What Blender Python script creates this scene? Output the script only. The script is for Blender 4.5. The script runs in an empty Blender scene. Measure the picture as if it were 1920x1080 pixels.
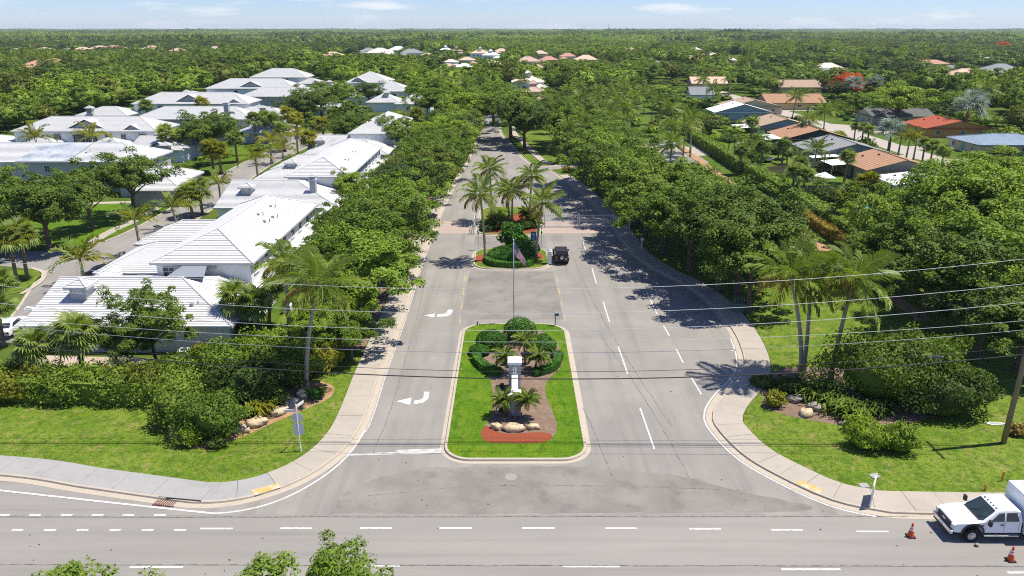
import bpy, bmesh, math, random
import numpy as np
from mathutils import Vector, Matrix, Euler

R = math.radians
rng = np.random.default_rng(7)
random.seed(7)
sc = bpy.context.scene
COL = sc.collection

# ------------------------------------------------------------------ camera
CAM_H, PITCH, FPX = 28.4, R(19.47), 1380.0          # drone 28 m above the junction
cam = bpy.data.cameras.new('camera')
cam.sensor_width = 36.0
cam.lens = 36.0 * FPX / 1920.0
cam.clip_start, cam.clip_end = 0.5, 60000.0
cam_o = bpy.data.objects.new('camera', cam)
COL.objects.link(cam_o)
cam_o.location = (0, 0, CAM_H)
cam_o.rotation_euler = (R(90) - PITCH, R(0.0), 0)
sc.camera = cam_o

# ------------------------------------------------------------------ light
SUN_EL = R(68)
SUN_AZ = Vector((0.985, 0.17, 0)).normalized()       # horizontal direction towards the sun
world = bpy.data.worlds.new('World')
sc.world = world
world.use_nodes = True
wn, wl = world.node_tree.nodes, world.node_tree.links
wn.clear()
sky = wn.new('ShaderNodeTexSky'); sky.sky_type = 'NISHITA'; sky.sun_disc = False
sky.sun_elevation = SUN_EL
sky.sun_rotation = math.atan2(SUN_AZ.x, SUN_AZ.y)
sky.air_density = 1.0; sky.dust_density = 0.0; sky.ozone_density = 4.0; sky.altitude = 0
bg = wn.new('ShaderNodeBackground'); bg.inputs['Strength'].default_value = 0.08
wout = wn.new('ShaderNodeOutputWorld')
# thin fair-weather cloud: noise on the sky direction, flattened
tcw = wn.new('ShaderNodeTexCoord'); mpw = wn.new('ShaderNodeMapping')
mpw.inputs['Scale'].default_value = (5.0, 5.0, 34.0)
nzw = wn.new('ShaderNodeTexNoise'); nzw.inputs['Scale'].default_value = 1.6
nzw.inputs['Detail'].default_value = 6; nzw.inputs['Roughness'].default_value = 0.55
rpw = wn.new('ShaderNodeValToRGB')
rpw.color_ramp.elements[0].position = 0.54; rpw.color_ramp.elements[0].color = (0, 0, 0, 1)
rpw.color_ramp.elements[1].position = 0.70; rpw.color_ramp.elements[1].color = (0.75, 0.75, 0.75, 1)
mxw = wn.new('ShaderNodeMix'); mxw.data_type = 'RGBA'
mxw.inputs[7].default_value = (8.6, 8.7, 8.9, 1)
wl.new(tcw.outputs['Generated'], mpw.inputs['Vector']); wl.new(mpw.outputs[0], nzw.inputs['Vector'])
wl.new(nzw.outputs[0], rpw.inputs[0]); wl.new(rpw.outputs[0], mxw.inputs[0])
tnt = wn.new('ShaderNodeMix'); tnt.data_type = 'RGBA'; tnt.blend_type = 'MULTIPLY'; tnt.inputs[0].default_value = 1.0; tnt.inputs[7].default_value = (0.74, 0.885, 1.30, 1)
wl.new(sky.outputs[0], tnt.inputs[6]); wl.new(tnt.outputs[2], mxw.inputs[6]); wl.new(mxw.outputs[2], bg.inputs['Color'])
wl.new(bg.outputs[0], wout.inputs['Surface'])

sun = bpy.data.lights.new('sun', 'SUN')
sun.energy = 5.0; sun.angle = R(0.53); sun.color = (1.0, 0.94, 0.83)
sun_o = bpy.data.objects.new('sun', sun); COL.objects.link(sun_o)
d = Vector((SUN_AZ.x * math.cos(SUN_EL), SUN_AZ.y * math.cos(SUN_EL), math.sin(SUN_EL)))
sun_o.rotation_euler = d.to_track_quat('Z', 'Y').to_euler()
sun_o.location = (60, 40, 120)

sc.view_settings.view_transform = 'Standard'
sc.view_settings.look = 'None'
sc.view_settings.exposure = 0.55
sc.view_settings.gamma = 1.0
sc.view_settings.use_curve_mapping = False
sc.render.engine = 'CYCLES'
sc.cycles.use_denoising = False
sc.cycles.filter_width = 1.1
sc.cycles.max_bounces = 6
sc.cycles.diffuse_bounces = 3
sc.cycles.glossy_bounces = 2
sc.cycles.transmission_bounces = 3
sc.cycles.transparent_max_bounces = 4
sc.cycles.volume_bounces = 0
sc.cycles.caustics_reflective = False
sc.cycles.caustics_refractive = False

# ------------------------------------------------------------------ surveying: where a sight line of the drone meets height z
def P(u, v, z=0.0):
    dx, dy = (u - 960.0) / FPX, (540.0 - v) / FPX
    fy, fz = math.cos(PITCH) + dy * math.sin(PITCH), -math.sin(PITCH) + dy * math.cos(PITCH)
    t = (z - CAM_H) / fz
    return (dx * t, fy * t)
def P3(u, v, z=0.0, zz=None):
    x, y = P(u, v, z)
    return Vector((x, y, z if zz is None else zz))

# ------------------------------------------------------------------ materials
MATS = {}
def _new(name):
    m = bpy.data.materials.new(name); m.use_nodes = True
    n, l = m.node_tree.nodes, m.node_tree.links
    b = n['Principled BSDF']
    MATS[name] = m
    return m, n, l, b
def rgb(c):
    return (c[0], c[1], c[2], 1.0)
def mat(name, c1, c2=None, scale=2.0, rough=0.75, bump=0.0, bscale=20.0, metal=0.0, spec=0.35, detail=5.0, coat=0.0, contrast=(0.3, 0.7), stretch=None):
    if name in MATS: return MATS[name]
    m, n, l, b = _new(name)
    b.inputs['Roughness'].default_value = rough
    b.inputs['Metallic'].default_value = metal
    b.inputs['Specular IOR Level'].default_value = spec
    if coat: b.inputs['Coat Weight'].default_value = coat; b.inputs['Coat Roughness'].default_value = 0.06
    tc = n.new('ShaderNodeTexCoord'); vec = tc.outputs['Object']
    if stretch:
        mp = n.new('ShaderNodeMapping'); mp.inputs['Scale'].default_value = stretch
        l.new(vec, mp.inputs['Vector']); vec = mp.outputs[0]
    if c2 is None:
        c2 = tuple(x * 0.86 for x in c1)
    nz = n.new('ShaderNodeTexNoise'); nz.inputs['Scale'].default_value = scale; nz.inputs['Detail'].default_value = detail
    nz.inputs['Roughness'].default_value = 0.62
    rp = n.new('ShaderNodeValToRGB')
    rp.color_ramp.elements[0].position = contrast[0]; rp.color_ramp.elements[0].color = rgb(c2)
    rp.color_ramp.elements[1].position = contrast[1]; rp.color_ramp.elements[1].color = rgb(c1)
    l.new(vec, nz.inputs['Vector']); l.new(nz.outputs[0], rp.inputs[0]); l.new(rp.outputs[0], b.inputs['Base Color'])
    if bump:
        bz = n.new('ShaderNodeTexNoise'); bz.inputs['Scale'].default_value = bscale; bz.inputs['Detail'].default_value = 4
        bp = n.new('ShaderNodeBump'); bp.inputs['Strength'].default_value = bump; bp.inputs['Distance'].default_value = 0.05
        l.new(vec, bz.inputs['Vector']); l.new(bz.outputs[0], bp.inputs['Height']); l.new(bp.outputs[0], b.inputs['Normal'])
    return m

def layered(name, base, layers, rough=0.85, bump=0.0, bscale=30.0, spec=0.25):
    """base colour, then noise layers (colour, scale, lo, hi, amount, stretch) mixed on top: stains, wear, patches"""
    m, n, l, b = _new(name)
    b.inputs['Roughness'].default_value = rough; b.inputs['Specular IOR Level'].default_value = spec
    tc = n.new('ShaderNodeTexCoord')
    prev = None
    for i, (c, s, lo, hi, amt, st) in enumerate(layers):
        mp = n.new('ShaderNodeMapping'); mp.inputs['Scale'].default_value = st or (1, 1, 1)
        mp.inputs['Location'].default_value = (17.3 * i, 5.1 * i, 0)
        nz = n.new('ShaderNodeTexNoise'); nz.inputs['Scale'].default_value = s; nz.inputs['Detail'].default_value = 6
        nz.inputs['Roughness'].default_value = 0.6
        mr = n.new('ShaderNodeMapRange'); mr.inputs[1].default_value = lo; mr.inputs[2].default_value = hi
        mr.inputs[3].default_value = 0; mr.inputs[4].default_value = amt
        mx = n.new('ShaderNodeMix'); mx.data_type = 'RGBA'
        l.new(tc.outputs['Object'], mp.inputs[0]); l.new(mp.outputs[0], nz.inputs['Vector'])
        l.new(nz.outputs[0], mr.inputs[0]); l.new(mr.outputs[0], mx.inputs[0])
        if prev is None: mx.inputs[6].default_value = rgb(base)
        else: l.new(prev, mx.inputs[6])
        mx.inputs[7].default_value = rgb(c)
        prev = mx.outputs[2]
    l.new(prev, b.inputs['Base Color'])
    if bump:
        bz = n.new('ShaderNodeTexNoise'); bz.inputs['Scale'].default_value = bscale; bz.inputs['Detail'].default_value = 5
        bp = n.new('ShaderNodeBump'); bp.inputs['Strength'].default_value = bump; bp.inputs['Distance'].default_value = 0.06
        l.new(tc.outputs['Object'], bz.inputs['Vector']); l.new(bz.outputs[0], bp.inputs['Height']); l.new(bp.outputs[0], b.inputs['Normal'])
    return m

def leafmat(name, dark, light, trans=0.2, rough=0.6, obj_amt=0.5, spec=0.16):
    """leaf: tone differs from leaf to leaf and from plant to plant; some light comes through"""
    m, n, l, b = _new(name)
    b.inputs['Roughness'].default_value = rough; b.inputs['Specular IOR Level'].default_value = spec
    geo = n.new('ShaderNodeNewGeometry'); oi = n.new('ShaderNodeObjectInfo')
    m1 = n.new('ShaderNodeMath'); m1.operation = 'MULTIPLY'; m1.inputs[1].default_value = 1 - obj_amt
    m2 = n.new('ShaderNodeMath'); m2.operation = 'MULTIPLY_ADD'; m2.inputs[1].default_value = obj_amt
    l.new(geo.outputs['Random Per Island'], m1.inputs[0]); l.new(oi.outputs['Random'], m2.inputs[0]); l.new(m1.outputs[0], m2.inputs[2])
    rp = n.new('ShaderNodeValToRGB')
    rp.color_ramp.elements[0].position = 0.08; rp.color_ramp.elements[0].color = rgb(dark)
    rp.color_ramp.elements[1].position = 0.95; rp.color_ramp.elements[1].color = rgb(light)
    l.new(m2.outputs[0], rp.inputs[0]); l.new(rp.outputs[0], b.inputs['Base Color'])
    tr = n.new('ShaderNodeBsdfTranslucent'); mx = n.new('ShaderNodeMixShader'); mx.inputs[0].default_value = trans
    br = n.new('ShaderNodeMix'); br.data_type = 'RGBA'; br.blend_type = 'MULTIPLY'; br.inputs[0].default_value = 1
    br.inputs[7].default_value = (1.5, 1.6, 0.6, 1)
    l.new(rp.outputs[0], br.inputs[6]); l.new(br.outputs[2], tr.inputs['Color'])
    l.new(b.outputs[0], mx.inputs[1]); l.new(tr.outputs[0], mx.inputs[2]); l.new(mx.outputs[0], n['Material Output'].inputs[0])
    return m

ASPH = (0.220, 0.206, 0.187)
layered('asphalt', ASPH, [((0.28, 0.26, 0.23), 0.16, 0.42, 0.66, 0.8, None), ((0.13, 0.122, 0.112), 0.9, 0.48, 0.72, 0.5, (1, 0.03, 1)), ((0.235, 0.215, 0.19), 1.4, 0.5, 0.7, 0.45, (1, 0.05, 1)), ((0.12, 0.112, 0.105), 0.35, 0.55, 0.75, 0.4, (1, 0.25, 1)),
    ((0.13, 0.125, 0.12), 1.1, 0.62, 0.8, 0.5, None), ((0.29, 0.28, 0.265), 45, 0.5, 0.7, 0.5, None), ((0.12, 0.12, 0.12), 60, 0.58, 0.75, 0.5, None)], bump=0.25, bscale=60)
layered('asphalt_street', (0.226, 0.212, 0.193), [((0.28, 0.26, 0.235), 0.22, 0.42, 0.68, 0.7, (0.15, 1, 1)), ((0.135, 0.126, 0.115), 0.9, 0.48, 0.72, 0.5, (0.03, 1, 1)), ((0.24, 0.22, 0.195), 1.3, 0.5, 0.7, 0.4, (0.04, 1, 1)),
    ((0.13, 0.125, 0.12), 1.7, 0.66, 0.82, 0.5, None), ((0.31, 0.30, 0.285), 45, 0.5, 0.7, 0.5, None), ((0.13, 0.13, 0.13), 60, 0.58, 0.75, 0.5, None)], bump=0.25, bscale=60)
layered('asphalt_patch', (0.175, 0.16, 0.143), [((0.24, 0.222, 0.196), 0.28, 0.42, 0.66, 0.9, None), ((0.105, 0.098, 0.09), 0.55, 0.54, 0.74, 0.7, None), ((0.28, 0.25, 0.21), 0.7, 0.6, 0.72, 0.45, None),
    ((0.24, 0.23, 0.215), 40, 0.5, 0.7, 0.5, None), ((0.10, 0.10, 0.10), 55, 0.58, 0.75, 0.5, None)], bump=0.25, bscale=60)
layered('concrete', (0.35, 0.312, 0.262), [((0.28, 0.25, 0.21), 0.35, 0.48, 0.72, 0.7, None), ((0.25, 0.225, 0.19), 1.6, 0.55, 0.78, 0.5, None), ((0.46, 0.42, 0.37), 22, 0.5, 0.75, 0.5, None)], bump=0.15, bscale=40)
layered('concrete_grey', (0.29, 0.285, 0.275), [((0.24, 0.235, 0.225), 0.4, 0.45, 0.7, 0.7, None), ((0.20, 0.195, 0.185), 1.4, 0.55, 0.75, 0.6, None), ((0.42, 0.41, 0.39), 22, 0.5, 0.75, 0.5, None)], bump=0.15, bscale=40)
layered('kerb_concrete', (0.38, 0.33, 0.265), [((0.30, 0.26, 0.2), 0.9, 0.5, 0.75, 0.65, None), ((0.60, 0.55, 0.47), 15, 0.5, 0.75, 0.5, None)], bump=0.15, bscale=40)
layered('kerb_stained', (0.36, 0.33, 0.28), [((0.20, 0.18, 0.155), 0.8, 0.45, 0.7, 0.7, None), ((0.45, 0.42, 0.37), 15, 0.5, 0.75, 0.5, None)], bump=0.15, bscale=40)
layered('paint_white', (0.58, 0.57, 0.54), [((0.30, 0.28, 0.25), 5.0, 0.47, 0.66, 0.8, None), ((0.30, 0.29, 0.28), 40, 0.66, 0.8, 0.6, None)])
layered('paint_worn', (0.48, 0.47, 0.45), [((0.26, 0.25, 0.24), 3.0, 0.45, 0.62, 0.9, (0.3, 1, 1)), ((0.25, 0.24, 0.23), 30, 0.55, 0.75, 0.6, None)])
layered('paint_yellow', (0.50, 0.38, 0.12), [((0.24, 0.22, 0.19), 4.0, 0.38, 0.58, 0.95, None)])
layered('pad_yellow', (0.50, 0.32, 0.10), [((0.50, 0.45, 0.38), 2.2, 0.47, 0.62, 0.95, None)])
layered('lawn', (0.098, 0.165, 0.010), [((0.16, 0.215, 0.026), 0.22, 0.40, 0.62, 0.9, None), ((0.21, 0.20, 0.05), 0.42, 0.54, 0.70, 0.8, None), ((0.26, 0.205, 0.085), 1.1, 0.54, 0.68, 0.75, None), ((0.045, 0.10, 0.008), 0.9, 0.50, 0.66, 0.75, None),
    ((0.035, 0.085, 0.006), 3.2, 0.48, 0.62, 0.7, None), ((0.20, 0.22, 0.035), 4.5, 0.55, 0.68, 0.6, None), ((0.025, 0.06, 0.005), 9, 0.5, 0.62, 0.7, None), ((0.22, 0.25, 0.05), 11, 0.56, 0.68, 0.5, None)], rough=0.9, bump=1.0, bscale=8, spec=0.1)
layered('lawn_lush', (0.072, 0.155, 0.005), [((0.12, 0.19, 0.011), 0.3, 0.40, 0.62, 0.85, None), ((0.17, 0.18, 0.035), 0.9, 0.56, 0.72, 0.7, None), ((0.035, 0.095, 0.004), 1.6, 0.5, 0.64, 0.75, (1, .6, 1)),
    ((0.15, 0.20, 0.025), 4.0, 0.54, 0.68, 0.6, None), ((0.025, 0.07, 0.004), 7, 0.5, 0.62, 0.7, None)], rough=0.9, bump=1.0, bscale=8, spec=0.1)
layered('ground', (0.065, 0.11, 0.014), [((0.095, 0.14, 0.02), 0.06, 0.45, 0.65, 0.9, None), ((0.12, 0.105, 0.05), 0.11, 0.56, 0.72, 0.7, None), ((0.035, 0.065, 0.01), 0.5, 0.5, 0.7, 0.6, None)], rough=0.95, spec=0.05)
layered('mulch_red', (0.27, 0.065, 0.03), [((0.33, 0.11, 0.06), 18, 0.45, 0.65, 0.8, None), ((0.14, 0.04, 0.02), 30, 0.52, 0.68, 0.8, None)], bump=1.0, bscale=40, spec=0.1)
layered('mulch_brown', (0.225, 0.155, 0.115), [((0.30, 0.225, 0.175), 2, 0.45, 0.65, 0.7, None), ((0.10, 0.05, 0.035), 26, 0.5, 0.68, 0.8, None)], bump=1.0, bscale=40, spec=0.1)
layered('bare_earth', (0.36, 0.22, 0.12), [((0.20, 0.12, 0.06), 2, 0.45, 0.65, 0.7, None), ((0.45, 0.31, 0.18), 14, 0.5, 0.68, 0.6, None)], bump=0.6, bscale=40, spec=0.1)
layered('rock', (0.50, 0.40, 0.26), [((0.28, 0.21, 0.13), 2.2, 0.48, 0.66, 0.85, None), ((0.62, 0.54, 0.40), 8, 0.5, 0.72, 0.5, None)], bump=0.8, bscale=8, spec=0.15)
layered('rock_grey', (0.30, 0.27, 0.22), [((0.15, 0.13, 0.10), 2.2, 0.48, 0.66, 0.85, None), ((0.45, 0.41, 0.34), 6, 0.5, 0.72, 0.6, None)], bump=0.8, bscale=8, spec=0.15)
layered('roof_white', (0.53, 0.53, 0.52), [((0.46, 0.46, 0.45), 0.5, 0.45, 0.72, 0.6, None), ((0.37, 0.37, 0.35), 2.0, 0.52, 0.75, 0.5, (1, 1, 0.3))], rough=0.55, spec=0.4)
layered('roof_tarp', (0.50, 0.53, 0.56), [((0.34, 0.37, 0.42), 0.6, 0.45, 0.6, 0.9, None)], rough=0.5)
mat('roof_cap', (0.60, 0.80, 0.79), (0.68, 0.68, 0.67), 3, rough=0.6)
mat('wall_white', (0.74, 0.76, 0.77), (0.66, 0.68, 0.69), 1.5, rough=0.8)
mat('wall_grey', (0.40, 0.41, 0.42), (0.35, 0.36, 0.37), 1.5, rough=0.85)
mat('trim_white', (0.80, 0.80, 0.79), (0.72, 0.72, 0.71), 4, rough=0.5)
mat('glass_dark', (0.035, 0.045, 0.06), (0.02, 0.025, 0.035), 1, rough=0.08, spec=0.6)
mat('shutter_dark', (0.02, 0.025, 0.045), None, rough=0.5)
mat('steel_grey', (0.34, 0.36, 0.38), (0.28, 0.30, 0.32), 6, rough=0.45, metal=0.4)
mat('steel_dark', (0.10, 0.105, 0.11), None, 6, rough=0.5, metal=0.3)
mat('black_plastic', (0.018, 0.018, 0.02), None, 8, rough=0.5)
mat('rubber', (0.022, 0.022, 0.023), (0.014, 0.014, 0.014), 12, rough=0.85, spec=0.2)
mat('alu', (0.62, 0.64, 0.66), (0.55, 0.57, 0.6), 8, rough=0.35, metal=0.7)
mat('paint_gate', (0.72, 0.74, 0.76), None, 6, rough=0.45)
mat('wood_pole', (0.30, 0.24, 0.16), (0.16, 0.13, 0.085), 2.0, rough=0.9, bump=0.6, bscale=6, stretch=(6, 6, 0.5))
mat('wood_fence', (0.24, 0.17, 0.11), (0.15, 0.11, 0.075), 2.0, rough=0.9, stretch=(6, 6, 0.5))
mat('bark', (0.17, 0.13, 0.095), (0.085, 0.065, 0.05), 3.0, rough=0.95, bump=0.7, bscale=9, spec=0.1)
mat('bark_palm', (0.44, 0.39, 0.31), (0.26, 0.22, 0.17), 2.5, rough=0.9, bump=0.7, bscale=7, spec=0.1, stretch=(0.6, 0.6, 4))
mat('bark_sabal', (0.30, 0.22, 0.14), (0.13, 0.09, 0.06), 3.5, rough=0.95, bump=0.9, bscale=7, spec=0.1)
leafmat('leaf_oak', (0.044, 0.080, 0.010), (0.185, 0.265, 0.032))
leafmat('leaf_mid', (0.060, 0.110, 0.009), (0.222, 0.32, 0.030))
leafmat('leaf_bright', (0.085, 0.15, 0.009), (0.27, 0.37, 0.030))
leafmat('leaf_hedge', (0.06, 0.115, 0.012), (0.20, 0.28, 0.036), trans=0.2)
leafmat('leaf_dark', (0.032, 0.062, 0.012), (0.105, 0.155, 0.026), trans=0.2)
leafmat('leaf_topiary', (0.025, 0.085, 0.008), (0.07, 0.18, 0.018), trans=0.15)
leafmat('leaf_palm', (0.08, 0.13, 0.02), (0.24, 0.30, 0.05), trans=0.3, rough=0.5, spec=.25)
leafmat('leaf_sabal', (0.085, 0.13, 0.025), (0.25, 0.31, 0.07), trans=0.3, rough=0.5, spec=.25)
leafmat('leaf_gold', (0.11, 0.13, 0.012), (0.30, 0.29, 0.035), trans=0.35, rough=0.4)
leafmat('leaf_dry', (0.22, 0.15, 0.03), (0.36, 0.28, 0.07), trans=0.35, rough=0.5)
leafmat('leaf_silver', (0.13, 0.175, 0.165), (0.26, 0.32, 0.30), trans=0.15)
leafmat('leaf_flame', (0.45, 0.055, 0.01), (0.62, 0.12, 0.015), trans=0.3)
leafmat('leaf_olive', (0.085, 0.11, 0.012), (0.20, 0.23, 0.03))

# ------------------------------------------------------------------ mesh helpers
def np_mesh(name, V, F, material=None, smooth=False):
    V = np.asarray(V, np.float32).reshape(-1, 3); F = np.asarray(F, np.int32)
    me = bpy.data.meshes.new(name)
    nf, k = F.shape
    me.vertices.add(len(V)); me.vertices.foreach_set('co', V.ravel())
    me.loops.add(nf * k); me.loops.foreach_set('vertex_index', F.ravel())
    me.polygons.add(nf); me.polygons.foreach_set('loop_start', np.arange(0, nf * k, k, dtype=np.int32))
    if smooth: me.polygons.foreach_set('use_smooth', np.ones(nf, bool))
    me.update(calc_edges=True)
    if material: me.materials.append(MATS[material])
    return me

class MB:
    """collects faces for ONE mesh"""
    def __init__(s): s.v, s.f, s.m = [], [], []
    def face(s, pts, mi=0):
        i = len(s.v); s.v += [tuple(p) for p in pts]; s.f.append(tuple(range(i, i + len(pts)))); s.m.append(mi)
    def box(s, c, size, rz=0.0, mi=0, taper=1.0):
        x, y, z = size[0] / 2, size[1] / 2, size[2] / 2
        ca, sa = math.cos(rz), math.sin(rz); q = []
        for dz, t in ((-z, 1.0), (z, taper)):
            for dx, dy in ((-x, -y), (x, -y), (x, y), (-x, y)):
                dx *= t; dy *= t
                q.append((c[0] + dx * ca - dy * sa, c[1] + dx * sa + dy * ca, c[2] + dz))
        i = len(s.v); s.v += q
        for f in ((3, 2, 1, 0), (4, 5, 6, 7), (0, 1, 5, 4), (1, 2, 6, 5), (2, 3, 7, 6), (3, 0, 4, 7)):
            s.f.append(tuple(i + k for k in f)); s.m.append(mi)
    def tube(s, pts, rad, n=8, mi=0, cap=True):
        pts = [Vector(p) for p in pts]
        rr = rad if hasattr(rad, '__len__') else [rad] * len(pts)
        i0 = len(s.v); side = None
        for k, p in enumerate(pts):
            t = (pts[min(k + 1, len(pts) - 1)] - pts[max(k - 1, 0)]).normalized()
            if side is None: side = t.orthogonal().normalized()
            side = (side - t * side.dot(t)).normalized(); b = t.cross(side)
            for j in range(n):
                a = 2 * math.pi * j / n
                s.v.append(tuple(p + (side * math.cos(a) + b * math.sin(a)) * rr[k]))
        for k in range(len(pts) - 1):
            for j in range(n):
                a, b2 = i0 + k * n + j, i0 + k * n + (j + 1) % n
                s.f.append((a, b2, b2 + n, a + n)); s.m.append(mi)
        if cap:
            s.f.append(tuple(i0 + j for j in range(n))[::-1]); s.m.append(mi)
            e = i0 + (len(pts) - 1) * n
            s.f.append(tuple(e + j for j in range(n))); s.m.append(mi)
    def prism(s, poly, z0, z1, mi=0, bottom=True):
        n = len(poly); i = len(s.v)
        s.v += [(p[0], p[1], z0) for p in poly] + [(p[0], p[1], z1) for p in poly]
        s.f.append(tuple(range(i + n, i + 2 * n))); s.m.append(mi)
        if bottom: s.f.append(tuple(range(i + n - 1, i - 1, -1))); s.m.append(mi)
        for k in range(n):
            a, b = i + k, i + (k + 1) % n
            s.f.append((a, b, b + n, a + n)); s.m.append(mi)
    def lathe(s, prof, c=(0, 0, 0), n=20, mi=0):
        i0 = len(s.v)
        for r, z in prof:
            for j in range(n):
                a = 2 * math.pi * j / n; s.v.append((c[0] + r * math.cos(a), c[1] + r * math.sin(a), c[2] + z))
        for k in range(len(prof) - 1):
            for j in range(n):
                a, b = i0 + k * n + j, i0 + k * n + (j + 1) % n
                s.f.append((a, b, b + n, a + n)); s.m.append(mi)
    def mesh(s, name, mats, smooth=False):
        me = bpy.data.meshes.new(name)
        me.from_pydata(s.v, [], s.f)
        for m in ([mats] if isinstance(mats, str) else mats): me.materials.append(MATS[m])
        if any(s.m): me.polygons.foreach_set('material_index', s.m)
        if smooth: me.polygons.foreach_set('use_smooth', [True] * len(s.f))
        me.update(calc_edges=True)
        return me
    def build(s, name, mats, parent=None, smooth=False, bevel=0.0):
        o = put(name, s.mesh(name, mats, smooth), parent)
        if bevel:
            md = o.modifiers.new('edge', 'BEVEL'); md.width = bevel; md.segments = 2; md.limit_method = 'ANGLE'
        return o

def put(name, me, parent=None, loc=None, rot=None, scale=None):
    o = bpy.data.objects.new(name, me); COL.objects.link(o)
    if parent: o.parent = parent
    if loc is not None: o.location = loc
    if rot is not None: o.rotation_euler = rot
    if scale is not None: o.scale = scale
    return o
def tag(o, label, cat, group=None):
    o['label'] = label; o['category'] = cat
    if group: o['group'] = group
    return o
def thing(name, label, cat, loc=(0, 0, 0), rz=0.0, group=None):
    o = put(name, None, None, loc, (0, 0, rz)); o.empty_display_size = 0.3
    return tag(o, label, cat, group)
def struct(o, kind='structure'):
    o['kind'] = kind
    return o
def copy_tree(o, loc=None, rz=None, label=None, parent=None, scale=None):
    c = o.copy(); COL.objects.link(c)
    if parent is not None: c.parent = parent
    for ch in o.children: copy_tree(ch, parent=c)
    if loc is not None: c.location = loc
    if rz is not None: c.rotation_euler = (0, 0, rz)
    if scale is not None: c.scale = scale
    if label: c['label'] = label
    return c
def spline(pts, step=0.8):
    """Catmull-Rom through the points, resampled evenly"""
    p = [Vector((q[0], q[1])) for q in pts]
    p = [p[0] * 2 - p[1]] + p + [p[-1] * 2 - p[-2]]
    out = []
    for i in range(1, len(p) - 2):
        L = max(2, int((p[i + 1] - p[i]).length / step * 2))
        for k in range(L):
            t = k / L
            out.append(0.5 * ((2 * p[i]) + (-p[i - 1] + p[i + 1]) * t + (2 * p[i - 1] - 5 * p[i] + 4 * p[i + 1] - p[i + 2]) * t * t
                       + (-p[i - 1] + 3 * p[i] - 3 * p[i + 1] + p[i + 2]) * t ** 3))
    out.append(p[-2])
    res, acc = [out[0]], 0.0
    for a, b in zip(out, out[1:]):
        acc += (b - a).length
        if acc >= step: res.append(b); acc = 0.0
    if (res[-1] - out[-1]).length > 0.05: res.append(out[-1])
    return res
def offset(line, d):
    """moved to the left of the walking direction by d"""
    res = []
    for i, p in enumerate(line):
        t = (line[min(i + 1, len(line) - 1)] - line[max(i - 1, 0)]).normalized()
        res.append(p + Vector((-t.y, t.x)) * d)
    return res
def tri_sheet(name, poly, z, material, parent=None):
    """flat sheet from one outline (any simple polygon)"""
    bm = bmesh.new()
    vs = [bm.verts.new((p[0], p[1], z)) for p in poly]
    f = bm.faces.new(vs); f.normal_update()
    if f.normal.z < 0: f.normal_flip()
    bmesh.ops.triangulate(bm, faces=[f])
    me = bpy.data.meshes.new(name); bm.to_mesh(me); bm.free()
    me.materials.append(MATS[material])
    return put(name, me, parent)
def inside(poly, x, y):
    c = False; j = len(poly) - 1
    for i in range(len(poly)):
        xi, yi = poly[i][0], poly[i][1]; xj, yj = poly[j][0], poly[j][1]
        if (yi > y) != (yj > y) and x < (xj - xi) * (y - yi) / (yj - yi + 1e-12) + xi: c = not c
        j = i
    return c
def rrect(x0, x1, y0, y1, r, n=8):
    out = []
    rs = r if hasattr(r, '__len__') else (r,) * 4
    for cx, cy, a0, q in ((x1, y1, 0, rs[0]), (x0, y1, 90, rs[1]), (x0, y0, 180, rs[2]), (x1, y0, 270, rs[3])):
        sx = -1 if cx == x1 else 1; sy = -1 if cy == y1 else 1
        for k in range(n + 1):
            a = R(a0 + 90 * k / n)
            out.append((cx + sx * q + q * math.cos(a), cy + sy * q + q * math.sin(a)))
    return out
_ones = 'first second third fourth fifth sixth seventh eighth ninth tenth eleventh twelfth thirteenth fourteenth fifteenth sixteenth seventeenth eighteenth nineteenth'.split()
_tens = [('twent', 'twenty'), ('thirt', 'thirty'), ('fort', 'forty'), ('fift', 'fifty'), ('sixt', 'sixty'), ('sevent', 'seventy'), ('eight', 'eighty'), ('ninet', 'ninety')]
ORD = list(_ones)
for _a, _b in _tens: ORD += [_a + 'ieth'] + [_b + '-' + _o for _o in _ones[:9]]
# ================================================================== the setting: ground, roads, kerbs, pavements
S = 11500.0
g = tri_sheet('ground', [(-S, -200), (S, -200), (S, S), (-S, S)], 0.0, 'ground'); struct(g)

KERB_L = spline([(-110, 49.0), (-75, 46.2), (-50, 44.0), P(0, 893), P(150, 915), P(290, 935), P(380, 945), P(470, 934), P(560, 903), P(628, 860), P(668, 815), P(689, 770),
                 P(712, 700), P(735, 640), P(760, 570), P(782, 500), P(800, 455), P(822, 402), P(850, 345), P(877, 300), P(893, 262), (-10.2, 230), (-11.5, 260), (-16, 320), (-24, 400)])
KERB_R = spline([P(1030, 319), P(1052, 332), P(1090, 362), P(1130, 402), P(1160, 440), P(1185, 475), P(1230, 507), P(1290, 538), P(1335, 572), P(1368, 612), P(1388, 650),
                 P(1395, 685), P(1384, 712), P(1349, 750), P(1335, 782), P(1350, 812), P(1400, 860), P(1480, 905), P(1560, 940), P(1640, 958), P(1720, 965), (38, 38.0), (70, 37.5), (110, 37)])
KERB_N = spline([(-17.5, 400), (-9, 320), (-4.5, 262), P(940, 247), P(957, 268), P(978, 292), P(1000, 308), P(1040, 311), (16, 171.5), (30, 174), (44, 176)])

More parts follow.
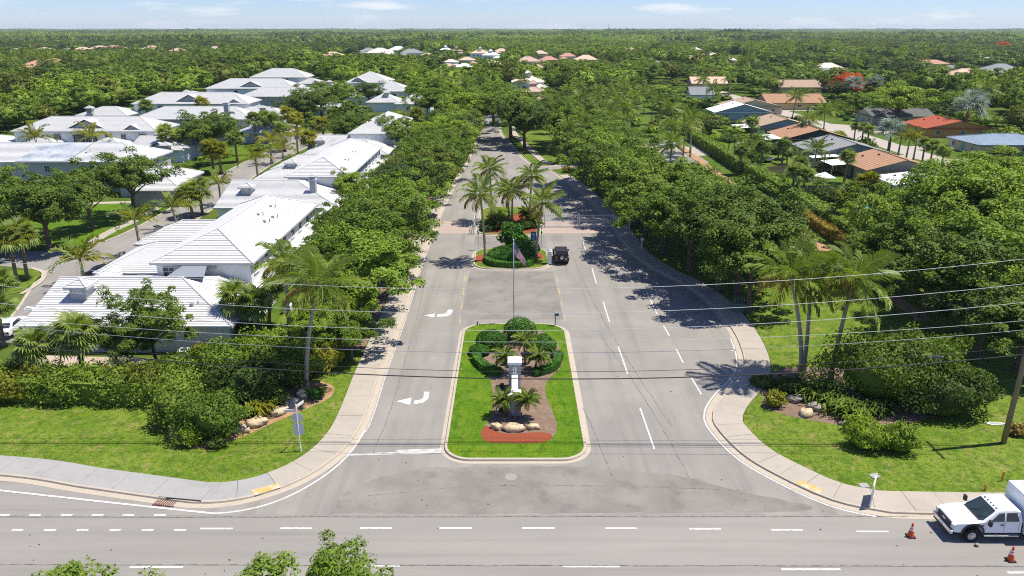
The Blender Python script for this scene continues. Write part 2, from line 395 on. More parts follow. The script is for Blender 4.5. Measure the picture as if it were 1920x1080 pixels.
cross_street = tri_sheet('cross_street_road', [(-130, 2), (130, 2), (130, 47), (-130, 50)], 0.008, 'asphalt_street'); struct(cross_street)
left_half = [p for p in KERB_L if p.y > 38.4 and p.x > -22]
right_half = [p for p in KERB_R if p.y > 38.4 and p.x < 30]
entry_poly = [(-21.5, 38.2)] + [(p.x - 0.05, p.y) for p in left_half] + [(-17, 400)] + [(p.x, p.y) for p in KERB_N[1:]] + [(44, 164), (20, 163)] + [(p.x + 0.05, p.y) for p in right_half] + [(29, 38.2)]
entry_road = tri_sheet('entry_road', entry_poly, 0.014, 'asphalt'); struct(entry_road)

# darker resurfaced areas
def soft(poly, step=1.2, amp=0.12):
    l = spline(list(poly) + [poly[0]], step)
    return [(p.x + random.uniform(-amp, amp), p.y + random.uniform(-amp, amp)) for p in l[:-1]]
tri_sheet('asphalt_patch', soft([(-11.2, 38.5), (-4, 38.35), (4, 38.4), (12, 38.5), (19, 38.8), (15.4, 40.4), (11.4, 42.4), (7, 43.2), (5, 43.5), (-4, 43.5), (-7, 43.0), (-10.5, 41.0)], .5, .1), 0.019, 'asphalt_patch', entry_road)
tri_sheet('asphalt_patch', [(-5.35, 70.6), (5.3, 70.6), (5.1, 86.4), (-5.2, 86.4)], 0.019, 'asphalt_patch', entry_road)
tri_sheet('asphalt_patch', [(-5.2, 96.7), (4.8, 96.7), (4.7, 102.8), (-5.3, 102.8)], 0.019, 'asphalt_patch', entry_road)

def kerb(name, line, material, z=0.15):
    prof = [(-0.48, 0.018), (-0.03, 0.024), (0.0, z - 0.02), (0.03, z), (0.17, z), (0.17, 0.0)]
    rows = [offset(line, d) for d, _ in prof]
    m = MB(); n = len(line)
    for k in range(len(prof)):
        m.v += [(p.x, p.y, prof[k][1]) for p in rows[k]]
    for k in range(len(prof) - 1):
        for i in range(n - 1):
            a = k * n + i
            m.f.append((a, a + 1, a + n + 1, a + n)); m.m.append(0)
    return struct(m.build(name, material))
kerb('kerb_left', KERB_L, 'kerb_concrete'); kerb('kerb_right', KERB_R, 'kerb_concrete'); kerb('kerb_north', KERB_N, 'kerb_concrete')

def pavement(name, line, d0, d1, L, material, z=0.145, grey=None):
    """each concrete bay is a slab of its own with a joint to the next"""
    root = struct(put(name, None))
    a, b = offset(line, d0), offset(line, d1)
    acc, i0 = 0.0, 0
    for i in range(1, len(line)):
        acc += (line[i] - line[i - 1]).length
        if acc >= L or i == len(line) - 1:
            pa, pb = [Vector(p) for p in a[i0:i + 1]], [Vector(p) for p in b[i0:i + 1]]
            if len(pa) >= 2:
                for q in (pa, pb):
                    e0, e1 = (q[1] - q[0]).normalized() * 0.012, (q[-1] - q[-2]).normalized() * 0.012
                    q[0] = q[0] + e0; q[-1] = q[-1] - e1
                dz = random.uniform(-0.006, 0.006)
                m = MB(); n = len(pa)
                m.v += [(p.x, p.y, z + dz) for p in pa] + [(p.x, p.y, z + dz) for p in pb] + [(p.x, p.y, 0) for p in pa] + [(p.x, p.y, 0) for p in pb]
                for k in range(n - 1):
                    m.f += [(k, k + 1, n + k + 1, n + k), (2 * n + k, 2 * n + k + 1, k + 1, k), (n + k, n + k + 1, 3 * n + k + 1, 3 * n + k)]
                m.f += [(0, n, 3 * n, 2 * n), (n - 1, 3 * n - 1, 4 * n - 1, 2 * n - 1)]
                m.m = [0] * len(m.f)
                mt = material
                if grey and grey(line[i0]): mt = 'concrete_grey'
                m.build('slab', mt, root)
            acc, i0 = 0.0, i
    return root
pavement('pavement_left', [p for p in KERB_L if p.x > -70 and p.y < 135], 0.18, 2.15, 2.3, 'concrete', grey=lambda p: p.x < -17.5 and p.y < 48)
pavement('pavement_right', [p for p in KERB_R if p.x < 60 and p.y < 150], 0.18, 2.25, 1.7, 'concrete')
pavement('pavement_north', [p for p in KERB_N if p.y < 230 and p.x < 7], 2.6, 4.2, 2.2, 'concrete')

# lawns
lawn_l = [tuple(p) for p in offset([p for p in KERB_L if p.x > -70 and p.y < 100], 2.2)]
struct(tri_sheet('lawn_left', lawn_l + [(-24, 100), (-24, 62), (-40, 60.5), (-72, 58)], 0.11, 'lawn'))
lawn_r = [tuple(p) for p in offset([p for p in KERB_R if p.x < 62 and p.y < 104], 2.3)]
struct(tri_sheet('lawn_right', lawn_r + [(62, 40), (62, 60), (47, 104)], 0.11, 'lawn'))

# painted markings
def mark(pts, material='paint_white', name='lane_marking', parent=None, z=0.026, world=False):
    q = pts if world else [P(*p) for p in pts]
    return tri_sheet(name, q, z, material, parent or entry_road)
def stripe(line, w, material, parent, z=0.026, name='edge_line'):
    a, b = offset(line, -w / 2), offset(line, w / 2); n = len(line); m = MB()
    m.v = [(p.x, p.y, z) for p in a] + [(p.x, p.y, z) for p in b]
    m.f = [(k, k + 1, n + k + 1, n + k) for k in range(n - 1)]; m.m = [0] * (n - 1)
    return m.build(name, material, parent)
YD = P(960, 991)[1]
for u0, u1, v in ((375, 437, 991.5), (525, 585, 991), (675, 735, 990.5), (824, 885, 990.5), (979, 1040, 990.5), (1135, 1195, 991), (1292, 1352, 992), (1445, 1505, 994), (1605, 1666, 997)):
    (xa, y), (xb, _) = P(u0, v), P(u1, v)
    mark([(xa, y - .075), (xb, y - .075), (xb, y + .075), (xa, y + .075)], parent=cross_street, world=True, name='lane_dash', z=0.02)
for v, us in ((966, (-4, 55, 114, 172, 230, 289)), (994, (22, 83, 144, 205, 266, 327))):
    for u in us:
        (xa, y), (xb, _) = P(u, v), P(u + 22, v)
        mark([(xa, y - .08), (xb, y - .08), (xb, y + .08), (xa, y + .08)], parent=cross_street, world=True, name='lane_dash', z=0.02)
for u0, u1, v in ((-170, -65, 1063), (243, 343, 1064), (645, 750, 1061), (1055, 1162, 1062.5), (1465, 1576, 1068), (1888, 2000, 1074)):
    (xa, y), (xb, _) = P(u0, v), P(u1, v)
    mark([(xa, y - .08), (xb, y - .08), (xb, y + .08), (xa, y + .08)], parent=cross_street, world=True, name='lane_dash', z=0.02)
stripe([Vector(P(*q)) for q in ((-420, 874), (0, 920), (200, 942), (330, 956), (400, 963))], 0.16, 'paint_white', cross_street)
stripe(spline([P(400, 963), P(440, 960), P(500, 947), P(560, 922), P(620, 884), P(660, 845), P(685, 806)]), 0.14, 'paint_white', entry_road)
i_r = [p for p in KERB_R if 38.6 < p.y < 66]
stripe(offset(i_r, -0.62), 0.13, 'paint_white', entry_road)
stripe(offset([p for p in KERB_L if 48 < p.y < 150 and p.x > -20], -0.58), 0.10, 'paint_worn', entry_road)
for a, b in (((1131, 566), (1143, 605)), ((1159, 650), (1177, 702)), ((1200, 765), (1227, 843)), ((1110, 503), (1118, 532)), ((1211, 545), (1232, 589)), ((1244, 611), (1255, 630)),
             ((1268, 655), (1281, 681)), ((1296, 708), (1315, 740)), ((1192, 509), (1200, 526)), ((1091, 446), (1098, 470))):
    stripe([Vector(P(*a)), Vector(P(*b))], 0.13, 'paint_white', entry_road, name='lane_dash')
for a, b in (((872, 517), (871, 530)), ((869.5, 540), (868.5, 553)), ((867, 566), (866, 580)), ((863.5, 592), (862, 608)), ((1044, 518), (1045, 529)), ((1047, 540), (1049, 552)), ((1052, 563), (1054, 576)), ((1057, 590), (1060, 602))):
    stripe([Vector(P(*a)), Vector(P(*b))], 0.14, 'paint_yellow', entry_road, name='lane_dash')
mark([(655, 851), (742, 848), (745, 844), (828, 841.5), (828, 850), (740, 853), (655, 855)], 'paint_worn', 'stop_bar')
mark([(743, 753), (772, 745.5), (769, 759.5)], name='arrow_head'); mark([(776, 752), (788, 750), (794, 746), (795, 735), (805, 735), (803, 748), (794, 755), (777, 758.5)], name='arrow_shaft')
mark([(795, 592), (815.5, 588), (814, 595.5)], name='arrow_head'); mark([(820, 589.5), (833, 588.5), (838, 586), (840, 581), (849, 581), (847, 589), (838, 593.5), (820, 594.5)], name='arrow_shaft')
mark([(1370, 657), (1420, 652), (1420, 654), (1370, 659)], 'paint_worn', 'lane_marking')
# kerb-ramp pads, manholes, drain
for pts in (((470, 919), (520, 906), (526, 914), (478, 929)), ((1492, 906), (1503, 901), (1545, 918), (1536, 926))):
    tri_sheet('tactile_pad', [P(*p, 0.15) for p in pts], 0.157, 'pad_yellow', cross_street)
for u, v, r, mt in ((899, 957, 0.34, 'asphalt_patch'), (958, 895, 0.42, 'asphalt_street')):
    x, y = P(u, v); m = MB(); m.prism([(x + r * math.cos(a * .3927), y + r * math.sin(a * .3927)) for a in range(16)], 0.0, 0.027)
    m.build('manhole_cover', mt, entry_road)
drain = tag(put('storm_drain', None, loc=(*P(312, 941), 0.0)), 'rusty brown storm drain grate set in the left kerb', 'drain')
x, y = P(312, 941)
m = MB()
for k in range(9): m.box((-0.62 + k * 0.155, -0.12, 0.035), (0.05, 0.62, 0.05), R(-12))
m.box((0, 0.2, 0.035), (1.45, 0.06, 0.055), R(-9)); m.box((0, -0.44, 0.035), (1.45, 0.06, 0.055), R(-9))
mat('rust', (0.16, 0.06, 0.045), (0.08, 0.035, 0.03), 8, rough=0.9)
m.build('grate', 'rust', drain)
m = MB(); m.box((1.1, 0.02, 0.09), (2.4, 0.08, 0.13), R(-8)); m.build('inlet_opening', 'black_plastic', drain)
m = MB(); m.box((0.9, 0.75, 0.17), (2.9, 1.3, 0.07), R(-8)); m.build('inlet_lid', 'concrete_grey', drain, bevel=0.02)

# brick crossing strip at the gate
mb, n, l, b = _new('brick_paving')
tc = n.new('ShaderNodeTexCoord'); bt = n.new('ShaderNodeTexBrick'); bt.inputs['Scale'].default_value = 2.2
bt.inputs['Color1'].default_value = (0.36, 0.285, 0.245, 1); bt.inputs['Color2'].default_value = (0.31, 0.25, 0.215, 1); bt.inputs['Mortar'].default_value = (0.28, 0.235, 0.205, 1)
bt.inputs['Mortar Size'].default_value = 0.02
l.new(tc.outputs['Object'], bt.inputs['Vector']); l.new(bt.outputs[0], b.inputs['Base Color']); b.inputs['Roughness'].default_value = 0.85
mat('paver_pale', (0.42, 0.34, 0.29), (0.36, 0.28, 0.23), 3)
for nm, x0, x1 in (('left', -11.4, -5.55), ('right', 4.6, 14.6)):
    bx = struct(tri_sheet('brick_paving_' + nm, [(x0, 104.2), (x1, 104.2), (x1, 111.6), (x0, 111.6)], 0.022, 'brick_paving'))
    for yy in (104.4, 106.8, 109.1, 111.4): tri_sheet('header_course', [(x0, yy - .17), (x1, yy - .17), (x1, yy + .17), (x0, yy + .17)], 0.028, 'paver_pale', bx)

# raised islands
def island(name, poly, lawn_mat):
    root = struct(put(name, None))
    cx = sum(p[0] for p in poly) / len(poly); cy = sum(p[1] for p in poly) / len(poly)
    def grow(dd):
        out = []; n = len(poly)
        for i in range(n):
            a, b2 = Vector(poly[i - 1]), Vector(poly[(i + 1) % n]); t = (b2 - a).normalized()
            out.append((poly[i][0] + t.y * dd, poly[i][1] - t.x * dd))
        return out
    prof = [(0.32, 0.018), (0.03, 0.026), (0.0, 0.15), (-0.03, 0.17), (-0.20, 0.17), (-0.20, 0.02)]
    m = MB(); n = len(poly)
    for dd, z in prof: m.v += [(p[0], p[1], z) for p in grow(dd)]
    for k in range(len(prof) - 1):
        for i in range(n):
            a, b2 = k * n + i, k * n + (i + 1) % n
            m.f.append((a, b2, b2 + n, a + n)); m.m.append(0)
    m.build('kerb', 'kerb_concrete', root)
    tri_sheet('lawn', grow(-0.19), 0.15, lawn_mat, root)
    return root
isl1 = island('entry_island', rrect(-4.85, 5.35, 44.2, 69.2, (2.4, 2.4, 1.9, 1.9)), 'lawn_lush')
isl2 = island('flag_island', rrect(-4.95, 4.75, 87.2, 96.2, (2.2, 2.2, 2.4, 2.4)), 'lawn')
isl3 = island('gate_island', rrect(-5.1, 4.3, 103.2, 121, (3.0, 3.0, 2.2, 2.2)), 'lawn')
def crop2(x, y): return P(820 + x / 3.175, 560 + y / 3.175, 0.15)
tri_sheet('mulch_bed', [tuple(p) for p in spline([crop2(*q) for q in ((262, 800), (290, 750), (332, 650), (320, 500), (300, 440), (225, 350), (222, 290), (300, 225), (420, 180), (580, 180), (705, 255), (738, 350), (742, 400), (665, 480),
          (640, 550), (690, 680), (712, 760), (682, 830), (600, 857), (330, 857), (272, 832), (262, 800))], 0.5)][:-1], 0.156, 'mulch_brown', isl1)
tri_sheet('red_mulch_bed', [tuple(p) for p in spline([crop2(*q) for q in ((258, 800), (275, 765), (300, 755), (345, 785), (420, 805), (600, 795), (665, 800), (684, 828), (600, 858), (330, 858), (270, 834), (258, 800))], 0.4)][:-1], 0.162, 'mulch_red', isl1)
for px in ((0, 0), (1, 1)):
    cx, cy = (P(902, 487) if px[0] == 0 else P(1005, 482))
    tri_sheet('red_mulch_bed', [(cx + 0.95 * math.cos(a * .4), cy + 1.7 * math.sin(a * .4)) for a in range(16)], 0.156, 'mulch_red', isl2)
tri_sheet('red_mulch_bed', [(-4.2, 104.6), (-3, 104), (3.2, 104.2), (3.7, 106), (3, 116), (-4, 116)], 0.156, 'mulch_red', isl3)

# planting beds on the corners, patio, mulch strip under the oaks
struct(tri_sheet('earth_bed_left', [tuple(p) for p in spline([P(*q, 0.1) for q in ((320, 830), (380, 842), (440, 825), (520, 790), (585, 762), (620, 745), (622, 722), (560, 712), (470, 730), (400, 770), (320, 790), (320, 830))], 0.6)][:-1], 0.118, 'bare_earth'))
struct(tri_sheet('earth_bed_right', [tuple(p) for p in spline([P(*q, 0.1) for q in ((1430, 765), (1490, 782), (1560, 795), (1610, 800), (1680, 795), (1740, 785), (1790, 765), (1780, 720), (1560, 690), (1440, 700), (1430, 765))], 0.6)][:-1], 0.118, 'mulch_brown'))
tri = [p for p in KERB_L if 62 < p.y < 135 and p.x > -22]
struct(tri_sheet('mulch_strip_left', [tuple(p) for p in offset(tri, 2.3)] + [tuple(p) for p in offset(tri, 9.0)][::-1], 0.125, 'mulch_brown'))
struct(tri_sheet('patio', [P(60, 690), P(350, 690), P(345, 676), P(60, 668)], 0.13, 'paver_pale'))
struct(tri_sheet('garden_path', [P(575, 640), P(620, 585), P(632, 590), P(592, 645)], 0.13, 'concrete'))

# the street inside the gated grounds, and the one in the neighbourhood behind the tall hedge
inner = spline([P(60, 640), P(105, 575), P(140, 515), P(195, 475), P(280, 438), P(350, 398), P(400, 362), P(440, 334), P(475, 312), P(520, 290), P(560, 272), P(600, 250)], 1.5)
a, b2 = offset(inner, 3.6), offset(inner, -3.4)
isr = struct(tri_sheet('inner_street_road', [tuple(p) for p in a] + [tuple(p) for p in b2][::-1], 0.02, 'asphalt'))
struct(tri_sheet('side_lane_road', [P(-60, 492), P(-60, 462), P(60, 472), P(150, 468), P(150, 500), P(100, 520), P(60, 505)], 0.026, 'asphalt'))
stripe(offset(inner, 3.7), 0.35, 'kerb_concrete', isr, z=0.05, name='kerb'); stripe(offset(inner, -3.5), 0.35, 'kerb_concrete', isr, z=0.05, name='kerb')
struct(tri_sheet('inner_lawn', [P(-30, 455), P(150, 462), P(215, 440), P(300, 395), P(330, 380), P(300, 372), P(140, 385), P(-30, 400)], 0.03, 'lawn_lush'))
struct(tri_sheet('corner_lawn', [P(-20, 560), P(40, 548), P(78, 520), P(70, 506), P(20, 508), P(-20, 520)], 0.05, 'lawn'))
stripe(spline([P(40, 552), P(75, 530), P(82, 512), P(60, 503)], 0.5), 0.5, 'kerb_concrete', isr, z=0.09, name='kerb')
pavement('garden_pavement', spline([P(180, 456), P(222, 432), P(260, 415), P(300, 392), P(320, 380)], 0.8), 0, 1.5, 2.0, 'concrete', z=0.07)
struct(tri_sheet('garden_pavement_back', [P(150, 384), P(300, 380), P(300, 376), P(150, 380)], 0.05, 'concrete'))
struct(tri_sheet('lawn_back', [P(410, 300), P(470, 300), P(470, 275), P(420, 278)], 0.03, 'lawn_lush'))

nbr = struct(tri_sheet('neighbour_street_road', [(93, 100), (100, 100), (100, 215), (106, 222), (104, 232), (100, 235), (100, 420), (93, 420)], 0.02, 'concrete'))
for x0, x1, y in ((78, 93, 150), (78, 93, 172), (78, 93, 194), (78, 93, 218), (78, 93, 247), (78, 93, 262), (100, 112, 186), (100, 112, 166), (100, 116, 215), (100, 110, 276)):
    struct(tri_sheet('driveway', [(x0, y - 3), (x1, y - 3), (x1, y + 2.5), (x0, y + 2.5)], 0.026, 'concrete'))
struct(tri_sheet('neighbour_lawn', [(100.5, 130), (170, 130), (170, 163), (100.5, 163)], 0.018, 'lawn_lush'))
for i in range(8): struct(tri_sheet('back_garden', [(49.5, 118 + i * 22), (66, 118 + i * 22), (66, 138 + i * 22), (49.5, 138 + i * 22)], 0.018, 'lawn_lush' if i % 2 else 'lawn'))
struct(tri_sheet('parking_pad', [P(1180, 292), P(1330, 292), P(1330, 272), P(1200, 268)], 0.022, 'concrete'))
struct(tri_sheet('path_by_hedge', [(41.5, 70), (43.2, 70), (43.2, 200), (41.5, 200)], 0.115, 'bare_earth'))
struct(tri_sheet('verge_lawn', [P(985, 300), P(1075, 300), P(1075, 240), P(985, 245)], 0.02, 'lawn'))

# seams, crack sealing and scraps on the asphalt
layered('seam', (0.10, 0.094, 0.088), [((0.225, 0.21, 0.19), 2.5, 0.42, 0.60, 1.0, None)])
for a_, b_ in (((-200, 970), (2100, 968)), ((-100, 1059), (2000, 1062))):
    l_ = [Vector(P(*a_)).lerp(Vector(P(*b_)), t / 60) + Vector((0, random.uniform(-.03, .03))) for t in range(61)]
    stripe(l_, 0.07, 'seam', cross_street, z=0.0215, name='asphalt_seam')
for pts_ in ([(1120, 620), (1190, 720), (1240, 800), (1300, 910)], [(1000, 612), (1090, 760), (1150, 900)], [(800, 480), (790, 560), (770, 640), (735, 760), (700, 850)], [(1070, 470), (1110, 560), (1180, 680), (1260, 800)], [(690, 930), (900, 912), (1150, 912), (1400, 920)]):
    stripe([p + Vector((random.uniform(-.04, .04), 0)) for p in spline([P(*q) for q in pts_], .7)], 0.06, 'seam', entry_road, z=0.0205, name='asphalt_seam')
m = MB()
for k in range(130):
    x, y = (random.uniform(-30, 30), random.uniform(27, 42)) if k < 80 else (random.uniform(-10, 14), random.uniform(42, 100))
    if -5.2 < x < 5.8 and y > 43.5: continue
    s_, a_ = random.uniform(.03, .10), random.uniform(0, 3)
    c, q = math.cos(a_) * s_, math.sin(a_) * s_
    m.face([(x - c, y - q, .032), (x + q * .5, y - c * .5, .034), (x + c, y + q, .05), (x - q * .5, y + c * .5, .034)])
mat('dead_leaf', (0.10, 0.07, 0.045), (0.05, 0.04, 0.03), 3)
struct(m.build('fallen_leaves', 'dead_leaf'), 'stuff')
# ================================================================== plant shapes (shared meshes)
def unit(n, r):
    v = r.normal(size=(n, 3)); return v / np.linalg.norm(v, axis=1)[:, None]
def leaves(C, N, size, r, aspect=0.55, jit=0.9):
    """one kite-shaped leaf (spray) per centre, tilted about its normal"""
    n = len(C)
    N = N + r.normal(size=(n, 3)) * jit; N /= np.linalg.norm(N, axis=1)[:, None]
    A = np.cross(N, r.normal(size=(n, 3))); A /= np.linalg.norm(A, axis=1)[:, None] + 1e-9
    B = np.cross(N, A)
    s = (size * r.uniform(0.65, 1.35, n))[:, None]
    V = np.stack([C - A * s * .5, C + B * s * aspect * .5 + A * s * .06, C + A * s * .5 + N * s * .08, C - B * s * aspect * .5 + A * s * .06], 1).reshape(-1, 3)
    return V, np.arange(n * 4).reshape(n, 4)
def blob(R3, c, n_lat, n_lon, r, rough=0.15):
    """lumpy closed core under the leaves"""
    V, F = [], []
    ph = r.uniform(0, 6.28, 6)
    for i in range(n_lat + 1):
        t = math.pi * i / n_lat
        for j in range(n_lon):
            p = 2 * math.pi * j / n_lon
            k = 1 + rough * (math.sin(3 * p + ph[0]) * math.sin(2 * t + ph[1]) + 0.7 * math.sin(5 * p + ph[2]) * math.sin(4 * t + ph[3]))
            V.append((c[0] + R3[0] * k * math.sin(t) * math.cos(p), c[1] + R3[1] * k * math.sin(t) * math.sin(p), c[2] + R3[2] * k * math.cos(t)))
    for i in range(n_lat):
        for j in range(n_lon):
            a, b = i * n_lon + j, i * n_lon + (j + 1) % n_lon
            F.append((a, a + n_lon, b + n_lon, b))
    return np.array(V), np.array(F)
def join(parts):
    V, F, k = [], [], 0
    for v, f in parts:
        V.append(v); F.append(f + k); k += len(v)
    return np.concatenate(V), np.concatenate(F)
def crown_mesh(name, seed, Rr, Rz, zc, nclump, nleaf, size, material, flat=0.0, core=0.62, spread=0.24, aspect=0.55, lobes=0.18, low=-0.55, dome=False):
    """clumps of leaves over a lumpy, uneven crown volume, gaps between the clumps"""
    r = np.random.default_rng(seed)
    D = unit(nclump * 3, r); D = D[D[:, 2] > low][:nclump]
    ph = r.uniform(0, 6.28, 8)
    az = np.arctan2(D[:, 1], D[:, 0]); el = np.arcsin(D[:, 2])
    k = 1 + lobes * (np.sin(2 * az + ph[0]) * .6 + np.sin(3 * az + ph[1]) * np.cos(el) + .6 * np.sin(5 * az + ph[2] + 2 * el) + .5 * np.sin(4 * el + ph[3]))
    rad = k * r.uniform(0.68, 1.02, len(D))
    Cc = D * rad[:, None] * np.array([Rr, Rr, Rz]); Cc[:, 2] = np.where(Cc[:, 2] < 0, Cc[:, 2] * (1 - flat), Cc[:, 2])
    rc = Rr * spread * r.uniform(0.65, 1.3, len(D))
    d = unit(len(D) * nleaf, r); rep = np.repeat(np.arange(len(D)), nleaf)
    d[:, 2] = np.where(d[:, 2] < -0.3, -d[:, 2], d[:, 2])
    C = Cc[rep] + d * rc[rep][:, None] * r.uniform(0.55, 1.0, len(rep))[:, None] * np.array([1, 1, .8])
    N = d * 0.75 + D[rep] * 0.45 + np.array([0, 0, 0.75])
    if dome: N = d * 0.4 + D[rep] * 0.9 + np.array([0, 0, 0.25])
    parts = [leaves(C, N, size, r, aspect, .62)]
    if core: parts.append(blob((Rr * core, Rr * core, Rz * core * (1 - flat * .5)), (0, 0, Rz * 0.02), 7, 12, r, 0.22))
    V, F = join(parts); V[:, 2] += zc
    return np_mesh(name, V, F, material)
def trunk_mesh(name, seed, H, r0, Rr, material='bark', limbs=6, fork=0.42, lean=0.04):
    r = np.random.default_rng(seed); m = MB()
    lx, ly = r.normal(size=2) * lean * H
    zf = H * fork
    m.tube([(0, 0, -0.1), (lx * .15, ly * .15, zf * .35), (lx * .4, ly * .4, zf * .75), (lx * .6, ly * .6, zf * 1.1), (lx, ly, H * .72)], [r0 * 1.35, r0, r0 * .85, r0 * .7, r0 * .25], 7)
    for k in range(limbs):
        a = k * 6.283 / limbs + r.uniform(-.4, .4); z0 = zf * r.uniform(.7, 1.15); L = Rr * r.uniform(.55, .8)
        c, s = math.cos(a), math.sin(a)
        m.tube([(lx * .5, ly * .5, z0), (lx * .5 + c * L * .45, ly * .5 + s * L * .45, z0 + H * .13), (lx * .5 + c * L, ly * .5 + s * L, z0 + H * .26)], [r0 * .55, r0 * .36, r0 * .1], 5, cap=False)
    return m.mesh(name, material)
# broadleaf trees; unit data: nominal height and radius, scaled when planted
OAK = []
for i, (mt, hh) in enumerate((('leaf_oak', 8.6), ('leaf_oak', 8.2), ('leaf_mid', 8.6), ('leaf_mid', 8.0), ('leaf_oak', 9.0), ('leaf_bright', 8.4), ('leaf_dark', 8.4), ('leaf_olive', 8.0), ('leaf_flame', 7.6))):
    OAK.append((trunk_mesh('oak_trunk', 50 + i, hh, 0.24, 4.4),
                crown_mesh('oak_crown', 100 + i, 4.1, 3.3, hh * 0.61, 112, 120, 0.27, mt, flat=0.35, spread=.20, lobes=.30, core=.5)))
# the same for trees far off: bigger sprays, fewer of them
OAKF = []
for i, mt in enumerate(('leaf_mid', 'leaf_bright', 'leaf_oak', 'leaf_mid', 'leaf_bright', 'leaf_dark', 'leaf_olive', 'leaf_mid', 'leaf_bright')):
    OAKF.append((trunk_mesh('far_trunk', 70 + i, 8.4, 0.24, 4.4, limbs=3), crown_mesh('far_crown', 140 + i, 4.2, 3.5, 5.0, 90, 44, 0.50, mt, flat=0.3, core=0.74, spread=.17, lobes=.15, dome=True)))

# ---- palms
def frond_mesh(name, seed, L=3.5, n=30, droop=1.25, lw=0.95, material='leaf_palm', hang=0.55, plume=False):
    """feather frond: arching midrib, a leaflet each side; root at the origin, reaching along +X"""
    r = np.random.default_rng(seed); V, F = [], []
    pts, ang, x, z = [], 0.0, 0.0, 0.0
    for i in range(n + 1):
        t = i / n; pts.append((x, z, ang)); ang = -droop * t ** 1.5; x += math.cos(ang) * L / n; z += math.sin(ang) * L / n
    def quad(a, b, c, d):
        k = len(V); V.extend([a, b, c, d]); F.append((k, k + 1, k + 2, k + 3))
    for i in range(n):
        (x0, z0, _), (x1, z1, _) = pts[i], pts[i + 1]; w0, w1 = 0.045 * (1 - i / n) + .008, 0.045 * (1 - (i + 1) / n) + .008
        quad((x0, -w0, z0), (x1, -w1, z1), (x1, w1, z1 + .01), (x0, w0, z0 + .01))
        t = (i + .5) / n
        if t < 0.12: continue
        ll = lw * (math.sin(math.pi * min(1, t * 0.86 + .13)) ** .6) * r.uniform(.85, 1.1)
        for s in (-1, 1):
            fw = 0.55 + .35 * t; hg = hang * r.uniform(.7, 1.4)
            if plume:
                up = r.uniform(-.8, .8)
                tip = (x0 + ll * fw, s * ll * .75 * math.cos(up), z0 + ll * math.sin(up) * .7 - ll * hg * .4)
            else:
                tip = (x0 + ll * fw * math.cos(ang * .5), s * ll * .8, z0 - ll * hg)
            mid = ((x0 + tip[0]) / 2, (tip[1]) / 2 * 1.1, (z0 + tip[2]) / 2 + ll * .12)
            w = 0.058
            quad((x0 - w, 0, z0), (mid[0] - w, mid[1], mid[2]), tip, (mid[0] + w * 1.4, mid[1], mid[2]))
    return np_mesh(name, V, F, material)
FROND = [frond_mesh('frond', 10), frond_mesh('frond', 11, L=3.2, droop=1.6), frond_mesh('frond', 12, L=3.7, droop=0.9), frond_mesh('frond', 13, L=3.3, droop=1.5, material='leaf_gold'), frond_mesh('frond', 14, L=3.1, droop=1.9, hang=.9, material='leaf_dry')]
FOX = [frond_mesh('frond', 20, L=2.5, n=26, droop=1.5, lw=.62, plume=True, material='leaf_gold'), frond_mesh('frond', 21, L=2.6, n=26, droop=1.8, lw=.62, plume=True, material='leaf_sabal'), frond_mesh('frond', 22, L=2.3, n=24, droop=1.2, lw=.6, plume=True, material='leaf_gold')]
PYG = [frond_mesh('frond', 30, L=1.35, n=20, droop=1.7, lw=.34, hang=.3, material='leaf_sabal'), frond_mesh('frond', 31, L=1.25, n=20, droop=1.3, lw=.34, hang=.3, material='leaf_palm')]
def fan_mesh(name, seed, L=1.0, pet=0.9, n=17, material='leaf_sabal', droop=.35):
    r = np.random.default_rng(seed); V, F = [], []
    V += [(0, -.03, 0), (pet, -.02, .06), (pet, .02, .06), (0, .03, 0)]; F.append((0, 1, 2, 3))
    for i in range(n):
        a = (i / (n - 1) - .5) * R(250); ll = L * (1 - .25 * abs(i / (n - 1) - .5) * 2) * r.uniform(.9, 1.08)
        c, s = math.cos(a), math.sin(a); w = .075
        k = len(V); zt = .06 - droop * ll * r.uniform(.7, 1.4)
        V += [(pet, 0, .06), (pet + c * ll * .55 + s * w, s * ll * .55 - c * w, .10), (pet + c * ll, s * ll, zt), (pet + c * ll * .55 - s * w, s * ll * .55 + c * w, .10)]
        F.append((k, k + 1, k + 2, k + 3))
    return np_mesh(name, V, F, material)
FAN = [fan_mesh('fan_leaf', 40), fan_mesh('fan_leaf', 41, L=.9, pet=1.05, droop=.6), fan_mesh('fan_leaf', 42, L=1.05, pet=.7, droop=.2, material='leaf_palm')]
FANG = [fan_mesh('fan_leaf', 43, material='leaf_gold'), FAN[0], FAN[1]]
FANS = [fan_mesh('fan_leaf', 44, L=1.5, pet=1.3, material='leaf_silver'), fan_mesh('fan_leaf', 45, L=1.4, pet=1.5, droop=.5, material='leaf_silver')]
def palm_trunk(name, seed, H, r0, r1, bend, material='bark_palm', n=7, bulge=1.5, top=0.0):
    m = MB(); pts, rr = [], []
    for i in range(n + 1):
        t = i / n; pts.append((bend[0] * t ** 1.6, bend[1] * t ** 1.6, -0.1 + (H + .1) * t)); rr.append((r0 * bulge if i == 0 else r0 + (r1 - r0) * t))
    m.tube(pts, rr, 9)
    return m.mesh(name, material, smooth=True)
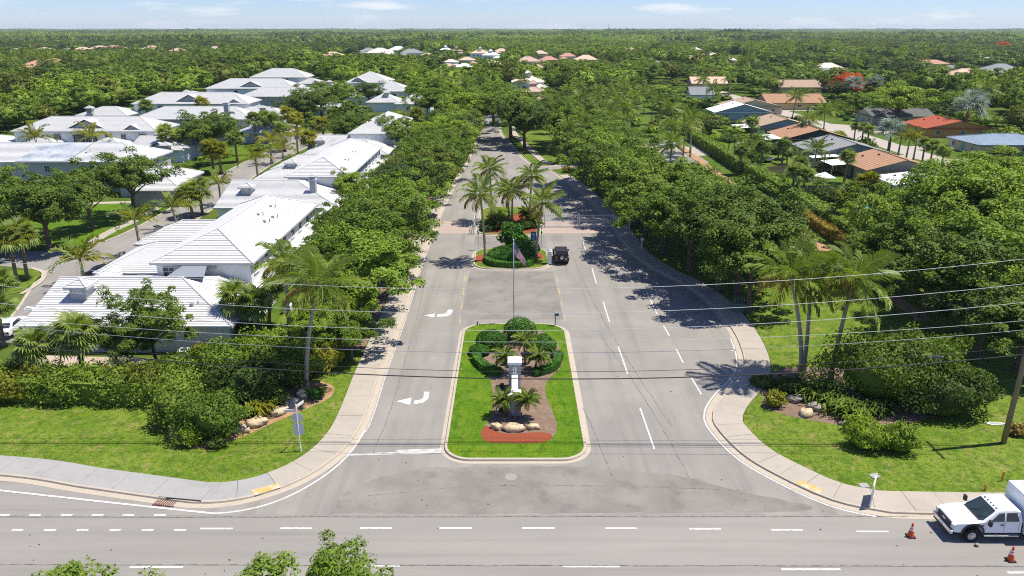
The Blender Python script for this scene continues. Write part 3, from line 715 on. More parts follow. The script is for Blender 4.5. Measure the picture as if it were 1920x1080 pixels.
SPEC = {  # leaf meshes, leaf count, lowest and highest leaf angle, trunk radii, bark, leaf name
    'coconut_palm': (FROND, 22, -28, 80, 0.19, 0.12, 'bark_palm', 'frond'),
    'foxtail_palm': (FOX, 12, 0, 78, 0.17, 0.11, 'bark_palm', 'frond'),
    'sabal_palm': (FAN, 34, -35, 78, 0.20, 0.17, 'bark_sabal', 'fan_leaf'),
    'golden_sabal_palm': (FANG, 32, -35, 78, 0.20, 0.17, 'bark_sabal', 'fan_leaf'),
    'silver_palm': (FANS, 22, -10, 75, 0.24, 0.2, 'bark_sabal', 'fan_leaf'),
    'date_palm': (PYG, 26, -15, 75, 0.10, 0.08, 'bark_sabal', 'frond')}
def leaf_pose(kind, k, n, r):
    lo, hi = SPEC[kind][2], SPEC[kind][3]
    t = (k + .5) / n
    return (k * 2.39996 + r.uniform(-.25, .25), R(hi + (lo - hi) * t ** .85 + r.uniform(-6, 6)), r.uniform(.86, 1.1))
def palm(kind, loc, H, label, group=None, bend=(0, 0), s=1.0, seed=0, rz=0.0, wind=(0.0, 0.0)):
    """near palm: trunk and every leaf a part of its own"""
    ms, n, lo, hi, r0, r1, bk, ln = SPEC[kind]
    r = random.Random(seed * 7 + 3)
    root = thing(kind.replace('golden_', ''), label, 'palm tree', loc, rz, group)
    put('trunk', palm_trunk('trunk', seed, H, r0 * s ** .5, r1 * s ** .5, bend, bk), root)
    for k in range(n):
        az, el, q = leaf_pose(kind, k, n, r)
        me = ms[k % min(3, len(ms))] if kind != 'coconut_palm' else (ms[k % 3] if k < n * .72 else ms[2 + k % 3])
        e = Euler((r.uniform(-.25, .25), -el, az)).to_matrix()
        if wind != (0.0, 0.0):
            w = Vector((wind[0], wind[1], 0)); ax = Vector((-w.y, w.x, 0)).normalized(); e = Matrix.Rotation(w.length * r.uniform(.6, 1.2), 3, ax) @ e
        put(ln, me, root, (bend[0], bend[1], H - 0.05 + r.uniform(-.12, .1)), e.to_euler(), (s * q,) * 3)
    if kind == 'coconut_palm':
        m = MB()
        for k in range(5):
            a = k * 1.3; m.lathe([(0.0, -.13), (.1, -.06), (.12, 0), (.09, .09), (0, .13)], (bend[0] + .24 * math.cos(a), bend[1] + .24 * math.sin(a), H - .28), 8)
        put('coconut_bunch', m.mesh('coconut_bunch', 'leaf_gold'), root)
    return root
# palms further off: the crown as one part
PALMF = {}
def np_from(me):
    v = np.empty(len(me.vertices) * 3, np.float32); me.vertices.foreach_get('co', v)
    f = np.empty(len(me.loops), np.int32); me.loops.foreach_get('vertex_index', f)
    return v.reshape(-1, 3), f.reshape(-1, 4)
for kind, H in (('coconut_palm', 8.5), ('sabal_palm', 5.5), ('golden_sabal_palm', 5.0), ('foxtail_palm', 5.5), ('silver_palm', 5.0)):
    PALMF[kind] = []
    for q in range(2):
        r = random.Random(q + 5); ms, n = SPEC[kind][0], SPEC[kind][1]
        bend = (r.uniform(-.8, .8), r.uniform(-.8, .8)) if kind == 'coconut_palm' else (0.1, 0)
        parts = []
        for k in range(n):
            az, el, sq = leaf_pose(kind, k, n, r)
            v, f = np_from(ms[k % min(3, len(ms))]); mx = np.array((Euler((r.uniform(-.25, .25), -el, az)).to_matrix() * sq))
            parts.append((v @ mx.T + np.array([bend[0], bend[1], H]), f))
        V, F = join(parts)
        PALMF[kind].append((palm_trunk('palm_trunk', q, H, SPEC[kind][4], SPEC[kind][5], bend, SPEC[kind][6], n=4), np_mesh('palm_crown', V, F, ms[0].materials[0].name)))

def tree(name, pair, loc, s, label, cat='tree', group=None, rz=0.0, sz=None):
    root = thing(name, label, cat, loc, rz, group)
    root.scale = (s, s, sz or s)
    put('trunk', pair[0], root); put('crown', pair[1], root)
    return root
def shrub_mesh(name, seed, rx, ry, h, n, size, material, smooth=False, spread=.22, core=.8):
    """leafy mound standing on the ground"""
    r = np.random.default_rng(seed)
    D = unit(n * 2, r); D = D[D[:, 2] > -0.25][:n]
    ph = r.uniform(0, 6.28, 5); az = np.arctan2(D[:, 1], D[:, 0]); el = np.arcsin(D[:, 2])
    am = 0.03 if smooth else 0.12
    k = 1 + am * (np.sin(3 * az + ph[0]) + np.sin(5 * az + ph[1] + 3 * el) + np.sin(7 * el + ph[2] + 2 * az))
    k *= r.uniform(.93, 1.03, len(D)) if smooth else r.uniform(.78, 1.08, len(D))
    C = D * k[:, None] * np.array([rx, ry, h * .56]); C[:, 2] += h * .44; C[:, 2] = np.maximum(C[:, 2], .04)
    V, F = join([leaves(C, D + np.array([0, 0, .3]), size, r, .6, .5 if smooth else .9), blob((rx * core, ry * core, h * .56 * core), (0, 0, h * .42), 7, 14, r, .03 if smooth else .1)])
    V[:, 2] = np.maximum(V[:, 2], 0.0)
    return np_mesh(name, V, F, material)
def hedge_mesh(name, line, w, h, dens, size, material, seed=1, rough=.12, z0=0.0):
    """clipped hedge along a line: leaves over sides and top of a closed core"""
    r = np.random.default_rng(seed); m = MB()
    a, b = offset(line, w / 2 * .86), offset(line, -w / 2 * .86); n = len(line)
    for i in range(n - 1):
        q = [a[i], a[i + 1], b[i + 1], b[i]]
        lo = [(p.x, p.y, z0) for p in q]; hi = [(p.x, p.y, z0 + h * .93) for p in q]
        m.face(hi); m.face([lo[0], lo[1], hi[1], hi[0]][::-1]); m.face([lo[2], lo[3], hi[3], hi[2]][::-1])
        if i == 0: m.face([lo[3], lo[0], hi[0], hi[3]])
        if i == n - 2: m.face([lo[1], lo[2], hi[2], hi[1]])
    parts = [(np.array(m.v), np.array(m.f))]
    C, N = [], []
    for i in range(n - 1):
        p, q = line[i], line[i + 1]; L = (q - p).length; t = (q - p).normalized(); nn = Vector((-t.y, t.x))
        for k in range(int(L * (2 * h + w) * dens)):
            s = random.random(); c = p.lerp(q, s); u = random.random() * (2 * h + w)
            wob = rough * (math.sin(c.x * 2.1 + c.y * 1.3) + math.sin(c.x * .9 - c.y * 2.3)) * .5
            if u < h: pt = c + nn * (w / 2 + wob); z = u; nr = (nn.x, nn.y, .2)
            elif u < 2 * h: pt = c - nn * (w / 2 + wob); z = u - h; nr = (-nn.x, -nn.y, .2)
            else: pt = c + nn * (u - 2 * h - w / 2); z = h + wob; nr = (0, 0, 1)
            C.append((pt.x + random.gauss(0, rough * .5), pt.y + random.gauss(0, rough * .5), z0 + max(.03, z + random.gauss(0, rough * .5)))); N.append(nr)
    parts.append(leaves(np.array(C), np.array(N), size, r, .6, .6))
    V, F = join(parts)
    return np_mesh(name, V, F, material)
# ================================================================== buildings
def shingle(name, c, k=0.75):
    layered(name, c, [(tuple(x * k for x in c), 0.7, 0.45, 0.7, 0.7, None), (tuple(min(1, x * 1.2) for x in c), 9, 0.5, 0.7, 0.5, None), (tuple(x * .6 for x in c), 22, 0.55, 0.75, 0.5, (1, 3, 1))], rough=0.9, spec=0.15, bump=.4, bscale=14)
shingle('shingle_tan', (0.38, 0.28, 0.20)); shingle('shingle_orange', (0.37, 0.215, 0.13)); shingle('shingle_grey', (0.25, 0.255, 0.26)); shingle('shingle_dark', (0.13, 0.135, 0.12))
shingle('metal_white', (0.72, 0.73, 0.74), .92); shingle('tile_red', (0.36, 0.095, 0.055)); shingle('roof_blue', (0.22, 0.28, 0.35)); shingle('tile_pink', (0.47, 0.34, 0.27)); shingle('tile_peach', (0.58, 0.42, 0.31))
shingle('tile_cream', (0.62, 0.56, 0.47)); shingle('tile_salmon', (0.44, 0.26, 0.185))
for nm, c in (('wall_blue', (0.30, 0.36, 0.42)), ('wall_tan', (0.42, 0.36, 0.27)), ('wall_cream', (0.60, 0.50, 0.33)), ('wall_yellow', (0.58, 0.44, 0.20)), ('wall_orange', (0.56, 0.27, 0.08)), ('wall_dark', (0.055, 0.06, 0.065)), ('wall_peach', (0.60, 0.44, 0.31)),
              ('door_teal', (0.18, 0.40, 0.36)), ('garage_door', (0.66, 0.66, 0.63))):
    mat(nm, c, tuple(x * .85 for x in c), 1.2, rough=.85)

LIP = [0.06]
def plane(m, e0, e1, r1, r0, course=0.42, lip=None, mi=0):
    """one roof slope laid in lapping courses: eave e0-e1, top r0-r1"""
    e0, e1, r0, r1 = map(Vector, (e0, e1, r0, r1)); lip = lip or LIP[0]
    L = max((r0 - e0).length * .5 + (r1 - e1).length * .5, .1)
    slope = ((r0 + r1) / 2 - (e0 + e1) / 2)
    nrm = (e1 - e0).cross(slope).normalized()
    if nrm.z < 0: nrm = -nrm
    n = max(1, round(slope.length / course))
    for i in range(n):
        a, b = i / n, (i + 1) / n
        p0, p1, q1, q0 = e0.lerp(r0, a), e1.lerp(r1, a), e1.lerp(r1, b), e0.lerp(r0, b)
        up = nrm * lip
        m.face([p0 + up, p1 + up, q1, q0] if (q1 - q0).length > 1e-4 else [p0 + up, p1 + up, q1], mi)
        m.face([p0, p1, p1 + up, p0 + up], mi)
def roof_vol(m, x0, x1, y0, y1, ze, zr, axis='y', hip0=True, hip1=True, course=.4, cap=True, mi=0, hipk=1.0):
    if axis == 'y': T = lambda a, b, z: (a, b, z); A0, A1, B0, B1 = x0, x1, y0, y1
    else: T = lambda a, b, z: (b, a, z); A0, A1, B0, B1 = y0, y1, x0, x1
    h = (A1 - A0) / 2; c = (A0 + A1) / 2; h = min(h, (B1 - B0) / 2 - .01) if hip0 and hip1 else h
    r0, r1 = B0 + (h * hipk if hip0 else 0), B1 - (h * hipk if hip1 else 0)
    plane(m, T(A0, B0, ze), T(A0, B1, ze), T(c, r1, zr), T(c, r0, zr), course, mi=mi)
    plane(m, T(A1, B0, ze), T(A1, B1, ze), T(c, r1, zr), T(c, r0, zr), course, mi=mi)
    if hip0: plane(m, T(A0, B0, ze), T(A1, B0, ze), T(c, r0, zr), T(c, r0, zr), course, mi=mi)
    if hip1: plane(m, T(A0, B1, ze), T(A1, B1, ze), T(c, r1, zr), T(c, r1, zr), course, mi=mi)
    if cap:
        m.tube([T(c, r0, zr + .05), T(c, r1, zr + .05)], .10, 6, mi=mi)
        if hip0:
            for A in (A0, A1): m.tube([T(A, B0, ze + .06), T(c, r0, zr + .05)], .085, 5, mi=mi)
        if hip1:
            for A in (A0, A1): m.tube([T(A, B1, ze + .06), T(c, r1, zr + .05)], .085, 5, mi=mi)
    # fascia boards and soffit
    m.face([(x0, y0, ze - .03), (x0, y1, ze - .03), (x1, y1, ze - .03), (x1, y0, ze - .03)], mi)
    for cx, cy, sx, sy in (((x0 + x1) / 2, y0 - .012, x1 - x0 + .05, .03), ((x0 + x1) / 2, y1 + .012, x1 - x0 + .05, .03), (x0 - .012, (y0 + y1) / 2, .03, y1 - y0), (x1 + .012, (y0 + y1) / 2, .03, y1 - y0)):
        m.box((cx, cy, ze - .08), (sx, sy, .2), mi=mi)
WIN = {}
def window_mesh(w, h, nx, ny):
    k = (w, h, nx, ny)
    if k not in WIN:
        m = MB(); t = .07
        m.box((0, -.05, h / 2 - t / 2), (w, .12, t)); m.box((0, -.06, -h / 2 + t / 2), (w + .1, .16, t))
        for s in (-1, 1): m.box((s * (w / 2 - t / 2), -.05, 0), (t, .12, h - 2 * t))
        for i in range(1, nx): m.box((-w / 2 + w * i / nx, -.03, 0), (.035, .05, h - 2 * t))
        for i in range(1, ny): m.box((0, -.028, -h / 2 + h * i / ny), (w - 2 * t, .045, .035))
        p = MB(); p.box((0, -.012, 0), (w - 2 * t, .02, h - 2 * t))
        WIN[k] = (m.mesh('window', 'trim_white'), p.mesh('pane', 'glass_dark'))
    return WIN[k]
FACE = {'S': 0.0, 'E': R(90), 'N': R(180), 'W': R(-90)}
def window(parent, x, y, z, w=1.2, h=1.3, face='S', nx=2, ny=2, shutters=False, name='window'):
    a, b = window_mesh(w, h, nx, ny)
    o = put(name, a, parent, (x, y, z), (0, 0, FACE[face])); put('pane', b, o)
    if shutters:
        for s in (-1, 1):
            m = MB(); m.box((s * (w / 2 + .24), -.04, 0), (.38, .05, h)); m.build('shutter', 'shutter_dark', o)
    return o
def panel(parent, x, y, z, w, h, face, material, name):
    m = MB(); m.box((0, -.03, 0), (w, .05, h))
    for i in range(1, 4): m.box((0, -.062, -h / 2 + h * i / 4), (w * .96, .012, .03))
    o = m.build(name, material, parent); o.location = (x, y, z); o.rotation_euler = (0, 0, FACE[face]); return o
def cupola(roof, x, y, z, w=1.5, h=1.1):
    m = MB(); m.box((0, 0, -.3), (w, w, h + .6), mi=1)
    roof_vol(m, -w * .72, w * .72, -w * .72, w * .72, h / 2, h / 2 + w * .42, course=.3, mi=0)
    for a in (0, 90):
        pts = [(w * .33 * math.cos(R(t)), -w / 2 - .02, -.05 + w * .33 * math.sin(R(t))) for t in range(0, 181, 20)]
        if a: pts = [(w / 2 + .02, p[0], p[2]) for p in pts]
        m.face(pts, 0)
    o = m.build('cupola', ['roof_white', 'wall_grey'], roof); o.location = (x, y, z); return o
def chimney(roof, x, y, z0, z1, w=.9):
    m = MB(); m.box((0, 0, (z1 - z0) / 2), (w, w, z1 - z0), mi=1); m.box((0, 0, z1 - z0 - .02), (w * 1.2, w * 1.2, .14), mi=0)
    for s in (-1, 1): m.tube([(s * w * .2, 0, z1 - z0), (s * w * .2, 0, z1 - z0 + .3)], .12, 8, mi=0)
    roof_vol(m, -w * .55, w * .55, -w * .55, w * .55, z1 - z0 + .42, z1 - z0 + .75, course=.3, mi=1, cap=False)
    o = m.build('chimney', ['trim_white', 'wall_grey'], roof); o.location = (x, y, z0); return o
def dormer_gable(roof, x, y, z, w, d, h, face='S'):
    m = MB(); hw = w / 2
    m.face([(-hw * .86, -.0, 0), (hw * .86, 0, 0), (0, 0, h * .86)], 1)
    for s in (-1, 1):
        plane(m, (s * hw, -.35, -.03), (s * hw, d, -.03), (0, d, h), (0, -.35, h), .4)
        m.box((s * hw * .5, -.30, h * .5), (.06, .06, .06))
    m.face([(-hw, -.35, -.04), (hw, -.35, -.04), (hw, d, -.04), (-hw, d, -.04)], 0)
    o = m.build('dormer_gable', ['roof_white', 'wall_grey'], roof); o.location = (x, y, z); o.rotation_euler = (0, 0, FACE[face]); return o
def vents(roof, pts):
    for x, y, z in pts:
        m = MB(); m.box((0, 0, .1), (.3, .3, .2)); o = m.build('roof_vent', 'steel_grey', roof); o.location = (x, y, z)
        m = MB(); m.tube([(0.5, .3, -.1), (0.5, .3, .35)], .06, 6); o = m.build('vent_pipe', 'steel_grey', roof); o.location = (x, y, z)
def slope_z(v, x, y):
    x0, x1, y0, y1, ze, zr = v[:6]; ax = v[6] if len(v) > 6 else 'y'
    c, h, q = ((x0 + x1) / 2, (x1 - x0) / 2, x) if ax == 'y' else ((y0 + y1) / 2, (y1 - y0) / 2, y)
    return ze + (zr - ze) * (1 - abs(q - c) / h)
RECTS, HOUSES = [], []
def villa(label, vols, wall='wall_white', over=.45, roofmat='roof_white', group=None, name='white_villa', cat='house', course=.4):
    """vols: (x0,x1,y0,y1,eave,ridge,axis,hip0,hip1[,wall inset]) roof outlines; a wall stands under each"""
    cx = sum((v[0] + v[1]) / 2 for v in vols) / len(vols); cy = sum((v[2] + v[3]) / 2 for v in vols) / len(vols)
    root = thing(name, label, cat, (cx, cy, 0), 0, group)
    def local(o): o.location = (o.location.x - cx, o.location.y - cy, o.location.z); return o
    w = MB()
    HOUSES.append((vols[0][0] * .5 + vols[0][1] * .5, vols[0][2] * .5 + vols[0][3] * .5, label))
    for v in vols: RECTS.append((v[0], v[1], v[2], v[3], 6 + min(170, .22 * v[2])))
    for v in vols:
        ax = v[6] if len(v) > 6 else 'y'; h0, h1 = (v[7] if len(v) > 7 else True), (v[8] if len(v) > 8 else True)
        x0, x1, y0, y1 = v[0] + over, v[1] - over, v[2] + over, v[3] - over
        w.box(((x0 + x1) / 2, (y0 + y1) / 2, (v[4] - .05) / 2), (x1 - x0, y1 - y0, v[4] - .05))
        for hip, e in ((h0, 0), (h1, 1)):
            if not hip:
                k = (v[5] - v[4]) / ((v[1] - v[0]) / 2 if ax == 'y' else (v[3] - v[2]) / 2)
                if ax == 'y':
                    yy = y1 if e else y0; w.face([(x0, yy, v[4] - .06), (x1, yy, v[4] - .06), (x1, yy, v[4] + k * over - .05), ((x0 + x1) / 2, yy, v[5] - .1), (x0, yy, v[4] + k * over - .05)])
                else:
                    xx = x1 if e else x0; w.face([(xx, y0, v[4] - .06), (xx, y1, v[4] - .06), (xx, y1, v[4] + k * over - .05), (xx, (y0 + y1) / 2, v[5] - .1), (xx, y0, v[4] + k * over - .05)])
    local(w.build('wall', wall, root))
    rf = None; LIP[0] = 0.06 if roofmat == 'roof_white' else 0.028
    for v in vols:
        m = MB(); roof_vol(m, *v[:6], *(v[6:9] if len(v) > 6 else ()), course=course)
        o = local(m.build('roof', roofmat, root)); rf = rf or o
    root['_c'] = [cx, cy]
    def at(x, y, z): return (x - cx, y - cy, z)
    return root, rf, at

# ---- the villa at the corner: two-storey block along the entry road, single-storey wings
vA = [(-37.2, -26.6, 72.0, 99.0, 5.6, 7.9), (-44.9, -25.5, 62.0, 76.5, 2.75, 5.0, 'x', False, True), (-46.5, -36.2, 77.5, 88, 2.7, 4.9, 'x', True, False), (-47.5, -36.2, 89, 98, 2.7, 4.7, 'x', True, False), (-45.5, -43.2, 73.8, 79.6, 2.65, 3.5)]
A, rA, at = villa('large white-roofed corner villa with two-storey block, nearest the cross street', vA)
# lean-to roof on the garden side
m = MB(); plane(m, (-25.2, 80, 3.0), (-25.2, 107, 3.0), (-27.2, 107, 3.75), (-27.2, 80, 3.75)); m.box((-25.25, 93.5, 2.9), (.06, 27, .18)); m.face([(-25.2, 80, 2.95), (-25.2, 107, 2.95), (-27.2, 107, 2.95), (-27.2, 80, 2.95)])
o = m.build('lean_to_roof', 'roof_white', A); o.location = at(0, 0, 0)
m = MB(); m.box((-26.4, 93.5, 1.45), (1.5, 26.4, 2.9)); o = m.build('sunroom_wall', 'wall_white', A); o.location = at(0, 0, 0)
for y in np.arange(74, 98, 3.4): window(A, *at(-27.04, y, 4.7), 1.5, 1.25, 'E', 2, 2)
for y in np.arange(81.5, 106, 2.8): window(A, *at(-25.64, y, 1.75), 1.7, 1.5, 'E', 2, 2)
window(A, *at(-35.5, 72.44, 4.6), 1.3, 1.1, 'S')
for x in (-41.5, -37.0): window(A, *at(x, 62.44, 1.6), 1.3, 1.2, 'S')
panel(A, *at(-27.7, 62.44, 1.3), 2.2, 2.3, 'S', 'wall_white', 'patio_screen')
c = A['_c']
cupola(rA, -41.2, 66.4, 4.75)
vents(rA, [(-29.2, 84.5, 6.8), (-29.0, 87, 6.7), (-30.4, 86, 7.25), (-30.3, 90.5, 7.2), (-35.9, 64.4, 3.6), (-30.2, 64.9, 3.7)])
m = MB(); m.face([(-34.4, 69.3, 5.06), (-30.6, 69.3, 5.06), (-31.4, 72.4, 5.5), (-33.6, 72.4, 5.5)]); m.box((-32.5, 72.1, 5.3), (3.9, .5, .5)); m.build('flat_cap', 'steel_grey', rA)
# roof children were given in world numbers: roofs sit at (-cx,-cy) inside the root, so world numbers hold

def white_villa(label, vols, wall='wall_white', wins=(), cups=(), chims=(), dorm=(), vent=()):
    r, rf, at = villa(label, vols, wall)
    for x, y, z, w, h, f, nx, ny, sh in wins: window(r, *at(x, y, z), w, h, f, nx, ny, sh)
    for q in cups: cupola(rf, *q)
    for q in chims: chimney(rf, *q)
    for q in dorm: dormer_gable(rf, *q)
    vents(rf, vent)
    return r
def wrow(xs, y, z, w=1.3, h=1.3, f='S', nx=2, ny=2, sh=False): return [(x, y, z, w, h, f, nx, ny, sh) for x in xs]
def wcol(x, ys, z, w=1.4, h=1.3, f='E', nx=2, ny=2, sh=False): return [(x, y, z, w, h, f, nx, ny, sh) for y in ys]
white_villa('white-roofed villa with grey chimney and cupola, second along the left roadside oaks',
    [(-37.0, -26.4, 118.5, 151, 5.6, 7.9), (-45, -26.0, 108.5, 126, 2.8, 5.3, 'x', False, True), (-46.5, -36.4, 128, 139, 2.7, 4.8, 'x', True, False), (-46.5, -36.4, 141, 150, 2.7, 4.8, 'x', True, False), (-26.9, -24.4, 137, 150, 2.9, 3.5)],
    wins=wcol(-26.84, np.arange(121, 150, 3.5), 4.6) + wcol(-24.84, np.arange(139, 149, 3), 1.7), cups=[(-41.2, 113.2, 4.6), (-40, 133.5, 4.8)], chims=[(-31, 113.5, 3.6, 6.2)], vent=[(-29, 128, 6.7), (-29.4, 136, 6.8), (-34, 126, 6.6)])
white_villa('white-roofed villa third along the left roadside oaks, partly hidden by their crowns',
    [(-37.5, -26.4, 170, 200, 5.6, 8.0), (-46, -37, 166, 178, 2.8, 5.0, 'x', False, False), (-45, -26.5, 158, 171, 2.8, 5.2, 'x', True, True)], wins=wcol(-26.84, np.arange(173, 199, 3.6), 4.6), cups=[(-42, 163, 4.7)], vent=[(-29, 180, 6.8)])
# villas across the inner street, long side to the south
white_villa('long grey-walled villa with part of its white roof tarped blue-grey, at left edge',
    [(-106, -66.5, 132.5, 145, 5.6, 8.1, 'x'), (-70, -58, 128.5, 138, 2.8, 4.8, 'x', False, True), (-104, -93, 122, 133, 2.8, 4.6, 'x'), (-64, -55, 121, 130, 2.8, 4.4, 'x')],
    wall='wall_grey', wins=wrow((-90.5, -84.2, -76, -70), 132.94, 4.3, 1.1, 1.2), vent=[(-72, 136, 7), (-78, 135.5, 6.8)])
m = MB(); plane(m, (-89.5, 132.6, 5.72), (-80.0, 132.6, 5.72), (-78.2, 138.5, 8.12), (-87.6, 138.5, 8.12)); tp = m.build('roof_tarp', 'roof_tarp'); tp.parent = bpy.data.objects['white_villa.003']; c = tp.parent['_c']; tp.location = (-c[0], -c[1], 0)
white_villa('white villa with dark shutters and a wide grey gable on its south roof slope',
    [(-117, -83, 174, 187, 5.6, 8.3, 'x'), (-97, -88, 167, 175, 2.8, 4.6, 'x'), (-112.5, -104, 167.5, 175, 2.8, 4.6, 'x'), (-85.5, -73, 164, 178, 2.8, 5.0, 'x', False, True), (-128, -116, 166, 182, 2.8, 5, 'x')],
    wins=wrow((-106.5, -94.5, -86.5), 174.44, 4.3, 1.8, 1.4, nx=3, ny=3) + wrow((-101.5, -98.6), 174.44, 4.0, 1.7, 1.9, nx=3, ny=3, sh=True) + wrow((-91, -111.5), 174.44, 4.2, 1.3, 1.5),
    dorm=[(-100, 175.6, 6.15, 8.6, 3.5, 2.0), (-89, 175, 5.9, 4.0, 2.2, 1.1), (-78.5, 164.5, 2.95, 6.5, 3.5, 1.5)], cups=[(-76, 162.8, 3.6), (-119.5, 170, 4.6), (-81, 172, 4.9)])
white_villa('grey-walled villa with tall square chimney and white roof beyond the round oak',
    [(-100.5, -69, 198, 211, 5.6, 8.3, 'x'), (-72, -58, 193, 206, 2.8, 5.0, 'x')], wall='wall_grey', wins=wrow((-93, -80, -74), 198.44, 4.2, 1.4, 1.5), chims=[(-75.5, 199.5, 5.5, 9.3, 1.2)], cups=[(-62, 196, 4.4)], vent=[(-90, 201, 6.8), (-86, 202, 7)])
white_villa('white villa with pale gable and porch cupola, second rank across the inner street',
    [(-121, -84, 240, 254, 5.6, 8.6, 'x'), (-135, -119, 232, 244, 2.8, 5.0, 'x'), (-88, -70, 231, 243, 2.8, 5.0, 'x')], wins=wrow((-112, -105, -97, -90), 240.44, 4.2, 1.7, 1.5, nx=3, ny=3), dorm=[(-103, 241.5, 6.2, 8.5, 4, 2.1), (-88.5, 241, 5.9, 4, 2.2, 1.1)], cups=[(-130, 232, 4.6), (-77, 233, 4.6)])
white_villa('grey-walled villa with one white framed window, between two larger white roofs', [(-96, -66, 266, 280, 5.6, 8.3, 'x'), (-70, -58, 258, 270, 2.8, 5, 'x')], wall='wall_grey', wins=wrow((-70, -78), 266.44, 4, 2.2, 1.7, nx=3, ny=3))
white_villa('white-roofed villa with grey gable, third rank across the inner street', [(-122, -86, 302, 318, 5.6, 9.0, 'x'), (-90, -74, 292, 305, 2.8, 5, 'x'), (-132, -120, 292, 306, 2.8, 5, 'x')], wins=wrow((-110, -100), 302.44, 4.2, 1.7, 1.5), dorm=[(-104, 303.5, 6.2, 9, 4, 2.1)], cups=[(-126, 294, 4.6)])
white_villa('small white hip-roofed villa topmost among the left white roofs', [(-128, -100, 372, 390, 5.6, 9.4, 'x'), (-104, -92, 366, 380, 3, 5.4, 'x')], wins=wrow((-118, -110), 372.44, 4.2, 1.8, 1.5))
white_villa('white-roofed villa with grey dormers, lowest of three beside the road oaks', [(-41, -28, 262, 276, 3.4, 6.4, 'x'), (-52, -40, 268, 280, 3.4, 6.2, 'x')], wins=wrow((-36, -32), 262.44, 2, 1.5, 1.3), cups=[(-45, 272, 6)])
white_villa('white-roofed villa in the middle of three beside the road oaks', [(-56, -40, 296, 312, 5, 8.4, 'x'), (-66, -55, 294, 306, 3, 5.8, 'x')], wins=wrow((-52, -46), 296.44, 3.6, 1.5, 1.3))
white_villa('white-roofed villa with grey gable, topmost of three beside the road oaks', [(-74, -54, 336, 356, 5.6, 9.8, 'x'), (-86, -72, 330, 344, 3, 6, 'x')], wins=wrow((-66, -60), 336.44, 4, 1.6, 1.4), dorm=[(-68, 337, 6.1, 6, 3, 1.8)], cups=[(-80, 334, 5.6)])

# ---- bungalows of the neighbourhood behind the tall hedge
def bungalow(label, x, y, w, l, roofmat, wall, ze=2.6, zr=4.6, hip=False, axis='y', wins='SW', porch=None, doormat=None, gable=None):
    v = [(x - w / 2, x + w / 2, y - l / 2, y + l / 2, ze, zr, axis, hip, hip)]
    r, rf, at = villa(label, v, wall, roofmat=roofmat, name='bungalow', over=.5, course=.6)
    if gable:
        g = MB(); k = (zr - ze) / (w / 2)
        g.face([(x - w / 2 + .5, y - l / 2 + .47, ze - .06), (x + w / 2 - .5, y - l / 2 + .47, ze - .06), (x + w / 2 - .5, y - l / 2 + .47, ze + k * .5 - .05), (x, y - l / 2 + .47, zr - .1), (x - w / 2 + .5, y - l / 2 + .47, ze + k * .5 - .05)])
        o = g.build('gable_cladding', gable, r); o.location = at(0, 0, 0)
    ys, xw = y - l / 2 + .49, x - w / 2 + .49
    if 'S' in wins:
        for q in (-.3, .05, .32): window(r, *at(x + q * w, ys, 1.45), 1.3, 1.1, 'S')
    if 'W' in wins:
        for q in (-.3, .28): window(r, *at(xw, y + q * l, 1.45), 1.4, 1.1, 'W')
        panel(r, *at(xw, y, 1.05), 1.0, 2.05, 'W', doormat or 'door_teal', 'door')
    if porch:
        m = MB(); px, py, pw, pl = porch; plane(m, (px - pw / 2, py - pl / 2, 2.25), (px - pw / 2, py + pl / 2, 2.25), (px + pw / 2, py + pl / 2, 2.6), (px + pw / 2, py - pl / 2, 2.6), .5)
        m.face([(px - pw / 2, py - pl / 2, 2.2), (px - pw / 2, py + pl / 2, 2.2), (px + pw / 2, py + pl / 2, 2.55), (px + pw / 2, py - pl / 2, 2.55)])
        for sx, sy in ((-1, -1), (-1, 1)): m.tube([(px + sx * pw * .45, py + sy * pl * .45, 0), (px + sx * pw * .45, py + sy * pl * .45, 2.25)], .06, 6)
        o = m.build('porch_roof', 'metal_white', r); o.location = at(0, 0, 0)
    for q in (0.1, .25):
        m = MB(); m.box((0, 0, .12), (.35, .35, .24)); o = m.build('roof_vent', 'black_plastic', rf); o.location = (x - w * q, y + l * q, zr - (zr - ze) * q * 2 + .02)
    return r
bungalow('tan-walled bungalow with orange shingle roof, lowest in the row behind the hedge', 75.5, 147.5, 15, 14, 'shingle_orange', 'wall_tan', hip=False, doormat='wall_dark', porch=(66.5, 151, 4, 6))
bungalow('low bungalow with flat white metal roof in front of the orange-roofed one', 73.5, 132, 13, 9, 'metal_white', 'wall_cream', ze=2.4, zr=3.1)
bungalow('cream bungalow with wide grey shingle roof between two orange roofs', 74.5, 167.5, 17.5, 15, 'shingle_grey', 'wall_cream', zr=4.8, porch=(67, 158.5, 6, 3), gable='shingle_grey')
bungalow('bungalow with orange shingle roof and black gable end', 75.5, 189.5, 17, 13.5, 'shingle_orange', 'wall_dark', zr=4.9, porch=(65, 188, 5, 8))
bungalow('blue-grey bungalow with tan shingle roof behind the black gabled one', 75.5, 212.5, 17, 14, 'shingle_tan', 'wall_blue', zr=4.8, porch=(65, 210, 5, 8))
bungalow('blue-grey bungalow with white metal gable roof near the dark car', 75, 249, 19, 12, 'metal_white', 'wall_blue', zr=5.2)
bungalow('cream bungalow with tan roof behind the white metal roof', 84, 267, 20, 13, 'shingle_tan', 'wall_cream', zr=5.0)
bungalow('yellow bungalow with orange-tan roof and red carport', 104, 283, 22, 15, 'shingle_orange', 'wall_yellow', zr=5.2, axis='x')
bungalow('cream bungalow with blue-grey roof and teal doors at right edge', 119, 180, 20, 14, 'roof_blue', 'wall_cream', zr=4.3, hip=True, axis='x')
bungalow('orange-walled bungalow with red tile roof', 122, 210, 19, 14, 'tile_red', 'wall_orange', zr=4.6, axis='y')
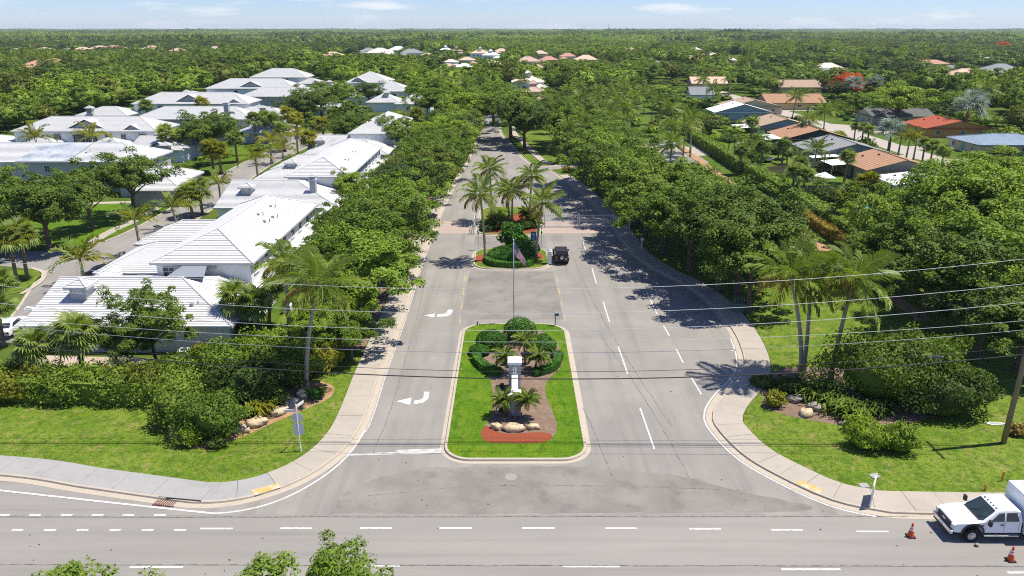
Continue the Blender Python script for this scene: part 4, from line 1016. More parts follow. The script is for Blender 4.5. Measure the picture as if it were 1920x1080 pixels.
bungalow('bungalow with dark grey-green roof half hidden left of the red roof', 121, 238, 20, 13, 'shingle_dark', 'wall_cream', zr=4.5, axis='x')
for (u, v, w, l, rm, wm, lab) in ((1500, 165, 16, 12, 'shingle_tan', 'wall_peach', 'tan-roofed house behind a grey fence beyond the yellow bungalow'), (1575, 139, 20, 12, 'shingle_grey', 'wall_white', 'grey-roofed house left of the flame-red tree'),
        (1330, 158, 14, 11, 'tile_peach', 'wall_peach', 'peach-walled house under tall dark palms at centre right'), (1318, 180, 8, 8, 'shingle_grey', 'wall_white', 'small grey-roofed white house at the left end of the right neighbourhood'),
        (1325, 105, 22, 14, 'tile_cream', 'wall_white', 'long pale roof far off above the palms at right'), (1430, 100, 18, 12, 'metal_white', 'wall_white', 'small white gable house far off in the right woods'), (1510, 99, 18, 12, 'shingle_grey', 'wall_cream', 'small grey-roofed house far off in the right woods'),
        (1745, 121, 22, 13, 'tile_salmon', 'wall_peach', 'salmon-roofed house behind the silver palms'), (1760, 133, 20, 12, 'shingle_grey', 'wall_white', 'grey roof right of the round dark bush tree'), (1850, 116, 20, 12, 'metal_white', 'wall_white', 'white roof near the small flame tree at far right'),
        (1895, 118, 22, 13, 'tile_peach', 'wall_peach', 'peach roof at the far right edge of the woods'), (1795, 152, 18, 12, 'tile_peach', 'wall_cream', 'cream house behind the large silver palm'), (1215, 118, 16, 12, 'shingle_grey', 'wall_white', 'grey house right of the dark round tree at centre right'),
        (1275, 100, 18, 12, 'tile_peach', 'wall_peach', 'peach-roofed house near the top centre right woods'), (1410, 72, 30, 16, 'tile_salmon', 'wall_peach', 'salmon roof far off in the right woods below the skyline')):
    x, y = P(u, v, 3.0)
    bungalow(lab, x, y + 5, w * 1.25, l * 1.1, rm, wm, ze=3.4, zr=6.2, hip=(u % 2 == 1), axis='x', wins='S')
# ---- pastel houses beyond the oaks and red tile roofs far left
far = ((990, 163, 15, 'tile_cream', 'tile-roofed white house with lantern tower behind the palm grove'), (1000, 182, 9, 'tile_pink', 'small salmon porch roof beside the lantern house'), (1013, 108, 15, 'tile_peach', 'tall peach house at centre with a stepped roof'),
       (990, 125, 18, 'tile_pink', 'salmon-roofed house in front of the tall peach one'), (870, 132, 12, 'metal_white', 'white-roofed cottage behind the centre oaks'), (925, 126, 14, 'tile_cream', 'cream-roofed cottage left of the salmon roof'),
       (840, 131, 10, 'tile_peach', 'small peach roof left of the white cottage'), (900, 104, 20, 'tile_peach', 'peach-roofed house with white tower, far centre'), (920, 108, 16, 'metal_white', 'long white roof right of the white tower'),
       (800, 110, 15, 'tile_peach', 'peach house above the centre-left trees'), (835, 97, 14, 'metal_white', 'white roof with a little lantern, far centre left'), (855, 99, 14, 'tile_pink', 'pink roof beside the white lantern roof'),
       (710, 103, 26, 'tile_cream', 'long cream roof far left of centre'), (655, 116, 16, 'tile_peach', 'pale roof among trees above the white villas'), (977, 79, 22, 'tile_pink', 'lone pink roof high in the centre woods'),
       (845, 122, 11, 'tile_cream', 'grey-cream roof among trees, centre left'), (875, 118, 13, 'tile_peach', 'peach roof behind the white cottage'), (70, 136, 34, 'tile_salmon', 'salmon-red tile roof half sunk in trees at far left'),
       (205, 100, 34, 'tile_salmon', 'broad salmon roof above the left palm belt'), (180, 97, 26, 'tile_pink', 'pink roof behind the broad salmon one'), (75, 100, 22, 'tile_peach', 'peach roof at the left behind the palm belt'),
       (15, 104, 26, 'tile_peach', 'orange-peach roof at the far left edge'), (400, 98, 24, 'tile_pink', 'pink roof behind the palm belt, left of centre'), (450, 99, 22, 'tile_pink', 'second pink roof behind the palm belt'),
       (280, 98, 20, 'tile_peach', 'peach roof between tall palms on the left'), (620, 112, 24, 'tile_peach', 'pale peach roof right of the left villas'), (1050, 92, 16, 'shingle_grey', 'small grey roof right of the peach house'))
for u, v, w, rm, lab in far:
    x, y = P(u, v, 3.2)
    hh = 6.6 if 'tall' in lab else 5.2
    vols = [(x - w / 2, x + w / 2, y, y + w * .8, hh, hh + w * .17, 'x'), (x + w * .12, x + w * .62, y - w * .25, y + w * .3, 2.9, 2.9 + w * .12, 'y')]
    if 'tower' in lab or 'lantern' in lab: vols.append((x - 1.8, x + 1.8, y + 4, y + 7.6, hh + w * .17 + 1.2, hh + w * .17 + 2.4))
    r, rf, at = villa(lab, vols, 'wall_peach' if 'p' == rm[5] and 'white' not in lab else 'wall_white', roofmat=rm, name='hip_roofed_house', course=.8)
    for q in (-.3, -.1, .08): window(r, *at(x + q * w, y + .44, hh * .6), 1.5, 1.4, 'S')

# more roofs glimpsed through the far canopy; positions read off the photograph's far rows
rf_ = random.Random(3)
spots = [(30, 92), (120, 98), (150, 95), (255, 86), (330, 97), (355, 88), (420, 90), (470, 84), (530, 92), (560, 84), (600, 90), (640, 95), (690, 96), (745, 94), (770, 100), (780, 84), (860, 88), (940, 96), (960, 90), (1030, 112), (1065, 106), (1100, 112), (1130, 92), (1180, 96), (1200, 84), (1265, 92), (1290, 112), (1305, 96), (1340, 84), (1365, 112), (1385, 92), (1455, 92), (1475, 84), (1540, 90), (1565, 102), (1590, 86), (1630, 92), (1665, 88), (1690, 96), (1710, 82), (1780, 92), (1800, 84), (1830, 100), (1865, 92), (1905, 100), (1890, 130), (1825, 140), (1700, 128), (1560, 128)]
kinds_ = (('tile_pink', 'pink'), ('tile_peach', 'peach'), ('tile_cream', 'cream'), ('metal_white', 'white'), ('shingle_grey', 'grey'), ('tile_salmon', 'salmon'))
cn = {}
for u, v in spots:
    rm, cw = kinds_[rf_.choices(range(6), (3, 3, 2, 2, 2, 2))[0]]; cn[cw] = cn.get(cw, 0) + 1
    x, y = P(u, v, 4.5); w = rf_.uniform(15, 22); hh = rf_.uniform(3.4, 5.4)
    vols = [(x - w / 2, x + w / 2, y, y + w * .75, hh, hh + w * .18, 'x'), (x - w * .5, x - w * .02, y - w * .25, y + w * .3, 2.9, 2.9 + w * .12, 'y')]
    r, rf, at = villa('small %s roof showing through the far canopy, %s such from the left' % (cw, ORD[cn[cw] - 1]), vols, rf_.choice(('wall_white', 'wall_peach', 'wall_cream')), roofmat=rm, name='hip_roofed_house', course=.8, group='roofs in the far canopy')
    for q in (.12, .3): window(r, *at(x + q * w, y + .44, hh * .6), 1.5, 1.4, 'S')
# ================================================================== things on the islands
mat('sign_plate', (0.78, 0.78, 0.76), None, 4, rough=.4)
mat('car_white', (0.78, 0.80, 0.82), (0.74, 0.76, 0.78), .6, rough=.28, coat=.5)
mat('car_black', (0.022, 0.022, 0.026), (0.018, 0.018, 0.02), .6, rough=.3, coat=.5)
mat('car_orange', (0.62, 0.20, 0.03), None, .6, rough=.3, coat=.5); mat('car_blue', (0.06, 0.22, 0.46), None, .6, rough=.3, coat=.5); mat('car_plum', (0.06, 0.035, 0.07), None, .6, rough=.3, coat=.5)
mat('box_white', (0.74, 0.78, 0.80), (0.68, 0.72, 0.75), .8, rough=.45)
mat('windscreen', (0.035, 0.06, 0.055), (0.02, 0.03, 0.03), 1.2, rough=.06, spec=.7)
mat('chrome', (0.75, 0.76, 0.78), None, 3, rough=.15, metal=1.0); mat('lamp_clear', (0.75, 0.76, 0.75), (.5, .5, .5), 12, rough=.12, spec=.6)
mat('tail_red', (0.45, 0.02, 0.02), None, 5, rough=.2); mat('grille_dark', (0.025, 0.028, 0.045), None, 5, rough=.4)
mat('cone_orange', (0.72, 0.10, 0.025), (0.60, 0.08, 0.02), 3, rough=.5); mat('sign_blue', (0.05, 0.13, 0.42), None, 3, rough=.4); mat('flag_red', (0.48, 0.03, 0.05), None, 3); mat('flag_white', (0.78, 0.77, 0.75), None, 3); mat('flag_blue', (0.03, 0.05, 0.18), None, 3)
mat('wire_black', (0.02, 0.02, 0.022), None, 1, rough=.6); mat('wire_alu', (0.50, 0.51, 0.52), (0.42, 0.43, 0.44), 1, rough=.4, metal=.3); mat('monument_grey', (0.36, 0.37, 0.39), (0.31, 0.32, 0.34), 2, rough=.8, bump=.2, bscale=20)
mat('cabinet_green', (0.10, 0.17, 0.13), None, 3, rough=.6); mat('stake_orange', (0.62, 0.22, 0.04), None, 3); mat('pool_water', (0.08, 0.42, 0.44), (0.06, 0.34, 0.38), 2, rough=.08)

# monument: two piers joined by a low wall seen end on
mon = thing('entrance_monument', 'grey and white entrance monument of two capped piers on the entry island', 'monument', (0.22, 52.8, 0.15))
m = MB(); m.box((0, 2.3, 1.15), (1.0, 1.0, 2.3)); m.build('pier', 'monument_grey', mon, bevel=.02)
m = MB(); m.box((0, 2.3, 2.42), (1.16, 1.16, .24)); m.box((0, 2.3, 2.60), (.9, .9, .12), taper=.8); m.build('cap', 'trim_white', mon, bevel=.02)
m = MB(); m.box((0, -2.05, .8), (.95, .95, 1.6)); m.build('pier', 'monument_grey', mon, bevel=.02)
m = MB(); m.box((0, -2.05, 1.68), (1.12, 1.12, .16)); m.box((0, -2.05, 1.82), (.8, .8, .12), taper=.75); m.build('cap', 'trim_white', mon, bevel=.02)
m = MB(); m.box((0, .12, .66), (.38, 3.32, 1.32)); m.build('sign_wall', 'trim_white', mon, bevel=.015)
m = MB(); m.box((0, .12, 1.40), (.50, 3.32, .10)); m.build('coping', 'trim_white', mon, bevel=.015)
m = MB(); m.box((0, 1.785, 1.78), (.30, .03, .62)); pl = m.build('plate', 'sign_plate', mon)
m = MB(); m.box((0, 1.762, 1.80), (.05, .012, .36)); m.box((-.03, 1.762, 1.95), (.03, .012, .06)); m.build('emblem', 'steel_dark', pl)
for k in range(2):  # added black boxes imitating the shadows the two piers cast to the left
    m = MB(); m.box((0, 0, .12), (.34, .30, .24)); m.box((.05, 0, .26), (.28, .26, .06)); m.tube([(-.0, 0, -.12), (0, 0, .02)], .03, 6)
    f = thing('flood_light', ['small black flood light beside the front monument pier', 'small black flood light beside the rear monument pier'][k], 'flood light', (-.85, 50.9 + k * 4, .28)); m.build('housing', 'black_plastic', f)

def rock(name, label, u, v, sx, sy, sz, seed, material='rock', rz=0.0, group=None, z=0.1):
    r = np.random.default_rng(seed); V, F = blob((sx, sy, sz), (0, 0, sz * .45), 6, 9, r, .22)
    V += r.normal(size=V.shape) * np.array([sx, sy, sz]) * .11
    V[:, 2] = np.where(V[:, 2] > sz * 1.05, sz * 1.05 + (V[:, 2] - sz * 1.05) * .25, V[:, 2])
    V[:, 2] = np.maximum(V[:, 2], -0.06)
    o = put(name, np_mesh('rock', V, F, material), None, (*P(u, v, z), z), (0, 0, rz)); return tag(o, label, 'rock', group)
rock('rock', 'broad central limestone rock in the red mulch bed', 964, 806, .86, .5, .40, 1, z=.15); rock('rock', 'pale block-like rock at the left end of the red mulch bed', 931, 803, .42, .36, .34, 2, rz=-.3, z=.15); rock('rock', 'pale rock with a dimple at the right end of the red mulch bed', 1000, 803, .5, .34, .32, 3, rz=.15, z=.15)
for i, (u, v, a, mt) in enumerate(((452, 808, .75, 'rock'), (483, 796, .85, 'rock'), (524, 775, .8, 'rock'), (545, 760, .9, 'rock_grey'), (568, 742, .85, 'rock_grey'), (402, 815, .7, 'rock_grey'))):
    rock('rock', ['pale boulder lowest in the left corner rock row', 'pale boulder under the yellow bromeliad', 'whitish boulder left of the stop sign post top', 'large brown boulder above the stop sign', 'dark boulder highest in the left corner rock row', 'brown rock behind the round corner shrub'][i], u, v, a, a * .7, a * .55, 10 + i, mt, rz=i * .5)
rock('rock', 'whitish boulder at the edge of the right corner bed', 1511, 778, .62, .5, .42, 21, rz=.5); rock('rock', 'grey boulder beside the whitish one in the right corner bed', 1530, 768, .7, .55, .45, 22, 'rock_grey'); rock('rock', 'grey rock at the foot of the right lilies', 1586, 797, .42, .35, .3, 23, 'rock_grey'); rock('rock', 'dark rock behind the yellow-green corner shrub', 1490, 752, .7, .5, .45, 24, 'rock_grey')

def shrub(label, u, v, rx, ry, h, seed, material='leaf_topiary', n=2600, size=.16, smooth=True, z=.15, name='shrub', group=None, cat='shrub', at=None):
    o = put(name, shrub_mesh(name, seed, rx, ry, h, n, size, material, smooth), None, (*(at or P(u, v, z)), z)); return tag(o, label, cat, group)
shrub('tall round clipped bush at the back of the entry island', 975, 637, 1.6, 1.4, 2.2, 1, name='clipped_bush'); shrub('round clipped bush left of the fan of date palms', 922, 652, 1.45, 1.25, 1.7, 2, name='clipped_bush'); shrub('round clipped bush right of the fan of date palms', 1015, 664, 1.4, 1.3, 1.85, 3, name='clipped_bush')
shrub('low dark clipped bush at the left tip of the island hedge', 899, 664, .95, .8, .9, 4, name='clipped_bush')
def hedge(label, px, w, h, dens=60, size=.16, material='leaf_topiary', z=.15, seed=1, rough=.07, name='hedge', world=False, step=.5):
    l = spline(px if world else [P(*q, z) for q in px], step)
    o = put(name, hedge_mesh(name, l, w, h, dens, size, material, seed, rough, z)); return tag(o, label, 'hedge')
hedge('low curved box hedge on the left of the entry monument', [(892, 672), (900, 686), (918, 698), (938, 703)], .8, .62); hedge('low curved box hedge on the right of the entry monument', [(1047, 668), (1044, 684), (1028, 697), (1000, 704)], .8, .62)
for i, (u, v, H, b, lab) in enumerate(((958, 700, 1.7, (-.5, 0), 'slim date palm leaning left behind the monument'), (985, 682, 2.3, (-.2, .2), 'tallest date palm in the middle of the entry island'), (1003, 694, 1.5, (.3, -.2), 'low date palm leaning right behind the monument'),
        (957, 781, 1.5, (-.55, .1), 'date palm leaning left at the front monument pier'), (965, 785, 1.7, (.95, 0), 'date palm leaning right at the front monument pier'))):
    palm('date_palm', (*P(u, v, .15), .15), H, lab, None, b, 1.0 if i < 3 else .95, seed=40 + i)

# flagpole and flag
fx, fy = P(963, 600, .15)
fp = thing('flagpole', 'tall slim grey flagpole behind the round bush on the entry island', 'flagpole', (fx, fy - .6, .15))
m = MB(); m.tube([(0, 0, 0), (0, 0, 4), (0, 0, 8.6)], [.075, .06, .04], 10); m.build('mast', 'alu', fp, smooth=True)
m = MB(); m.lathe([(0, -.1), (.08, -.06), (.1, 0), (.08, .06), (0, .1)], (0, 0, 8.7), 12); m.build('finial', 'chrome', fp, smooth=True)
m = MB(); m.tube([(0, 0, 0), (0, 0, .12)], .16, 12); m.build('collar', 'alu', fp)
fl = thing('flag', 'striped stars and stripes flag hanging limp from the flagpole', 'flag', (fx + .06, fy - .6, .15))
def fpos(u, v):
    return Vector((.03 + u * 1.0 + .10 * math.sin(u * 7 + v * 2) * u, .16 * math.sin(u * 11 + v * 3) * (u ** .5) - .08 * v, 8.45 - v * 1.25 * (1 - .25 * u) - u * 1.55 - .05 * math.sin(9 * u)))
m = MB(); nu, nv = 24, 26
for i in range(nu):
    for j in range(nv):
        u0, u1, v0, v1 = i / nu, (i + 1) / nu, j / nv, (j + 1) / nv
        mi = 2 if (u1 < .41 and v1 < 7.1 / 13) else (0 if (j // 2) % 2 == 0 else 1)
        m.face([fpos(u0, v0), fpos(u1, v0), fpos(u1, v1), fpos(u0, v1)], mi)
m.build('cloth', ['flag_red', 'flag_white', 'flag_blue'], fl, smooth=True)
m = MB()
for j in range(5):
    for i in range(6):
        c = fpos(.03 + i * .066, .05 + j * .105); c.y -= .03
        m.face([c + Vector((.035 * math.cos(a * .6283) * (1 if a % 2 == 0 else .4), 0, .035 * math.sin(a * .6283) * (1 if a % 2 == 0 else .4))) for a in range(10)])
m.build('star_field', 'flag_white', fl)
# planting on the flag island
def crop3(x, y, z=.15): return P(840 + x / 4.153, 260 + y / 4.153, z)
hedge('low clipped hedge round the mound on the flag island', [(914, 484), (917, 495), (940, 500), (965, 501), (990, 499), (1001, 488)], .9, .75, 45)
shrub('stepped clipped mound of the flag island', 957, 486, 3.0, 2.5, 1.6, 31, n=4200, size=.18, name='clipped_bush'); shrub('dense clipped bush at the back right of the flag island', 984, 480, 2.0, 1.9, 2.3, 32, n=2600, size=.18, name='clipped_bush')
shrub('dark spiky cycad at the top of the flag island mound', 962, 466, 1.7, 1.5, 3.3, 33, material='leaf_topiary', n=1500, size=.36, smooth=False, name='cycad')
CO = (('left palm of the pair on the flag island', 908, 488, 352, 897), ('right palm of the pair on the flag island', 1005, 487, 378, 1016))
def coco_at(label, ub, vb, uc, vc, s=1.0, seed=1, kind='coconut_palm', wind=(0, 0), group=None, z0=.15):
    """base pixel and crown pixel: height from the sight line over the base"""
    bx, by = P(ub, vb, z0); best = None
    for H in np.arange(1.5, 14, .05):
        dx, dy = bx, by; zc = by * math.cos(PITCH) + (CAM_H - H) * math.sin(PITCH); vv = 540 - FPX * ((-by * -math.sin(PITCH)) + (H - CAM_H) * math.cos(PITCH)) / zc
        if best is None or abs(vv - vc) < best[0]: best = (abs(vv - vc), H, zc)
    H = best[1]; xc = (uc - 960) / FPX * best[2]
    return palm(kind, (bx, by, z0), H - z0, label, group, (max(-2.5, min(2.5, xc - bx)), 0.0), s, seed, 0.0, wind)
coco_at('tall coconut palm at the left of the flag island, arching over the road', 910, 488, 900, 362, .95, 1)
coco_at('coconut palm at the right of the flag island beside the blue sign', 1005, 487, 1017, 378, .95, 2)
coco_at('tallest coconut palm, centre of the gate island', 960, 425, 961, 357, .95, 3)
coco_at('coconut palm at the left rear of the gate island', 922, 415, 918, 315, .9, 4)
coco_at('coconut palm at the right rear of the gate island', 993, 422, 997, 328, .85, 5)
coco_at('slim coconut palm left of the tallest on the gate island', 955, 418, 949, 352, .7, 6)
for i, (u, v, rx, h, mt) in enumerate(((928, 425, 1.7, 1.3, 'leaf_bright'), (950, 428, 2.0, 1.4, 'leaf_hedge'), (980, 428, 1.8, 1.2, 'leaf_dark'), (1002, 424, 1.4, 1.1, 'leaf_bright'), (915, 432, 1.3, .9, 'leaf_dark'), (940, 412, 1.8, 1.6, 'leaf_bright'), (1000, 412, 1.6, 1.5, 'leaf_gold'))):
    shrub(['bright green shrub left in the gate island bed', 'wide green shrub at the middle front of the gate island', 'dark shrub right of the middle palm on the gate island', 'light green shrub at the right end of the gate island', 'low dark shrub at the left front of the gate island', 'bright shrub at the back left of the gate island', 'yellow-green shrub at the back right of the gate island'][i], u, v, rx, rx * .8, h, 50 + i, mt, 900, .24, False)
for i, (u, v, H) in enumerate(((925, 428, 1.4), (986, 420, 1.8), (1000, 425, 1.2))): palm('date_palm', (*P(u, v, .15), .15), H, ['feathery date palm left on the gate island', 'feathery date palm right of the middle on the gate island', 'small feathery date palm at the right edge of the gate island'][i], None, (0, 0), 1.2, 60 + i)

# gates
def gate_leaf(label, x0, y0, x1, y1, h=1.9):
    L = math.hypot(x1 - x0, y1 - y0); g = thing('gate_leaf', label, 'gate', (x0, y0, .03), math.atan2(y1 - y0, x1 - x0))
    n = max(6, int(L / .16)); f = MB()
    for zz in (.12, h * .55, h): f.box((L / 2, 0, zz), (L, .05, .07))
    f.build('rail', 'paint_gate', g)
    bm_ = MB(); bm_.box((0, 0, h / 2), (.025, .025, h - .1)); me = bm_.mesh('bar', 'paint_gate')
    for k in range(1, n): put('bar', me, g, (k * L / n, 0, 0))
    for k in (0, 1):
        p_ = MB(); p_.box((k * L, 0, h / 2 + .1), (.12, .12, h + .25)); p_.build('post', 'paint_gate', g)
    return g
gate_leaf('left leaf of the closed white metal gate on the right lane', 4.9, 107.6, 9.9, 107.6); gate_leaf('right leaf of the closed white metal gate on the right lane', 10.1, 107.6, 15.2, 107.6); gate_leaf('white metal gate leaf standing open on the left lane', -5.55, 103.6, -5.55, 109.0); gate_leaf('short fixed white fence panel beside the pavement at the gate', 15.5, 107.6, 17.6, 106.9)
def post(name, label, cat, u, v, h, r=.05, material='paint_gate', head=None, z=.02):
    t = thing(name, label, cat, (*P(u, v, z), z)); m = MB(); m.tube([(0, 0, 0), (0, 0, h)], r, 8); m.build('post', material, t)
    if head: head(t, h)
    return t
def camhead(t, h):
    m = MB(); m.box((0, -.12, h - .9), (.18, .3, .2)); m.build('camera_box', 'black_plastic', t)
    m = MB(); m.box((0, 0, h + .06), (.2, .2, .12)); m.build('cap', 'paint_gate', t)
post('camera_post', 'slim white camera post left of the flag island mound', 'camera post', 897, 469, 3.3, .06, head=camhead); post('camera_post', 'slim white camera post behind the blue sign', 'camera post', 1015, 467, 3.3, .06, head=camhead)
def bluehead(t, h):
    m = MB(); m.box((0, -.04, h - .62), (.75, .04, 1.3)); b = m.build('panel', 'sign_blue', t)
    m = MB()
    for k in range(6): m.box((random.uniform(-.04, .04), -.068, h - .2 - k * .17), (.48 - .06 * (k % 3), .012, .055))
    m.build('lettering', 'sign_plate', b)
post('notice_sign', 'blue notice sign with white lines of text on the flag island', 'sign', 1000, 468, 2.5, .05, 'steel_grey', bluehead, .15)
def kiosk(t, h):
    m = MB(); m.box((0, 0, h * .5), (.5, .6, h)); m.build('cabinet', 'paint_gate', t, bevel=.02)
    m = MB(); m.box((.256, -.0, h * .72), (.02, .4, .3)); m.build('screen', 'glass_dark', t)
    m = MB(); m.box((0, 0, h + .05), (.7, .8, .1)); m.build('hood', 'trim_white', t)
post('call_box', 'pale grey call box beside the dark off-roader', 'call box', 1030, 494, 1.6, .05, head=kiosk, z=.15)
def reader(t, h):
    m = MB(); m.box((.12, -.05, h), (.45, .28, .4)); m.build('card_reader', 'steel_grey', t, bevel=.02)
    m = MB(); m.box((.16, -.2, h + .02), (.28, .02, .22)); m.build('screen', 'glass_dark', t)
post('card_reader_post', 'grey card reader on a bent post at the top right of the entry island', 'card reader', 1041, 610, 1.25, .06, 'steel_grey', reader, .15)
post('irrigation_head', 'small black valve stub at the top left of the entry island', 'valve', 895, 609, .35, .06, 'black_plastic', None, .15)
for i, (u, v) in enumerate(((1092, 466), (1095, 467), (1099, 476))): post('lane_marker_post', ['white lane post nearest the gate right of the off-roader', 'white lane post in the middle right of the off-roader', 'short white lane post nearest the camera right of the off-roader'][i], 'post', u, v, [1.9, .9, .7][i], .045)
def boxhead(t, h):
    m = MB(); m.box((0, 0, h + .1), (.4, .3, .35)); m.build('cap', 'trim_white', t, bevel=.02)
post('marker_post', 'white capped post by the right pavement under the oaks', 'post', 1203, 470, 1.5, .07, head=boxhead)
def mailhead(t, h):
    m = MB(); m.box((0, 0, h + .12), (.9, .5, .2)); m.box((0, 0, h + .3), (.6, .4, .14)); m.build('mailbox', 'trim_white', t, bevel=.03)
post('mailbox', 'white mailbox on a post by the front left villa roof edge', 'mailbox', 61, 604, 1.3, .05, head=mailhead); post('mailbox', 'white mailbox on a post below the slim palm on the inner street', 'mailbox', 275, 470, 1.3, .05, head=mailhead)

# ---- road signs
ss = thing('stop_sign', 'white post with the blank grey back of a stop sign and street blades', 'road sign', (*P(564, 846, .11), .11))
m = MB(); m.tube([(0, 0, 0), (0, 0, 3.75)], .042, 8); m.tube([(0, 0, 0), (0, 0, .35)], .07, 8); m.build('post', 'sign_plate', ss)
mat('sign_back', (0.52, 0.56, 0.62), (0.46, 0.50, 0.56), 3, rough=.45, metal=.2)
yaw = R(10)
m = MB(); m.v = []
oct_ = [(.42 * math.cos(R(22.5 + 45 * k)), .42 * math.sin(R(22.5 + 45 * k))) for k in range(8)]
m.face([(p[0], .05, 2.62 + p[1]) for p in oct_]); m.face([(p[0], .07, 2.62 + p[1]) for p in oct_][::-1])
for k in range(8):
    a, b2 = oct_[k], oct_[(k + 1) % 8]; m.face([(a[0], .05, 2.62 + a[1]), (a[0], .07, 2.62 + a[1]), (b2[0], .07, 2.62 + b2[1]), (b2[0], .05, 2.62 + b2[1])])
m.build('octagon_plate', 'sign_back', ss); ss.rotation_euler.z = yaw
m = MB(); m.box((0, .06, 1.72), (.70, .02, .86)); m.build('square_plate', 'sign_back', ss)
m = MB(); m.box((-.42, 0, 3.28), (.80, .03, .2), R(0)); b1 = m.build('street_blade', 'sign_plate', ss)
m = MB(); m.box((-.42, -.018, 3.28), (.7, .008, .12)); m.build('backing', 'sign_back', b1)
m = MB(); m.box((.22, .34, 3.55), (.86, .03, .2), R(58)); m.build('street_blade', 'sign_plate', ss)
sb = thing('sign_board', 'white slatted board sign standing edge on upon the right pavement', 'sign', (*P(1631, 951, .15), .15), R(-31))
m = MB(); m.box((0, .75, .75), (.06, 1.5, .05)); m.box((0, .75, 1.5), (.07, 1.6, .06)); m.box((0, .02, .8), (.08, .08, 1.6)); m.box((0, 1.5, .8), (.08, .08, 1.6)); m.build('frame', 'sign_plate', sb)
for k in range(6):
    m = MB(); m.box((0, .76, .30 + k * .22), (.03, 1.42, .165)); m.build('slat', 'sign_plate', sb)

# ---- cones
mat('cone_white', (0.75, 0.76, 0.76), None, 3, rough=.35)
def cone(label, u, v):
    t = thing('traffic_cone', label, 'traffic cone', (*P(u, v), .012), group='orange cones by the truck')
    m = MB(); m.box((0, 0, .03), (.46, .46, .05)); m.build('base', 'rubber', t, bevel=.02)
    m = MB(); m.lathe([(.19, .05), (.125, .45)], n=20); m.lathe([(.105, .55), (.09, .62)], n=20); m.lathe([(.075, .71), (.045, .92), (.03, .95), (0, .95)], n=20); m.build('cone', 'cone_orange', t, smooth=True)
    m = MB(); m.lathe([(.126, .45), (.104, .55)], n=20); m.build('collar', 'cone_white', t, smooth=True)
    m = MB(); m.lathe([(.091, .62), (.074, .71)], n=20); m.build('collar', 'cone_white', t, smooth=True)
cone('orange traffic cone with white bands in front of the white truck', 1707, 1006); cone('orange traffic cone with white bands at the bottom right edge beside the truck', 1894, 1051)

# ---- vehicles
def wheel(parent, x, y, r, w, rimmat='alu', dual=False):
    t = MB(); s = 1 if y > 0 else -1
    prof = [(r * .6, -w / 2), (r * .92, -w / 2), (r, -w * .36), (r, w * .36), (r * .92, w / 2), (r * .6, w / 2)]
    for k in range(len(prof) - 1):
        for j in range(24):
            q = []
            for rr, yy in (prof[k], prof[k + 1]):
                for a in (j, j + 1): q.append((rr * math.cos(a * .2618), yy, rr * math.sin(a * .2618)))
            t.face([q[0], q[1], q[3], q[2]])
    o = t.build('wheel', 'rubber', parent); o.location = (x, y, r)
    m = MB()
    ring = [(r * .62, .42), (r * .56, .44), (r * .50, .34), (r * .22, .30), (r * .2, .48), (.001, .50)]
    for k in range(len(ring) - 1):
        for j in range(20):
            q = []
            for rr, yy in (ring[k], ring[k + 1]):
                for a in (j, j + 1): q.append((rr * math.cos(a * .31416), s * yy * w, rr * math.sin(a * .31416)))
            m.face([q[0], q[1], q[3], q[2]])
    m.build('rim', rimmat, o)
    m = MB()
    for j in range(8):
        a = j * .7854; m.tube([(r * .36 * math.cos(a), s * .30 * w, r * .36 * math.sin(a)), (r * .36 * math.cos(a), s * .335 * w, r * .36 * math.sin(a))], r * .07, 6)
    m.build('hand_hole', 'black_plastic', o)
    return o
def shell(prof, hw):
    """side outline (x,z) closed between two flanks; hw(x,z) is the half width there"""
    m = MB(); n = len(prof)
    L = [(x, hw(x, z), z) for x, z in prof]; Rr = [(x, -hw(x, z), z) for x, z in prof]
    m.v = L + Rr
    m.f = [tuple(range(n)), tuple(range(2 * n - 1, n - 1, -1))] + [(i, i + n, (i + 1) % n + n, (i + 1) % n) for i in range(n)]; m.m = [0] * len(m.f)
    return m
def arch(cx, r, z0, n=7, back=False):
    """wheel arch points going from front to rear over the wheel"""
    return [(cx + r * math.cos(math.pi * k / n), z0 + r * .95 * math.sin(math.pi * k / n)) for k in range(n + 1)]
